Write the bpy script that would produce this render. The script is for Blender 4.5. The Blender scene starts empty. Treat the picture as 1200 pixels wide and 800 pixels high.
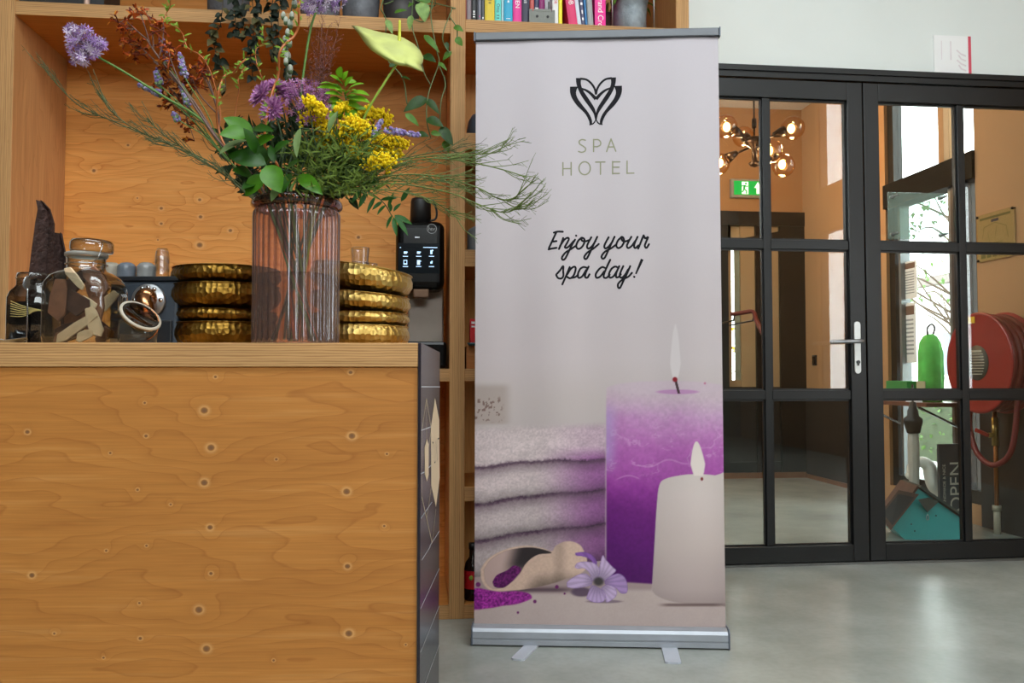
import bpy, math, random
import numpy as np
from mathutils import Vector, Matrix
random.seed(7); np.random.seed(7)
SC = bpy.context.scene
COL = SC.collection
PI = math.pi
# ---------------------------------------------------------------- camera, sky, exposure
FPX, YAW, PITCH, CAMH = 1000.0, math.radians(-6.3), math.radians(2.29), 0.90
cam_d = bpy.data.cameras.new('camera'); cam_d.sensor_width = 36.0; cam_d.lens = 30.0
cam_d.clip_start = 0.05; cam_d.clip_end = 200
cam = bpy.data.objects.new('camera', cam_d); COL.objects.link(cam)
cam.location = (0, 0, CAMH); cam.rotation_euler = (PI/2 + PITCH, 0, YAW)
SC.camera = cam
SKY = 11.0
w = bpy.data.worlds.new('overcast_sky'); SC.world = w; w.use_nodes = True
_b = w.node_tree.nodes['Background']; _b.inputs[0].default_value = (0.98, 0.985, 1.0, 1); _b.inputs[1].default_value = SKY
SC.view_settings.view_transform = 'Standard'; SC.view_settings.look = 'None'
SC.view_settings.exposure = 0.10; SC.view_settings.gamma = 1.0; SC.view_settings.use_curve_mapping = False
SC.cycles.use_denoising = True
SC.cycles.max_bounces = 10; SC.cycles.transparent_max_bounces = 24
SC.cycles.diffuse_bounces = 5; SC.cycles.glossy_bounces = 5; SC.cycles.caustics_reflective = False; SC.cycles.caustics_refractive = False
SC.cycles.sample_clamp_indirect = 6.0
def portal(name, loc, rot, sx, sy):
    l = bpy.data.lights.new(name, 'AREA'); l.shape = 'RECTANGLE'; l.size = sx; l.size_y = sy
    l.cycles.is_portal = True
    o = bpy.data.objects.new(name, l); COL.objects.link(o); o.location = loc; o.rotation_euler = rot
    return o
# daylight enters through the rear window band, the right-hand window band and the hall window
ROOM = dict(x0=-3.2, x1=4.7, y0=-4.2, yw=3.92, zc=4.4)
RW = dict(x0=-2.4, x1=3.4, z0=2.95, z1=4.2)      # rear wall window band
SW = dict(y0=-1.75, y1=-0.45, y2=0.78, y3=1.06, z0=0.7, z1=4.2, m0=2.6, m1=3.08)       # side wall window band
HW = dict(y0=4.80, y1=5.80, z0=0.12, z1=3.1)     # hall window
SL = dict(x0=-1.8, x1=3.0, y0=-0.4, y1=1.2)        # roof light
portal('daylight_roof', ((SL['x0']+SL['x1'])/2, (SL['y0']+SL['y1'])/2, ROOM['zc']+0.12), (0, 0, 0), SL['x1']-SL['x0'], SL['y1']-SL['y0'])
portal('daylight_rear', ((RW['x0']+RW['x1'])/2, ROOM['y0']-0.05, (RW['z0']+RW['z1'])/2), (PI/2, 0, 0), RW['x1']-RW['x0'], RW['z1']-RW['z0'])
for _a, _b2 in ((SW['z0'], SW['m0']), (SW['m1'], SW['z1'])):
    for _p, _q in ((SW['y0'], SW['y1']), (SW['y2'], SW['y3'])): portal('daylight_side', (ROOM['x1']+0.05, (_p+_q)/2, (_a+_b2)/2), (PI/2, 0, PI/2), _q-_p, _b2-_a)
portal('daylight_hall', (3.52, 5.3, 1.6), (PI/2, 0, PI/2), 1.0, 3.0)
portal('daylight_hall_added', (-0.06, 5.8, 2.4), (PI/2, 0, -PI/2), 2.4, 1.2)  # portal of the unseen left hall window added for extra daylight
# ---------------------------------------------------------------- measuring helpers (real distances)
def ray(px, py):
    r = (px-600)/FPX; u = (400-py)/FPX
    f = math.cos(PITCH)-u*math.sin(PITCH); z = u*math.cos(PITCH)+math.sin(PITCH)
    return Vector((r*math.cos(YAW)-f*math.sin(YAW), r*math.sin(YAW)+f*math.cos(YAW), z)), f
CAM = Vector((0, 0, CAMH))
def at(px, py, d):
    v, f = ray(px, py); return CAM + v*(d/f)
def at_y(px, py, Y):
    v, f = ray(px, py); return CAM + v*(Y/v.y)
def at_x(px, py, X):
    v, f = ray(px, py); return CAM + v*(X/v.x)
def at_pl(px, py, p0, n):
    v, f = ray(px, py); return CAM + v*((p0-CAM).dot(n)/v.dot(n))
CR = Vector((math.cos(YAW), math.sin(YAW), 0))     # horizontal axes of the view, used to lay out flower stems
CF = Vector((-math.sin(YAW), math.cos(YAW), 0))
UP = Vector((0, 0, 1))
# ---------------------------------------------------------------- mesh builder
def catmull(pts, n=6):
    pts = [Vector(p) for p in pts]
    if len(pts) < 3: 
        return [pts[0].lerp(pts[1], k/n) for k in range(n+1)]
    out = []
    P = [2*pts[0]-pts[1]] + pts + [2*pts[-1]-pts[-2]]
    for i in range(1, len(P)-2):
        a, b, c, d = P[i-1], P[i], P[i+1], P[i+2]
        for k in range(n):
            t = k/n
            out.append(0.5*((2*b)+(c-a)*t+(2*a-5*b+4*c-d)*t*t+(3*b-a-3*c+d)*t**3))
    out.append(pts[-1]); return out
class MB:
    def __init__(s): s.v = []; s.f = []; s.m = []; s.mi = 0
    def add(s, vs, fs):
        o = len(s.v); s.v.extend([tuple(p) for p in vs]); s.f.extend([tuple(i+o for i in f) for f in fs]); s.m.extend([s.mi]*len(fs)); return s
    def box(s, x0, x1, y0, y1, z0, z1, M=None):
        vs = [Vector((x, y, z)) for x in (x0, x1) for y in (y0, y1) for z in (z0, z1)]
        if M is not None: vs = [M @ p for p in vs]
        return s.add(vs, [(0,1,3,2),(4,6,7,5),(0,4,5,1),(2,3,7,6),(0,2,6,4),(1,5,7,3)])
    def bar(s, a, b, w, h, upv=UP):
        a = Vector(a); b = Vector(b); d = (b-a).normalized(); x = d.cross(upv).normalized(); y = x.cross(d)
        vs = [p + x*w*i/2 + y*h*j/2 for p in (a, b) for i in (-1, 1) for j in (-1, 1)]
        return s.add(vs, [(0,1,3,2),(4,6,7,5),(0,4,5,1),(2,3,7,6),(0,2,6,4),(1,5,7,3)])
    def tube(s, pts, r, n=8, caps=True):
        pts = [Vector(p) for p in pts]; L = len(pts)
        rr = r if isinstance(r, (list, tuple)) else [r]*L
        if len(rr) != L: rr = [rr[0]+(rr[-1]-rr[0])*k/(L-1) for k in range(L)]
        vs = []; fs = []; px = None
        for i, p in enumerate(pts):
            t = (pts[min(i+1, L-1)]-pts[max(i-1, 0)])
            if t.length < 1e-9: t = Vector((0, 0, 1))
            t.normalize()
            if px is None:
                px = t.orthogonal().normalized()
            else:
                px = px - t*px.dot(t)
                px = px.normalized() if px.length > 1e-6 else t.orthogonal().normalized()
            py = t.cross(px)
            for k in range(n):
                a = 2*PI*k/n; vs.append(p + (px*math.cos(a)+py*math.sin(a))*rr[i])
        for i in range(L-1):
            for k in range(n):
                fs.append((i*n+k, i*n+(k+1)%n, (i+1)*n+(k+1)%n, (i+1)*n+k))
        if caps: fs.append(tuple(range(n-1, -1, -1))); fs.append(tuple((L-1)*n+k for k in range(n)))
        return s.add(vs, fs)
    def lathe(s, prof, n=32, M=None, rf=None):
        vs = []; fs = []; L = len(prof)
        for j, (r, z) in enumerate(prof):
            for k in range(n):
                a = 2*PI*k/n; q = rf(a, r, z) if rf else r
                vs.append(Vector((q*math.cos(a), q*math.sin(a), z)))
        if M is not None: vs = [M @ p for p in vs]
        for j in range(L-1):
            for k in range(n):
                fs.append((j*n+k, j*n+(k+1)%n, (j+1)*n+(k+1)%n, (j+1)*n+k))
        if prof[0][0] > 1e-5: fs.append(tuple(range(n-1, -1, -1)))
        if prof[-1][0] > 1e-5: fs.append(tuple((L-1)*n+k for k in range(n)))
        return s.add(vs, fs)
    def shell(s, prof, n=32, M=None, rf=None):
        vs = []; fs = []; L = len(prof)
        for j, (r, z) in enumerate(prof):
            for k in range(n):
                a = 2*PI*k/n; q = rf(a, r, z) if rf else r
                vs.append(Vector((q*math.cos(a), q*math.sin(a), z)))
        if M is not None: vs = [M @ p for p in vs]
        for j in range(L-1):
            for k in range(n):
                fs.append((j*n+k, j*n+(k+1)%n, (j+1)*n+(k+1)%n, (j+1)*n+k))
        return s.add(vs, fs)
    def prism(s, poly, M, t):
        """poly (u,v) in the plane of M (local x,z), extruded t along local y"""
        n = len(poly); vs = [M @ Vector((u, 0, v)) for u, v in poly] + [M @ Vector((u, t, v)) for u, v in poly]
        fs = [tuple(range(n)), tuple(range(2*n-1, n-1, -1))] + [(k, k+n, (k+1)%n+n, (k+1)%n) for k in range(n)]
        return s.add(vs, fs)
    def ball(s, c, r, n=6, m=4, sc=(1, 1, 1)):
        c = Vector(c); vs = [c+Vector((0, 0, r*sc[2]))]; fs = []
        for j in range(1, m):
            b = PI*j/m
            for k in range(n):
                a = 2*PI*k/n; vs.append(c+Vector((r*sc[0]*math.sin(b)*math.cos(a), r*sc[1]*math.sin(b)*math.sin(a), r*sc[2]*math.cos(b))))
        vs.append(c-Vector((0, 0, r*sc[2])))
        for k in range(n): fs.append((0, 1+k, 1+(k+1)%n))
        for j in range(m-2):
            for k in range(n): fs.append((1+j*n+k, 1+(j+1)*n+k, 1+(j+1)*n+(k+1)%n, 1+j*n+(k+1)%n))
        e = len(vs)-1; o = 1+(m-2)*n
        for k in range(n): fs.append((o+(k+1)%n, o+k, e))
        return s.add(vs, fs)
    def leaf(s, a, b, wid, nrm, bend=0.15, fold=0.25, n=7, peak=0.42):
        """curved pointed blade from a to b"""
        a = Vector(a); b = Vector(b); d = b-a; L = d.length; t = d.normalized()
        nrm = Vector(nrm); sd = t.cross(nrm)
        if sd.length < 1e-4: sd = t.orthogonal()
        sd.normalize(); nn = sd.cross(t)
        vs = []; fs = []
        for i in range(n+1):
            u = i/n; q = u**(math.log(0.5)/math.log(peak)); hw = wid/2*math.sin(PI*min(max(q, 0.0), 1.0))**0.8 if 0 < i < n else wid*0.015
            c = a + t*L*u + nn*(bend*L*(u*(1-u)*4*0.5))
            vs += [c - sd*hw + nn*hw*fold, c, c + sd*hw + nn*hw*fold]
        for i in range(n):
            o = i*3; fs += [(o, o+1, o+4, o+3), (o+1, o+2, o+5, o+4)]
        return s.add(vs, fs)
    def ribbon(s, pts, wid, nrm, closed=False):
        pts = [Vector(p) for p in pts]; L = len(pts); vs = []; fs = []
        for i, p in enumerate(pts):
            if closed: t = pts[(i+1) % L]-pts[i-1]
            else: t = pts[min(i+1, L-1)]-pts[max(i-1, 0)]
            if t.length < 1e-9: t = Vector((1, 0, 0))
            sd = t.normalized().cross(nrm).normalized(); ww = wid[i] if isinstance(wid, list) else wid
            vs += [p-sd*ww/2, p+sd*ww/2]
        for i in range(L if closed else L-1):
            j = (i+1) % L; fs.append((2*i, 2*i+1, 2*j+1, 2*j))
        return s.add(vs, fs)
    def disc(s, c, r, nrm, n=12):
        nrm = Vector(nrm).normalized(); x = nrm.orthogonal().normalized(); y = nrm.cross(x); c = Vector(c)
        return s.add([c+(x*math.cos(2*PI*k/n)+y*math.sin(2*PI*k/n))*r for k in range(n)], [tuple(range(n))])
    def build(s, name, mat, parent=None, smooth=False, world=True, bevel=0, seg=2):
        vs = s.v
        if parent is not None and world:
            Mi = PM[parent.name]; vs = [tuple(Mi @ Vector(p)) for p in vs]
        me = bpy.data.meshes.new(name); me.from_pydata(vs, [], s.f)
        for m in (mat if isinstance(mat, (list, tuple)) else [mat]): me.materials.append(m)
        if len(me.materials) > 1: me.polygons.foreach_set('material_index', s.m)
        if smooth: me.polygons.foreach_set('use_smooth', [True]*len(me.polygons))
        me.update()
        o = bpy.data.objects.new(name, me); COL.objects.link(o)
        if name in SMALL: o['kind'] = 'stuff'
        if parent is not None: o.parent = parent; PM[o.name] = PM[parent.name] 
        else: PM[o.name] = Matrix.Identity(4)
        if bevel:
            bm = o.modifiers.new('b', 'BEVEL'); bm.width = bevel; bm.segments = seg; bm.limit_method = 'ANGLE'; bm.angle_limit = 0.6
        if smooth == 'auto':
            pass
        return o
SMALL = {'florets', 'petals', 'claw_flowers', 'side_twigs', 'buds', 'calyxes', 'narrow_leaves', 'foliage', 'leaves', 'flower_stalks', 'twigs', 'branchlets', 'seeds', 'stalks'}   # pieces too small to pick apart
PM = {}   # object name -> world-to-local matrix, so that parts may be given in world coordinates
def thing(name, label, cat, loc=(0, 0, 0), rz=0, group=None):
    o = bpy.data.objects.new(name, None); COL.objects.link(o); o.empty_display_size = 0.05
    o.location = loc; o.rotation_euler = (0, 0, rz)
    PM[o.name] = (Matrix.Translation(Vector(loc)) @ Matrix.Rotation(rz, 4, 'Z')).inverted()
    return tag(o, label, cat, group)
def tag(o, label, cat, group=None, kind=None):
    o['label'] = label; o['category'] = cat
    if group: o['group'] = group
    if kind: o['kind'] = kind
    return o
def structure(o): o['kind'] = 'structure'; return o
def dup(root, loc=None, rz=None, label=None):
    r = root.copy(); COL.objects.link(r)
    if loc is not None: r.location = loc
    if rz is not None: r.rotation_euler[2] = rz
    if label: r['label'] = label
    for ch in root.children:
        c = ch.copy(); COL.objects.link(c); c.parent = r
        for g in ch.children:
            d = g.copy(); COL.objects.link(d); d.parent = c
    return r
# ---------------------------------------------------------------- materials
def lin(c):
    c = c/255.0
    return c/12.92 if c <= 0.04045 else ((c+0.055)/1.055)**2.4
def rgb(t): return (lin(t[0]), lin(t[1]), lin(t[2]), 1)
MC = {}
class NT:
    def __init__(s, name):
        s.m = bpy.data.materials.new(name); s.m.use_nodes = True; s.t = s.m.node_tree; s.n = s.t.nodes
        s.b = s.n.get('Principled BSDF'); s.out = s.n.get('Material Output')
    def new(s, ty, **k):
        n = s.n.new(ty)
        for a, v in k.items(): setattr(n, a, v)
        return n
    def link(s, a, b): s.t.links.new(a, b)
    def math(s, op, a, b=None, c=None):
        n = s.new('ShaderNodeMath', operation=op)
        for i, x in enumerate((a, b, c)):
            if x is None: continue
            if isinstance(x, (int, float)): n.inputs[i].default_value = x
            else: s.link(x, n.inputs[i])
        return n.outputs[0]
    def mix(s, fac, a, b, mode='MIX'):
        n = s.new('ShaderNodeMix', data_type='RGBA', blend_type=mode)
        for i, x in ((0, fac), (6, a), (7, b)):
            if isinstance(x, (int, float)): n.inputs[i].default_value = x
            elif isinstance(x, tuple): n.inputs[i].default_value = x
            else: s.link(x, n.inputs[i])
        return n.outputs[2]
    def ramp(s, fac, stops):
        n = s.new('ShaderNodeValToRGB'); e = n.color_ramp.elements
        while len(e) < len(stops): e.new(0.5)
        for k, (p, c) in enumerate(stops): e[k].position = p; e[k].color = c if isinstance(c, tuple) else (c, c, c, 1)
        s.link(fac, n.inputs[0]); return n.outputs[0]
    def noise(s, vec, scale, detail=2, rough=0.5):
        n = s.new('ShaderNodeTexNoise'); n.inputs['Scale'].default_value = scale; n.inputs['Detail'].default_value = detail; n.inputs['Roughness'].default_value = rough
        s.link(vec, n.inputs['Vector']); return n.outputs[0]
    def obj(s): return s.new('ShaderNodeTexCoord').outputs['Object']
    def scale(s, vec, sc):
        n = s.new('ShaderNodeVectorMath', operation='MULTIPLY'); s.link(vec, n.inputs[0]); n.inputs[1].default_value = sc; return n.outputs[0]
    def bump(s, h, strength, dist=0.01):
        n = s.new('ShaderNodeBump'); n.inputs['Strength'].default_value = strength; n.inputs['Distance'].default_value = dist
        s.link(h, n.inputs['Height']); s.link(n.outputs[0], s.b.inputs['Normal'])
def pm(name, c, rough=0.5, metal=0.0, var=0.10, scale=18, bump=0.0, spec=0.5, coat=0.0, emit=0.0, sss=0.0, c2=None):
    if name in MC: return MC[name]
    k = NT(name); base = rgb(c)
    co = k.obj(); nz = k.noise(co, scale, 3)
    if c2: col = k.mix(k.ramp(nz, [(0.38, 0.0), (0.62, 1.0)]), base, rgb(c2))
    else:
        f = k.ramp(nz, [(0.3, 1-var), (0.7, 1+var*0.0)]); col = k.mix(1.0, base, f, 'MULTIPLY')
    k.link(col, k.b.inputs['Base Color'])
    k.b.inputs['Roughness'].default_value = rough; k.b.inputs['Metallic'].default_value = metal
    k.b.inputs['Specular IOR Level'].default_value = spec; k.b.inputs['Coat Weight'].default_value = coat
    if emit: k.link(col, k.b.inputs['Emission Color']); k.b.inputs['Emission Strength'].default_value = emit
    if sss: k.b.inputs['Subsurface Weight'].default_value = sss; k.b.inputs['Subsurface Radius'].default_value = (0.01, 0.008, 0.005)
    if bump: k.bump(k.noise(co, scale*4, 3), bump)
    MC[name] = k.m; return k.m
def leafm(name, c, rough=0.4, trans=0.3, var=0.35, scale=60):
    """leaf: diffuse plus some light through"""
    if name in MC: return MC[name]
    k = NT(name); base = rgb(c); co = k.obj(); f = k.ramp(k.noise(co, scale, 2), [(0.3, 1-var), (0.7, 1.0)])
    col = k.mix(1.0, base, f, 'MULTIPLY'); k.link(col, k.b.inputs['Base Color']); k.b.inputs['Roughness'].default_value = rough; k.b.inputs['Specular IOR Level'].default_value = 0.28
    tr = k.new('ShaderNodeBsdfTranslucent'); k.link(col, tr.inputs[0]); mx = k.new('ShaderNodeMixShader'); mx.inputs[0].default_value = trans
    k.link(k.b.outputs[0], mx.inputs[1]); k.link(tr.outputs[0], mx.inputs[2]); k.link(mx.outputs[0], k.out.inputs[0])
    MC[name] = k.m; return k.m
def glassm(name, tint=(250, 252, 252), edge=None, refl=1.0, ior=1.45, rough=0.0, haze=0.0, hazec=(230, 235, 235), epow=1.0):
    """thin pane: clear through, fresnel mirror, darker tint towards its edges"""
    if name in MC: return MC[name]
    k = NT(name); k.n.remove(k.b)
    tr = k.new('ShaderNodeBsdfTransparent')
    if edge:
        lw = k.new('ShaderNodeLayerWeight'); lw.inputs[0].default_value = 0.5
        k.link(k.mix(k.math('POWER', lw.outputs['Facing'], epow), rgb(tint), rgb(edge)), tr.inputs[0])
    else: tr.inputs[0].default_value = rgb(tint)
    gl = k.new('ShaderNodeBsdfGlossy'); gl.inputs['Roughness'].default_value = rough
    f0 = ((ior-1)/(ior+1))**2; lf = k.new('ShaderNodeLayerWeight'); lf.inputs[0].default_value = 0.5
    sch = k.math('MULTIPLY_ADD', k.math('POWER', lf.outputs['Facing'], 5.0), 1-f0, f0)
    fac = k.math('MINIMUM', k.math('MULTIPLY', sch, refl), 1.0)
    mx = k.new('ShaderNodeMixShader'); k.link(fac, mx.inputs[0]); k.link(tr.outputs[0], mx.inputs[1]); k.link(gl.outputs[0], mx.inputs[2])
    last = mx.outputs[0]
    if haze:
        df = k.new('ShaderNodeBsdfDiffuse'); df.inputs[0].default_value = rgb(hazec); m2 = k.new('ShaderNodeMixShader'); m2.inputs[0].default_value = haze
        k.link(last, m2.inputs[1]); k.link(df.outputs[0], m2.inputs[2]); last = m2.outputs[0]
    k.link(last, k.out.inputs[0]); MC[name] = k.m; return k.m
AX = {'x': 0, 'y': 1, 'z': 2}
def ply(name, grain='x', cross='z', light=(206, 152, 92), dark=(172, 112, 56), knots=None, freq=9.0, rough=0.55, off=(0, 0, 0), seed=0.0, lines=0.40):
    """rotary-cut plywood face: wavy year-ring bands along the grain, knots with a pale halo"""
    if name in MC: return MC[name]
    k = NT(name); co = k.obj()
    sp = k.new('ShaderNodeSeparateXYZ'); k.link(co, sp.inputs[0]); g = sp.outputs[AX[grain]]; c = sp.outputs[AX[cross]]
    o3 = [a for a in 'xyz' if a not in (grain, cross)][0]; t = sp.outputs[AX[o3]]
    cb = k.new('ShaderNodeCombineXYZ'); k.link(k.math('MULTIPLY', g, 1.3), cb.inputs[0]); k.link(k.math('MULTIPLY', c, 5.0), cb.inputs[1]); cb.inputs[2].default_value = seed
    n1 = k.noise(cb.outputs[0], 1.6, 2.5, 0.45)
    cb2 = k.new('ShaderNodeCombineXYZ'); k.link(k.math('MULTIPLY', g, 7.0), cb2.inputs[0]); k.link(k.math('MULTIPLY', c, 260.0), cb2.inputs[1]); k.link(t, cb2.inputs[2])
    fib = k.noise(cb2.outputs[0], 1.0, 2)
    phase = k.math('MULTIPLY_ADD', n1, 2.6, k.math('MULTIPLY', c, freq*0.55))
    dmin = None
    if knots:
        cg = k.new('ShaderNodeCombineXYZ'); k.link(g, cg.inputs[0]); k.link(k.math('MULTIPLY', c, 1.15), cg.inputs[1])
        for (kx, kz, kr) in knots:
            dn = k.new('ShaderNodeVectorMath', operation='DISTANCE'); k.link(cg.outputs[0], dn.inputs[0]); dn.inputs[1].default_value = (kx, kz*1.15, 0)
            q = k.math('MULTIPLY', dn.outputs['Value'], 1.0/kr); dmin = q if dmin is None else k.math('MINIMUM', dmin, q)
        infl = k.math('POWER', 2.7, k.math('MULTIPLY', k.math('MULTIPLY', dmin, dmin), -0.035))
        phase = k.math('MULTIPLY_ADD', infl, 0.30, phase)
    saw = k.math('FRACT', k.math('MULTIPLY', phase, 3.6))
    band = k.ramp(saw, [(0.0, 0.10), (0.6, 0.22), (0.90, 0.50), (0.955, 1.0), (0.985, 0.45), (1.0, 0.10)])
    cb3 = k.new('ShaderNodeCombineXYZ'); k.link(k.math('MULTIPLY', g, 2.2), cb3.inputs[0]); k.link(k.math('MULTIPLY', c, 46.0), cb3.inputs[1]); cb3.inputs[2].default_value = seed+4
    strk = k.noise(cb3.outputs[0], 1.0, 3, 0.6)
    col = k.mix(k.math('MULTIPLY', band, lines), rgb(light), rgb(dark))
    col = k.mix(k.ramp(strk, [(0.40, 0.0), (0.75, 0.30)]), col, rgb(dark)); col = k.mix(k.ramp(strk, [(0.25, 0.16), (0.45, 0.0)]), col, rgb((232, 190, 132)))
    col = k.mix(1.0, col, k.ramp(fib, [(0.25, 0.86), (0.7, 1.04)]), 'MULTIPLY')
    big = k.noise(cb.outputs[0], 0.7, 1); col = k.mix(1.0, col, k.ramp(big, [(0.3, (0.90, 0.87, 0.83, 1)), (0.7, (1.05, 1.05, 1.05, 1))]), 'MULTIPLY')
    if dmin is not None:
        halo = k.ramp(k.math('MULTIPLY', dmin, 0.25), [(0.22, 0.0), (0.32, 0.6), (0.46, 0.2), (0.6, 0.0)])
        col = k.mix(k.math('MULTIPLY', halo, 0.7), col, rgb((224, 176, 116)))
        spot = k.ramp(k.math('MULTIPLY', dmin, 0.25), [(0.0, 0.95), (0.13, 0.8), (0.22, 0.55), (0.27, 0.0)])
        col = k.mix(spot, col, rgb((112, 80, 56)))
    k.link(col, k.b.inputs['Base Color']); k.b.inputs['Roughness'].default_value = rough; k.b.inputs['Specular IOR Level'].default_value = 0.3
    k.bump(fib, 0.08, 0.002); MC[name] = k.m; return k.m
def ply_edge(name, axis, c1=(196, 150, 98), c2=(140, 96, 54), per=0.0055, long_='x'):
    """plywood edge: thin light and dark plies"""
    if name in MC: return MC[name]
    k = NT(name); co = k.obj(); sp = k.new('ShaderNodeSeparateXYZ'); k.link(co, sp.inputs[0])
    sc = [6.0, 6.0, 6.0]; sc[AX[axis]] = 1.0/per*0.55; nz = k.noise(k.scale(co, tuple(sc)), 1.0, 2, 0.6)
    wv = k.math('FRACT', k.math('MULTIPLY_ADD', nz, 1.5, k.math('MULTIPLY', sp.outputs[AX[axis]], 1.0/per)))
    f = k.ramp(wv, [(0.0, 0.0), (0.45, 0.12), (0.62, 0.7), (0.85, 0.5), (1.0, 0.0)])
    col = k.mix(f, rgb(c1), rgb(c2))
    sc2 = [2.0]*3; sc2[AX[axis]] = 90.0
    col = k.mix(1.0, col, k.ramp(k.noise(k.scale(co, tuple(sc2)), 1.0, 3), [(0.3, 0.82), (0.65, 1.05)]), 'MULTIPLY')
    sc3 = [9.0]*3; sc3[AX[axis]] = 60.0
    vo = k.ramp(k.noise(k.scale(co, tuple(sc3)), 1.0, 1), [(0.20, 1.0), (0.24, 0.0)])
    col = k.mix(vo, col, rgb((96, 62, 34)))
    k.link(col, k.b.inputs['Base Color']); k.b.inputs['Roughness'].default_value = 0.6; k.b.inputs['Specular IOR Level'].default_value = 0.3
    MC[name] = k.m; return k.m
def board(name, x0, x1, y0, y1, z0, z1, thick, face, edge, parent=None, world=True):
    """one sheet: the two broad faces carry the veneer, the four narrow ones the plies"""
    b = MB(); fm = {'x': (0, 1), 'y': (2, 3), 'z': (4, 5)}[thick]
    b.box(x0, x1, y0, y1, z0, z1)
    # box faces: -x +x -y +y -z +z
    b.m = [0 if i in fm else 1 for i in range(6)]
    return b.build(name, [face, edge], parent, world=world, bevel=0.0012, seg=1)
# ================================================================ THE SETTING
def concrete(name, c1, c2, rough):
    k = NT(name); co = k.obj()
    a = k.noise(co, 1.6, 5, 0.55); b = k.noise(co, 5, 3, 0.5); f = k.math('ADD', k.math('MULTIPLY', a, 0.7), k.math('MULTIPLY', b, 0.3))
    col = k.mix(k.ramp(f, [(0.28, 0.0), (0.72, 1.0)]), rgb(c1), rgb(c2))
    sp = k.ramp(k.noise(co, 45, 4), [(0.3, 0.93), (0.6, 1.0)]); col = k.mix(1.0, col, sp, 'MULTIPLY')
    k.link(col, k.b.inputs['Base Color'])
    k.b.inputs['Roughness'].default_value = rough
    return k.m
m_floor = concrete('polished_concrete', (130, 134, 128), (174, 177, 170), 0.26)
m_white = pm('white_plaster', (236, 240, 237), 0.85, var=0.03, scale=3, bump=0.05)
m_ceil = pm('ceiling_paint', (214, 212, 206), 0.9, var=0.04, scale=2)
m_beige = pm('tan_plaster', (172, 130, 90), 0.85, var=0.05, scale=2.5, bump=0.05)
m_wains = pm('charcoal_panel_paint', (30, 27, 26), 0.5, var=0.12, scale=4)
m_black = pm('black_steel_paint', (10, 11, 12), 0.36, var=0.08, scale=6, spec=0.48)
m_pane = glassm('door_glass', (244, 248, 246), refl=1.0, ior=1.5)
m_ext = glassm('window_glass', (246, 250, 250), refl=1.0)
m_warmwall = pm('dark_ochre_wall', (92, 78, 64), 0.85, var=0.06, scale=2)
R = ROOM
structure(MB().box(-3.4, 5.0, -4.4, 7.6, -0.08, 0).build('floor', m_floor))
b = MB()
for (_p, _q, _u, _v) in ((-3.4, 4.9, -4.4, SL['y0']), (-3.4, 4.9, SL['y1'], 4.02), (-3.4, SL['x0'], SL['y0'], SL['y1']), (SL['x1'], 4.9, SL['y0'], SL['y1'])): b.box(_p, _q, _u, _v, R['zc'], R['zc']+0.1)
structure(b.build('ceiling', m_ceil))
DX0, DX1, DZ = 1.06, 3.262, 2.372
b = MB(); b.box(-3.2, DX0, 3.92, 4.02, 0, R['zc']); b.box(DX0, DX1, 3.92, 4.02, DZ, R['zc']); b.box(DX1, 4.9, 3.92, 4.02, 0, R['zc'])
structure(b.build('wall_back', m_white))
structure(MB().box(-3.4, -3.2, -4.4, 4.02, 0, R['zc']).build('wall_left', m_warmwall))
b = MB(); x0, x1 = R['x1'], R['x1']+0.15
b.box(x0, x1, -4.4, 3.92, 0, SW['z0']); b.box(x0, x1, -4.4, 3.92, SW['z1'], R['zc']); b.box(x0, x1, -4.4, SW['y0'], SW['z0'], SW['z1']); b.box(x0, x1, SW['y1'], SW['y2'], SW['z0'], SW['z1']); b.box(x0, x1, SW['y3'], 3.92, SW['z0'], SW['z1'])
for _p, _q in ((SW['y0'], SW['y1']), (SW['y2'], SW['y3'])): b.box(x0, x1, _p, _q, SW['m0'], SW['m1'])
structure(b.build('wall_right', m_beige))
b = MB(); y0, y1 = R['y0']-0.15, R['y0']
b.box(-3.2, 4.7, y0, y1, 0, RW['z0']); b.box(-3.2, 4.7, y0, y1, RW['z1'], R['zc']); b.box(-3.2, RW['x0'], y0, y1, RW['z0'], RW['z1']); b.box(RW['x1'], 4.7, y0, y1, RW['z0'], RW['z1'])
structure(b.build('wall_rear', m_warmwall))
def window_grid(name, a, bb, z0, z1, nv, hz, axis, pos, glass=True, t=0.07, w=0.06):
    """black-framed window, frame + panes, in the plane axis=pos"""
    f = MB()
    def bx(u0, u1, zz0, zz1, dt=0.0):
        if axis == 'x': f.box(pos-t/2+dt, pos+t/2-dt, u0, u1, zz0, zz1)
        else: f.box(u0, u1, pos-t/2+dt, pos+t/2-dt, zz0, zz1)
    bx(a, bb, z0, z0+w); bx(a, bb, z1-w, z1); bx(a, a+w, z0+w, z1-w); bx(bb-w, bb, z0+w, z1-w)
    us = [a+w+(bb-a-2*w)*k/nv for k in range(nv+1)]; zs = [z0+w]+hz+[z1-w]
    for u in us[1:-1]: bx(u-w/2, u+w/2, z0+w, z1-w)
    for z in hz: bx(a+w, bb-w, z-w/2, z+w/2, 0.004)
    o = structure(f.build(name, m_black))
    if glass:
        for i in range(nv):
            for j in range(len(zs)-1):
                p = MB(); u0, u1 = us[i], us[i+1]
                if axis == 'x': p.box(pos-0.003, pos+0.003, u0, u1, zs[j], zs[j+1])
                else: p.box(u0, u1, pos-0.003, pos+0.003, zs[j], zs[j+1])
                p.build('pane', m_ext, o)
    return o
b = MB()
for _k in range(5): _x = SL['x0']+(SL['x1']-SL['x0'])*_k/4; b.box(_x-0.03, _x+0.03, SL['y0'], SL['y1'], R['zc']+0.02, R['zc']+0.09)
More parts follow.
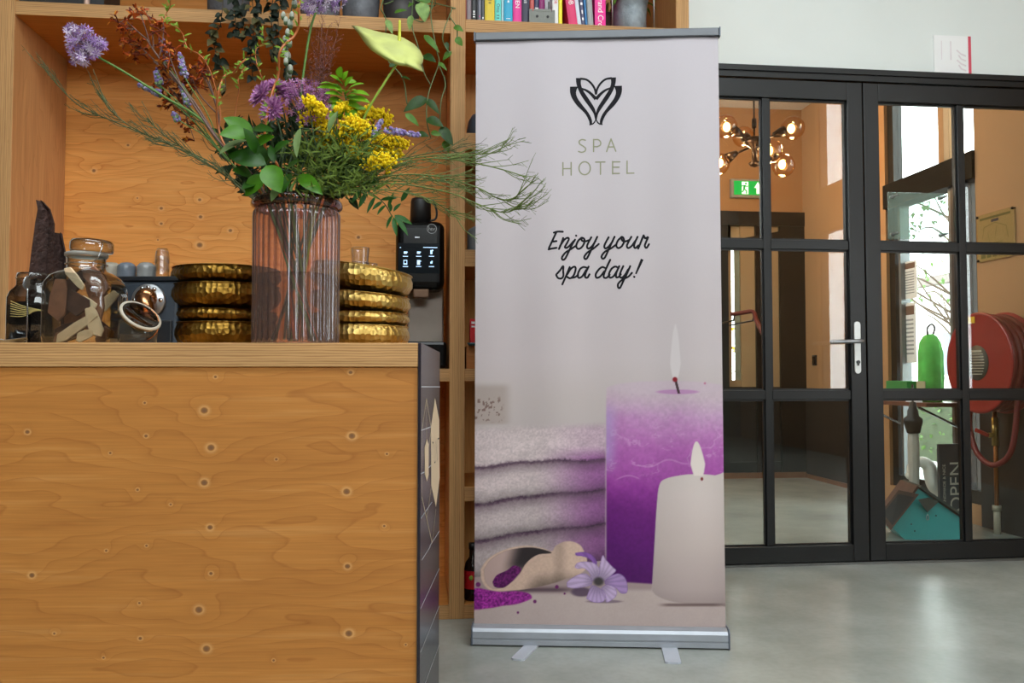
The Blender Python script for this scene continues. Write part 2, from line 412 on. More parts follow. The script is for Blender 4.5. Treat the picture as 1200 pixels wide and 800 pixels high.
b.box(SL['x0'], SL['x1'], SL['y0'], SL['y0']+0.05, R['zc']+0.02, R['zc']+0.09); b.box(SL['x0'], SL['x1'], SL['y1']-0.05, SL['y1'], R['zc']+0.02, R['zc']+0.09)
_o = structure(b.build('window_roof', m_black))
for _k in range(4):
    _x = SL['x0']+(SL['x1']-SL['x0'])*_k/4; b = MB(); b.box(_x+0.03, _x+1.17, SL['y0']+0.05, SL['y1']-0.05, R['zc']+0.05, R['zc']+0.056); b.build('pane', m_ext, _o)
window_grid('window_1', RW['x0'], RW['x1'], RW['z0'], RW['z1'], 5, [2.4], 'y', R['y0']-0.08)
_i = 5
for _p, _q in ((SW['y0'], SW['y1']), (SW['y2'], SW['y3'])):
    for _a, _b2 in ((SW['z0'], SW['m0']), (SW['m1'], SW['z1'])): window_grid('window_%d' % _i, _p, _q, _a, _b2, 1, [], 'x', R['x1']+0.08, w=0.035); _i += 1
# ---- glazed black double door in the back wall
fr = MB()
for (x0, x1, z0, z1) in ((DX0, DX1, 2.335, DZ), (DX0, DX0+0.04, 0, 2.335), (DX1-0.04, DX1, 0, 2.335)): fr.box(x0, x1, 3.895, 4.0, z0, z1)
fr.box(DX0-0.02, DX1+0.02, 3.885, 3.92, DZ-0.008, DZ+0.018)
structure(fr.build('trim_1', m_black))
structure(MB().box(DX0, DX1, 3.90, 4.0, 0.0, 0.012).build('trim_2', pm('steel_threshold', (120, 120, 118), 0.35, 0.9)))
ZB = [0.094, 0.808, 1.530, 2.240]
def door(name, x0, x1, xm, label):
    st = 0.078
    o = MB(); zt = 2.330; zb = 0.014
    for (a, bb, z0, z1) in ((x0, x0+st, zb, zt), (x1-st, x1, zb, zt), (x0+st, x1-st, ZB[3], zt), (x0+st, x1-st, zb, ZB[0])): o.box(a, bb, 3.905, 3.965, z0, z1)
    o = structure(o.build(name, m_black, bevel=0.003)); o['label'] = label
    f = MB(); f.box(xm-0.018, xm+0.018, 3.912, 3.958, ZB[0], ZB[3]); f.build('mullion', m_black, o, bevel=0.002)
    for z in ZB[1:3]:
        for (a, bb) in ((x0+st, xm-0.018), (xm+0.018, x1-st)):
            f = MB(); f.box(a, bb, 3.911, 3.959, z-0.022, z+0.022); f.build('glazing_bar', m_black, o, bevel=0.002)
    zs = [(ZB[0], ZB[1]-0.022), (ZB[1]+0.022, ZB[2]-0.022), (ZB[2]+0.022, ZB[3])]
    for (a, bb) in ((x0+st, xm-0.018), (xm+0.018, x1-st)):
        for (z0, z1) in zs:
            p = MB(); p.box(a-0.002, bb+0.002, 3.934, 3.938, z0-0.002, z1+0.002); p.build('pane', m_pane, o)
            q = MB()   # glazing beads
            for (c0, c1, e0, e1) in ((a, bb, z0, z0+0.008), (a, bb, z1-0.008, z1), (a, a+0.008, z0, z1), (bb-0.008, bb, z0, z1)): q.box(c0, c1, 3.922, 3.933, e0, e1)
            q.build('glazing_bead', m_black, o)
    return o
d1 = door('door_1', 1.102, 2.152, 1.664, 'black steel leaf of the glazed double door with the white lever handle')
d2 = door('door_2', 2.158, 3.218, 2.666, 'black steel leaf of the glazed double door in front of the red hose reel')
m_alu = pm('brushed_aluminium', (178, 180, 184), 0.32, 0.85, var=0.08, scale=30)
m_lightalu = pm('pale_aluminium', (222, 224, 222), 0.35, 0.35, var=0.05, scale=30)
hp = MB(); hx = at_y(1005, 420, 3.90).x; Mh = Matrix.Translation((hx, 3.896, 1.04))
poly = [(0.016*math.cos(a)*1.0, 0.105+0.016*math.sin(a)) for a in [PI*k/8 for k in range(9)]] + [(0.016*math.cos(a), -0.115+0.016*math.sin(a)) for a in [PI+PI*k/8 for k in range(9)]]
hp.prism(poly, Mh, 0.010); hd = hp.build('handle', m_lightalu, d1, bevel=0.002)
lv = MB(); lv.tube(catmull([(hx, 3.897, 1.064), (hx, 3.858, 1.064), (hx-0.012, 3.846, 1.064), (hx-0.06, 3.843, 1.063), (hx-0.155, 3.846, 1.059)], 5), 0.0095, 12); lv.ball((hx-0.158, 3.846, 1.0588), 0.0098, 10, 6)
lv.build('lever', m_alu, hd, True)
kc = MB(); kc.lathe([(0.0, 0.0), (0.009, 0.0), (0.009, 0.006), (0.0, 0.006)], 14, Matrix.Translation((hx, 3.896, 0.965)) @ Matrix.Rotation(PI/2, 4, 'X')); kc.box(hx-0.004, hx+0.004, 3.891, 3.897, 0.948, 0.962)
kc.build('key_cylinder', pm('dark_cylinder', (80, 80, 80), 0.4, 0.8), hd)
# ---- hall behind the glass
structure(MB().box(-0.1, 3.5, 4.02, 7.6, 3.3, 3.4).build('ceiling_hall', m_ceil))
b = MB(); b.box(-0.1, 0, 4.02, 4.6, 0, 3.3); b.box(-0.1, 0, 7.0, 7.5, 0, 3.3); b.box(-0.1, 0, 4.6, 7.0, 0, 1.8); b.box(-0.1, 0, 4.6, 7.0, 3.0, 3.3)
structure(b.build('wall_hall_left', m_beige)); window_grid('window_9', 4.6, 7.0, 1.8, 3.0, 3, [], 'x', -0.05)  # this window is unseen, added to brighten the hall
b = MB(); X = 3.36
b.box(X, 3.5, 4.02, HW['y0'], 0, 3.3); b.box(X, 3.5, HW['y0'], HW['y1'], HW['z1'], 3.3); b.box(X, 3.5, HW['y0'], HW['y1'], 0, HW['z0']); b.box(3.44, 3.50, 5.98, 7.45, 0, 3.3); b.box(X, 3.46, HW['y1'], 6.0, 0, 3.3)
structure(b.build('wall_hall_right', m_beige))
structure(MB().box(X-0.012, X, 4.02, HW['y0']-0.01, 0, 0.80).build('trim_3', m_wains))
structure(MB().box(3.428, 3.44, 6.0, 7.3, 0, 0.79).build('trim_4', m_wains))
m_brown = pm('oak_skirting', (120, 78, 46), 0.5, var=0.2, scale=9)
structure(MB().box(3.418, 3.4279, 6.0, 7.28, 0, 0.035).build('baseboard_hall', m_brown))
# hall window: black frame, wide dark mid post, transom beam
w1 = MB(); xa, xb = 3.385, 3.455
for (y0, y1, z0, z1) in ((4.80, 5.80, 0.12, 0.20), (4.80, 5.80, 3.04, 3.10), (4.80, 4.84, 0.20, 3.04), (5.73, 5.80, 0.20, 3.04)): w1.box(xa, xb, y0, y1, z0, z1)
w1 = structure(w1.build('window_3', m_black))
MB().box(3.34, 3.47, 4.80, 5.80, 2.10, 2.27).build('transom_beam', pm('matt_black_beam', (9, 9, 10), 0.75, spec=0.08), w1)
MB().box(xa-0.01, xb+0.01, 4.93, 5.07, 0.20, 2.10).build('post', pm('dark_brown_post', (52, 44, 42), 0.4), w1)
MB().box(xa, xb, 5.14, 5.20, 2.27, 3.04).build('post', m_beige, w1)
MB().box(xa, xb, 5.66, 5.685, 0.20, 2.10).build('post', pm('grey_aluminium_frame', (120, 124, 126), 0.4, 0.5), w1)
MB().box(xa, xb, 5.085, 5.11, 0.20, 2.10).build('post', MC['grey_aluminium_frame'], w1)
for (y0, y1, z0, z1) in ((4.84, 4.93, 0.2, 2.1), (5.07, 5.73, 0.2, 2.1), (4.84, 5.14, 2.27, 3.04), (5.20, 5.73, 2.27, 3.04)):
    p = MB(); p.box(3.42, 3.424, y0, y1, z0, z1); p.build('pane', m_ext, w1)
# back screen of the hall
YB = 7.30
b = MB(); b.box(0.0, 3.44, YB, 7.45, 2.36, 3.3); b.box(0.0, 2.66, YB, 7.45, 0, 2.36)
structure(b.build('wall_hall_back', m_beige))
m_tan = pm('pale_tan_panel', (172, 146, 112), 0.6, var=0.12, scale=5)
sc = structure(MB().box(2.2, 3.44, YB-0.04, YB+0.10, 2.235, 2.36).build('window_4', m_black))
for (x0, x1, z0, z1) in ((2.66, 2.73, 0, 2.235), (2.985, 3.03, 0, 2.235), (3.205, 3.44, 0.0, 2.235)): MB().box(x0, x1, YB-0.03, YB+0.09, z0, z1).build('post', m_black, sc)
for (x0, x1, m) in ((2.855, 2.985, m_tan), (3.03, 3.07, m_tan), (3.07, 3.10, m_black), (3.10, 3.205, m_tan)): MB().box(x0, x1, YB, YB+0.05, 0.80, 2.235).build('panel', m, sc)  # tan panels stand in for the room seen through the glass screen
MB().box(2.73, 3.205, YB-0.004, YB+0.06, 0.14, 0.80).build('panel', m_wains, sc)
MB().box(2.73, 3.205, YB-0.012, YB+0.06, 0.0, 0.14).build('kick_panel', m_black, sc)
MB().box(2.0, 3.418, YB-0.05, YB-0.041, 0.0, 0.05).build('kick_strip', m_brown, sc)
MB().box(2.73, 2.855, YB+0.02, YB+0.05, 0.80, 0.86).build('sill', m_tan, sc)
MB().box(2.73, 2.775, YB+0.02, YB+0.05, 0.86, 2.235).build('post', m_tan, sc)
MB().box(2.805, 2.855, YB+0.03, YB+0.036, 0.86, 2.235).build('frosted_pane', pm('frosted_glass', (150, 160, 150), 0.3), sc)
p = MB(); p.box(2.775, 2.805, YB+0.03, YB+0.034, 0.86, 2.235); p.build('pane', m_ext, sc)
p = MB(); M = Matrix.Translation((2.95, YB-0.045, 2.10)) @ Matrix.Rotation(-0.20, 4, 'Y'); p.box(-0.28, 0.30, 0, 0.04, -0.035, 0.035, M); p.build('sloped_bar', m_black, sc)
p = MB(); p.box(2.73, 3.205, YB+0.02, YB+0.05, 2.05, 2.235); p.build('transom_panel', pm('transom_panel_paint', (178, 160, 134), 0.7), sc)
# ---- outside the hall window
m_street = concrete('street_paving', (150, 150, 148), (190, 190, 188), 0.7)
structure(MB().box(3.6, 40, -25, 45, -0.25, -0.15).build('ground_street', m_street))
m_brick = pm('orange_brick', (120, 52, 26), 0.8, var=0.3, scale=25, bump=0.3)
pier = thing('brick_pier', 'narrow orange brick pier just outside the hall window', 'pier', (3.70, 6.52, -0.15))
bk = MB().box(-0.10, 0.10, -0.08, 0.08, 0.0, 0.068)
mort = MB(); mort.box(-0.09, 0.09, -0.07, 0.07, 0, 3.4); mort.build('mortar_core', pm('mortar', (170, 160, 148), 0.9), pier, world=False)
bo = None
for i in range(42):
    if bo is None: bo = bk.build('brick', m_brick, pier, world=False)
    else: bo = bo.copy(); COL.objects.link(bo)
    bo.location = (0.004*((i % 2)*2-1), 0.003*((i % 3)-1), i*0.08+0.006)
# ================================================================ ROLL-UP BANNER
BL, BR_ = Vector((0.180, 2.877, 0)), Vector((1.023, 2.740, 0))
bc = (BL+BR_)/2; brz = math.atan2(BR_.y-BL.y, BR_.x-BL.x)
banner = thing('roll_up_banner', 'tall printed roll-up banner with candles standing in front of the bookcase', 'banner', bc, brz)
BM = Matrix.Translation(bc) @ Matrix.Rotation(brz, 4, 'Z'); BMi = BM.inverted()
FY0, FY1, FZ0, FZ1, FW = 0.045, 0.075, 0.050, 2.075, 0.842
def fab_y(x, z):
    e = min(1.0, max(0.0, (z-FZ0)/0.3))*min(1.0, max(0.0, (FZ1-z)/0.5+0.25))
    return FY0+(FY1-FY0)*(z-FZ0)/(FZ1-FZ0) + e*(0.0055*math.sin(x*13.0+0.6)+0.003*math.sin(x*27.0+1.9+z*0.4))
def bpx(px, py, lift=0.0015):
    """photo point -> point on the fabric, in banner coordinates"""
    n = BM.to_3x3() @ Vector((0, 1, 0)); y = FY0
    for _ in range(4):
        q = BMi @ at_pl(px, py, BM @ Vector((0, y, 0)), n); y = fab_y(q.x, q.z)
    return Vector((q.x, fab_y(q.x, q.z)-lift, q.z))
# ---- the printed picture, computed point by point
def vnoise(x, y, seed=0):
    xi = np.floor(x).astype(np.int64); yi = np.floor(y).astype(np.int64); fx = x-xi; fy = y-yi
    def h(a, b):
        n = (a*374761393 + b*668265263 + seed*974711) & 0x7fffffff
        n = ((n ^ (n >> 13))*1274126177) & 0x7fffffff
        return ((n ^ (n >> 16)) & 0xffff)/65535.0
    fx = fx*fx*(3-2*fx); fy = fy*fy*(3-2*fy)
    return (h(xi, yi)*(1-fx)+h(xi+1, yi)*fx)*(1-fy)+(h(xi, yi+1)*(1-fx)+h(xi+1, yi+1)*fx)*fy
def fbm(x, y, o=4, seed=0):
    s = 0; a = 0.5; 
    for k in range(o): s = s+a*vnoise(x*2**k, y*2**k, seed+k*17); a *= 0.5
    return s/(1-0.5**o)
def sm(a, b, x):
    t = np.clip((x-a)/(b-a), 0, 1); return t*t*(3-2*t)
def pdist(poly, X, Y):
    P = np.array(poly, float); n = len(P); d = np.full(X.shape, 1e9); ins = np.zeros(X.shape, bool)
    for i in range(n):
        a = P[i]; b = P[(i+1) % n]; ex, ey = b-a; wx = X-a[0]; wy = Y-a[1]
        t = np.clip((wx*ex+wy*ey)/max(ex*ex+ey*ey, 1e-9), 0, 1); d = np.minimum(d, np.hypot(wx-ex*t, wy-ey*t))
        c = ((a[1] > Y) != (b[1] > Y))
        with np.errstate(divide='ignore', invalid='ignore'): xx = (b[0]-a[0])*(Y-a[1])/(b[1]-a[1]+1e-12)+a[0]
        ins ^= c & (X < xx)
    return np.where(ins, -d, d)
def smooth_poly(poly, n=4): 
    p = [Vector((a, b, 0)) for a, b in poly]; q = catmull(p+[p[0]], n)[:-1]; return [(v.x, v.y) for v in q]
def paint(X, Y):
    C = np.zeros(X.shape+(3,)); 
    def put(col, a):
        nonlocal C
        col = np.array(col, float)
        C = C*(1-a[..., None]) + (col if col.ndim > 1 else col[None, :])*a[..., None]
    def grad(stops, v):
        ys = [s[0] for s in stops]; return np.stack([np.interp(v, ys, [s[1][k] for s in stops]) for k in range(3)], -1)
    def poly(p, col, soft=0.7, al=1.0, smooth=True):
        pp = smooth_poly(p) if smooth else p
        xs = [q[0] for q in pp]; ys = [q[1] for q in pp]
        bb = (X > min(xs)-4*soft-2) & (X < max(xs)+4*soft+2) & (Y > min(ys)-4*soft-2) & (Y < max(ys)+4*soft+2)
        a = np.zeros(X.shape); d = pdist(pp, X[bb], Y[bb]); a[bb] = sm(soft, -soft, d)*al; put(col, a); return a
    n1 = fbm(X/40, Y/40, 3, 3); fine = fbm(X/1.6, Y/1.6, 2, 9); med = fbm(X/7, Y/7, 4, 5)
    C[:] = grad([(0, (226, 217, 225)), (300, (224, 217, 222)), (420, (218, 210, 213)), (470, (206, 198, 197)), (520, (196, 188, 188)), (760, (190, 180, 180))], Y)
    # blurred block of soap behind the towels
    put((178, 166, 158), sm(603, 588, X)*sm(446, 456, Y)*sm(500, 494, Y)*0.75)
    put((120, 96, 90), ((fbm(X/3.0, Y/3.0, 2, 31) > 0.67)*1.0)*sm(592, 584, X)*sm(462, 470, Y)*sm(497, 490, Y)*0.8)
    # table
    ty = 690+0.0*X; put(np.stack([200-12*n1+6*fine, 186-12*n1+6*fine, 182-12*n1+6*fine], -1), sm(ty-3, ty+3, Y))
    put((168, 150, 150), sm(650, 660, Y)*sm(694, 688, Y))
    # towels
    t = (X-557)/153.0; wob = 3*np.sin(X/21.0)+1.5*np.sin(X/9.0+1)
    ys = [502-4*t, 546-9*t+wob*0.5, 590-17*t+wob*0.4, 633-20*t+wob*0.4, 676-20*t]
    tm = sm(711, 708, X)
    for i in range(4):
        inb = sm(ys[i]-(6 if i == 0 else 0.8), ys[i]+(6 if i == 0 else 0.8), Y)*sm(ys[i+1]+0.8, ys[i+1]-0.8, Y)*tm
        h = np.clip((Y-ys[i])/(ys[i+1]-ys[i]), 0, 1); lum = (0.66+0.40*np.sin(np.clip(h*1.0+0.02, 0, 1)*PI)**0.7)*(1.02-0.06*i) if i else 0.98+0.05*np.sin(h*PI)
        lum = lum*(0.90+0.20*fine)*(0.94+0.12*fbm(X/12, Y/5, 3, 40+i))
        pt = np.clip(sm(622, 705, X)*(0.25+0.75*sm(520, 540, Y)), 0, 1)*0.85
        col = np.stack([(212*(1-pt)+140*pt)*lum, (200*(1-pt)+78*pt)*lum, (202*(1-pt)+146*pt)*lum], -1); put(col, inb)
    for i in (1, 2, 3):
        dd = Y-ys[i]+1.6*(fbm(X/2.0, Y/2.0, 2, 60+i)-0.5)*2; put((62, 40, 62), np.exp(-(dd/2.0)**2)*tm*(0.55+0.45*fbm(X/9, Y*0+i, 2, 71))); put((110, 84, 104), np.exp(-np.clip(dd-1, 0, 99)/6.0)*(dd > 0)*tm*0.5)
    # large violet candle
    cm = sm(709.5, 711.5, X)*sm(682, 679, Y-(X-710)*0.06)*sm(0.0, 1.6, Y-(455-9*np.sqrt(np.clip(1-((X-783)/73.5)**2, 0, 1))))
    cx = np.clip((X-710)/146, 0, 1); yj = Y+11*(med-0.5)+14*(n1-0.5)-10*np.sin(cx*PI)+14*sm(0.55, 1.0, cx)*sm(590, 520, Y)*-1
    body = grad([(448, (214, 190, 214)), (475, (206, 166, 208)), (492, (198, 140, 200)), (515, (184, 108, 186)), (545, (172, 88, 176)), (566, (146, 58, 156)), (590, (112, 34, 126)), (640, (92, 24, 112)), (690, (74, 18, 92))], yj)
    rid = 1-np.abs(2*fbm(X/16, Y/11, 4, 91)-1); thr = sm(0.90, 0.99, rid)*sm(484, 510, Y)*sm(566, 548, Y)*0.42*sm(0.40, 0.60, fbm(X/14, Y/14, 2, 133))
    body = body*(0.93+0.14*fbm(X/3, Y/3, 3, 22))[..., None]; body = body*(1-thr[..., None])+np.array((222, 186, 226))*thr[..., None]
    cm = cm*(0.45+0.55*sm(455, 492, Y)); put(body, cm)
    lf = sm(728, 711, X)*sm(462, 492, Y)*sm(562, 530, Y)*cm*0.6; put((180, 170, 222), lf)
    arc = np.abs(Y-(548-8*np.exp(-((X-790)/30)**2)+2*np.sin(X/6)))-0.4; put((226, 190, 228), sm(1.0, 0.0, arc)*sm(742, 752, X)*sm(812, 800, X)*0.35)
    arc = np.abs(Y-(560+3*np.sin(X/7)))-0.4; put((226, 190, 228), sm(1.0, 0.0, arc)*sm(718, 728, X)*sm(752, 746, X)*0.35)
    e = ((X-783)/73.0)**2+((Y-454)/9.0)**2; put((214, 198, 213), sm(1.05, 0.7, e)*0.45); 
    e = ((X-794)/27.0)**2+((Y-459)/3.0)**2; put((196, 142, 198), sm(1.1, 0.6, e)*0.8)
    fw = 6.2*np.sqrt(np.clip((Y-381)/44, 0, 1))*np.sqrt(np.clip((448-Y)/22, 0, 1)); put((236, 232, 234), sm(fw+0.8, fw-0.8, np.abs(X-791.5))*(fw > 0.3)*0.85)
    wk = np.abs(X-(791+(Y-443)*0.26)); put((64, 42, 46), sm(2.0, 1.0, wk)*(Y > 443)*(Y < 461.5)); put((150, 30, 44), sm(3.6, 2.2, np.hypot(X-791, Y-444.5)))
    put((196, 90, 130), sm(1.8, 0.8, np.hypot(X-826, Y-449))*0.7)
    # small white candle
    a = poly([(764, 692), (767, 640), (770, 590), (773, 568), (780, 561), (797, 557), (815, 555.5), (838, 557), (862, 563), (864, 700), (840, 708), (812, 708), (785, 704), (770, 698)], (214, 203, 200), 0.8)
    sh = np.stack([np.interp(Y, [555, 580, 640, 690, 710], [214, 216, 206, 188, 168]), np.interp(Y, [555, 580, 640, 690, 710], [206, 206, 194, 174, 154]), np.interp(Y, [555, 580, 640, 690, 710], [202, 203, 190, 172, 152])], -1)*(0.90+0.13*np.sin(np.clip((X-764)/90, 0, 1)*PI*0.8+0.25))[..., None]
    put(sh, a); put((90, 70, 70), sm(3, 0, np.abs(Y-708.5))*sm(768, 785, X)*sm(858, 835, X)*0.75)
    fw = 8.5*np.sqrt(np.clip((Y-517)/26, 0, 1))*np.sqrt(np.clip((566-Y)/22, 0, 1)); put((238, 230, 224), sm(fw+0.8, fw-0.8, np.abs(X-817.5-(Y-540)*0.06))*(fw > 0.3)*(Y < 557.5))
    put((120, 34, 40), sm(2.2, 1.0, np.hypot(X-822.5, (Y-561)*0.8)))
    # wooden scoop, bath salt, flower (traced at their printed places)
    c2 = lambda L: [(550+x/6.316, 630+y/6.311) for x, y in L]
    put((70, 50, 62), np.exp(-((Y-691)/3.2)**2)*sm(575, 590, X)*sm(690, 650, X)*0.75)
    a = poly(c2([(85,230),(130,165),(210,110),(320,70),(430,58),(540,75),(610,100),(640,60),(700,30),(760,28),(820,55),(850,105),(870,160),(860,230),(800,275),(720,300),(640,330),(520,360),(400,380),(300,390),(200,395),(130,370),(90,310)]), (190, 166, 150), 0.8)
    sx = (X-550)*6.316; sy = (Y-630)*6.311
    lum = 1.12-0.62*sm(0.45, 1.1, (sy-90)/290*sm(200, 560, sx))-0.14*sm(600, 660, sx)*sm(740, 670, sx)
    put(np.stack([192*lum, 168*lum, 152*lum], -1)*(0.95+0.1*fbm(X/2, Y/2, 2, 7))[..., None], a)
    a = poly(c2([(108,235),(160,160),(260,102),(370,76),(470,72),(560,90),(608,112),(520,120),(460,150),(410,200),(370,270),(310,330),(240,368),(170,372),(118,320)]), (120, 100, 100), 0.7)
    lum = 1.0-0.80*sm(250, 400, sx+0.3*(sy-120))*sm(300, 180, sy); put(np.stack([182*lum+14, 160*lum+12, 150*lum+16], -1), a)
    salt = fbm(X/1.7, Y/1.7, 2, 88); sc_ = np.stack([70+120*salt, 14+50*salt, 76+105*salt], -1)
    a = poly(c2([(172,325),(205,275),(280,240),(330,205),(385,230),(350,285),(300,335),(250,368),(190,362)]), (80, 20, 85), 0.6); put(sc_*0.75, a)
    a = poly(c2([(0,395),(60,372),(130,385),(230,400),(330,395),(430,408),(462,440),(420,465),(340,490),(250,500),(150,518),(0,520)]), (150, 50, 140), 1.2); put(sc_*1.15, a)
    for (x, y, r) in ((648, 362, 14), (485, 470, 13), (360, 552, 9), (705, 412, 8), (65, 345, 18)): put((110, 40, 104), sm(r+3, r-3, np.hypot(sx-x, sy-y)))
    put((84, 66, 90), sm(1.0, 0.3, ((sx-830)/95)**2+((sy-400)/42)**2)*0.85); put((110, 92, 110), sm(1.0, 0.3, ((sx-1000)/160)**2+((sy-470)/16)**2)*0.7)
    L = [([(785,110),(850,105),(910,130),(945,180),(930,200),(890,155),(830,135),(790,130)], (142, 96, 182)),
         ([(1000,320),(1050,280),(1110,265),(1160,310),(1168,400),(1120,408),(1080,365),(1010,345)], (178, 148, 206)),
         ([(950,290),(960,230),(985,130),(1010,160),(1060,215),(1085,240),(1060,270),(1010,310),(970,320)], (206, 184, 224)),
         ([(780,215),(800,185),(860,175),(930,190),(965,240),(950,290),(910,320),(890,260),(850,225),(800,228)], (204, 182, 222)),
         ([(720,350),(730,320),(800,275),(860,265),(900,300),(905,345),(850,362),(780,372),(730,365)], (200, 178, 220)),
         ([(865,450),(890,380),(910,350),(950,365),(1000,400),(1005,450),(980,475),(920,475)], (196, 172, 220)),
         ([(975,370),(1020,345),(1080,370),(1090,420),(1060,455),(1015,475),(1005,420)], (206, 184, 226))]
    for p, col in L:
        a = poly(c2(p), col, 0.5); qx = np.mean([q[0] for q in p]); qy = np.mean([q[1] for q in p])
        put(np.array(col)*0.72, a*sm(0.35, 0.8, 0.5+0.5*np.sin(np.arctan2(sy-325, sx-955)*26+np.hypot(sx-955, sy-325)/60))*0.35); put(np.array(col)*0.6, a*sm(130, 40, np.hypot(sx-955, sy-325))*0.55)
        dd = np.zeros(X.shape); put((96, 60, 140), a*sm(46, 10, np.hypot(sx-955, sy-325))*0.0+a*sm(-0.9, -0.1, pdist(smooth_poly(c2(p)), X, Y))*0.45)
    put((70, 64, 66), sm(52, 22, np.hypot(sx-957, (sy-322)*1.2)))
    C *= (0.84+0.08*sm(330, 600, Y))[..., None]*(1-sm(0, 460, Y)[..., None]*np.array((0.0, 0.03, 0.035)))
    return np.clip(C, 0, 255)
NX = 330; zs = list(np.linspace(FZ0, 0.98, 400)) + list(np.linspace(0.98, FZ1, 90))[1:]
xs = np.linspace(-FW/2, FW/2, NX); NZ = len(zs)
V = np.zeros((NZ, NX, 3))
for j, z in enumerate(zs):
    V[j, :, 0] = xs; V[j, :, 2] = z; V[j, :, 1] = [fab_y(x, z) for x in xs]
Mb = np.array(BM); Wd = V @ Mb[:3, :3].T + Mb[:3, 3]
cf = Wd[..., 0]*(-math.sin(YAW)) + Wd[..., 1]*math.cos(YAW); cr_ = Wd[..., 0]*math.cos(YAW) + Wd[..., 1]*math.sin(YAW); cz = Wd[..., 2]-CAMH
dep = cf*math.cos(PITCH)+cz*math.sin(PITCH); PX = 600+FPX*cr_/dep; PY = 400-FPX*(-cf*math.sin(PITCH)+cz*math.cos(PITCH))/dep
PC = paint(PX, PY)/255.0
PC = np.where(PC <= 0.04045, PC/12.92, ((PC+0.055)/1.055)**2.4)
idx = np.arange(NZ*NX).reshape(NZ, NX)
fcs = np.stack([idx[:-1, :-1], idx[:-1, 1:], idx[1:, 1:], idx[1:, :-1]], -1).reshape(-1, 4)
me = bpy.data.meshes.new('printed_fabric')
me.vertices.add(NZ*NX); me.vertices.foreach_set('co', V.reshape(-1)); me.loops.add(fcs.size); me.loops.foreach_set('vertex_index', fcs.reshape(-1).astype(np.int32))
me.polygons.add(len(fcs)); me.polygons.foreach_set('loop_start', np.arange(0, fcs.size, 4, dtype=np.int32)); me.update(calc_edges=True)
me.polygons.foreach_set('use_smooth', [True]*len(fcs))
ca = me.color_attributes.new('print', 'FLOAT_COLOR', 'POINT'); ca.data.foreach_set('color', np.concatenate([PC, np.ones((NZ, NX, 1))], -1).reshape(-1))
k = NT('printed_banner_fabric'); an = k.new('ShaderNodeAttribute', attribute_name='print')
wv = k.noise(k.scale(k.obj(), (700, 700, 700)), 1.0, 2); k.link(k.mix(1.0, an.outputs['Color'], k.ramp(wv, [(0.3, 0.96), (0.7, 1.0)]), 'MULTIPLY'), k.b.inputs['Base Color'])
k.b.inputs['Roughness'].default_value = 0.5; k.b.inputs['Specular IOR Level'].default_value = 0.22; k.bump(wv, 0.04, 0.001)
me.materials.append(k.m)
fo = bpy.data.objects.new('printed_fabric', me); COL.objects.link(fo); fo.parent = banner
fo['label'] = 'pale lilac printed sheet with a photograph of towels, a violet candle and a white candle'
sd = fo.modifiers.new('thickness', 'SOLIDIFY'); sd.thickness = 0.0006; sd.offset = 1.0
# ---- hardware
m_cass = pm('anodised_cassette', (168, 172, 180), 0.42, 0.45, var=0.08, scale=20)
m_cap = pm('grey_end_cap', (96, 104, 116), 0.4, 0.3)
HB = 0.427
prof = [(0.000, 0.006), (0.000, 0.020), (0.004, 0.022), (0.004, 0.026), (0.000, 0.028), (0.001, 0.048), (0.008, 0.058), (0.028, 0.063), (0.060, 0.062), (0.082, 0.050), (0.088, 0.030), (0.088, 0.006)]
c = MB(); n = len(prof); c.add([(x, y, z) for x in (-HB+0.006, HB-0.006) for y, z in prof], [tuple(range(n)), tuple(range(2*n-1, n-1, -1))]+[(i, i+n, (i+1) % n+n, (i+1) % n) for i in range(n)])
c.build('base_cassette', m_cass, banner, world=False)
for s in (-1, 1):
    c = MB(); c.prism([(y*1.0, z) for y, z in [(-0.002, 0.002), (-0.002, 0.056), (0.008, 0.066), (0.03, 0.069), (0.064, 0.067), (0.088, 0.053), (0.092, 0.002)]], Matrix.Translation((s*HB-(0.006 if s > 0 else 0.0), 0, 0)) @ Matrix.Rotation(PI/2, 4, 'Z') @ Matrix.Scale(-1, 4, (0, 1, 0)), 0.006)
    c.build('end_cap', m_cap, banner, world=False, bevel=0.002)
def foot(x0, y0, x1, y1, w):
    a = Vector((x0, y0, 0.004)); b_ = Vector((x1, y1, 0.004)); d = (b_-a).normalized(); s_ = Vector((-d.y, d.x, 0)); f = MB()
    pts = [a-s_*w/2, b_-s_*w/2*0.95-d*0.006, b_-s_*w/2*0.6, b_+s_*w/2*0.6, b_+s_*w/2*0.95-d*0.006, a+s_*w/2]
    n = len(pts); f.add([p-Vector((0, 0, 0.004)) for p in pts]+[p+Vector((0, 0, 0.002)) for p in pts], [tuple(range(n-1, -1, -1)), tuple(range(n, 2*n))]+[(i, (i+1) % n, (i+1) % n+n, i+n) for i in range(n)])
    f.build('foot', pm('pale_foot_metal', (196, 200, 210), 0.4, 0.2), banner, world=False)
def b_floor(px, py):
    v, f_ = ray(px, py); return BMi @ (CAM+v*(-CAMH/v.z))
p0, p1 = b_floor(621, 759), b_floor(606, 774); foot(p0.x+0.02, 0.06, p1.x, p1.y, 0.045)
p0, p1 = b_floor(787, 764), b_floor(789, 778); foot(p0.x, 0.06, p1.x, p1.y, 0.052)
tb = MB(); tb.box(-HB+0.004, HB-0.004, FY1-0.012, FY1+0.012, FZ1-0.003, FZ1+0.026); tb.build('top_bar', pm('grey_top_rail', (100, 102, 106), 0.4, 0.7, var=0.05), banner, world=False, bevel=0.003)
for s in (-1, 1):
    tb = MB(); tb.box(min(s*HB, s*(HB-0.004)), max(s*HB, s*(HB-0.004)), FY1-0.0135, FY1+0.0135, FZ1-0.0045, FZ1+0.0275); tb.build('end_cap', m_cap, banner, world=False)
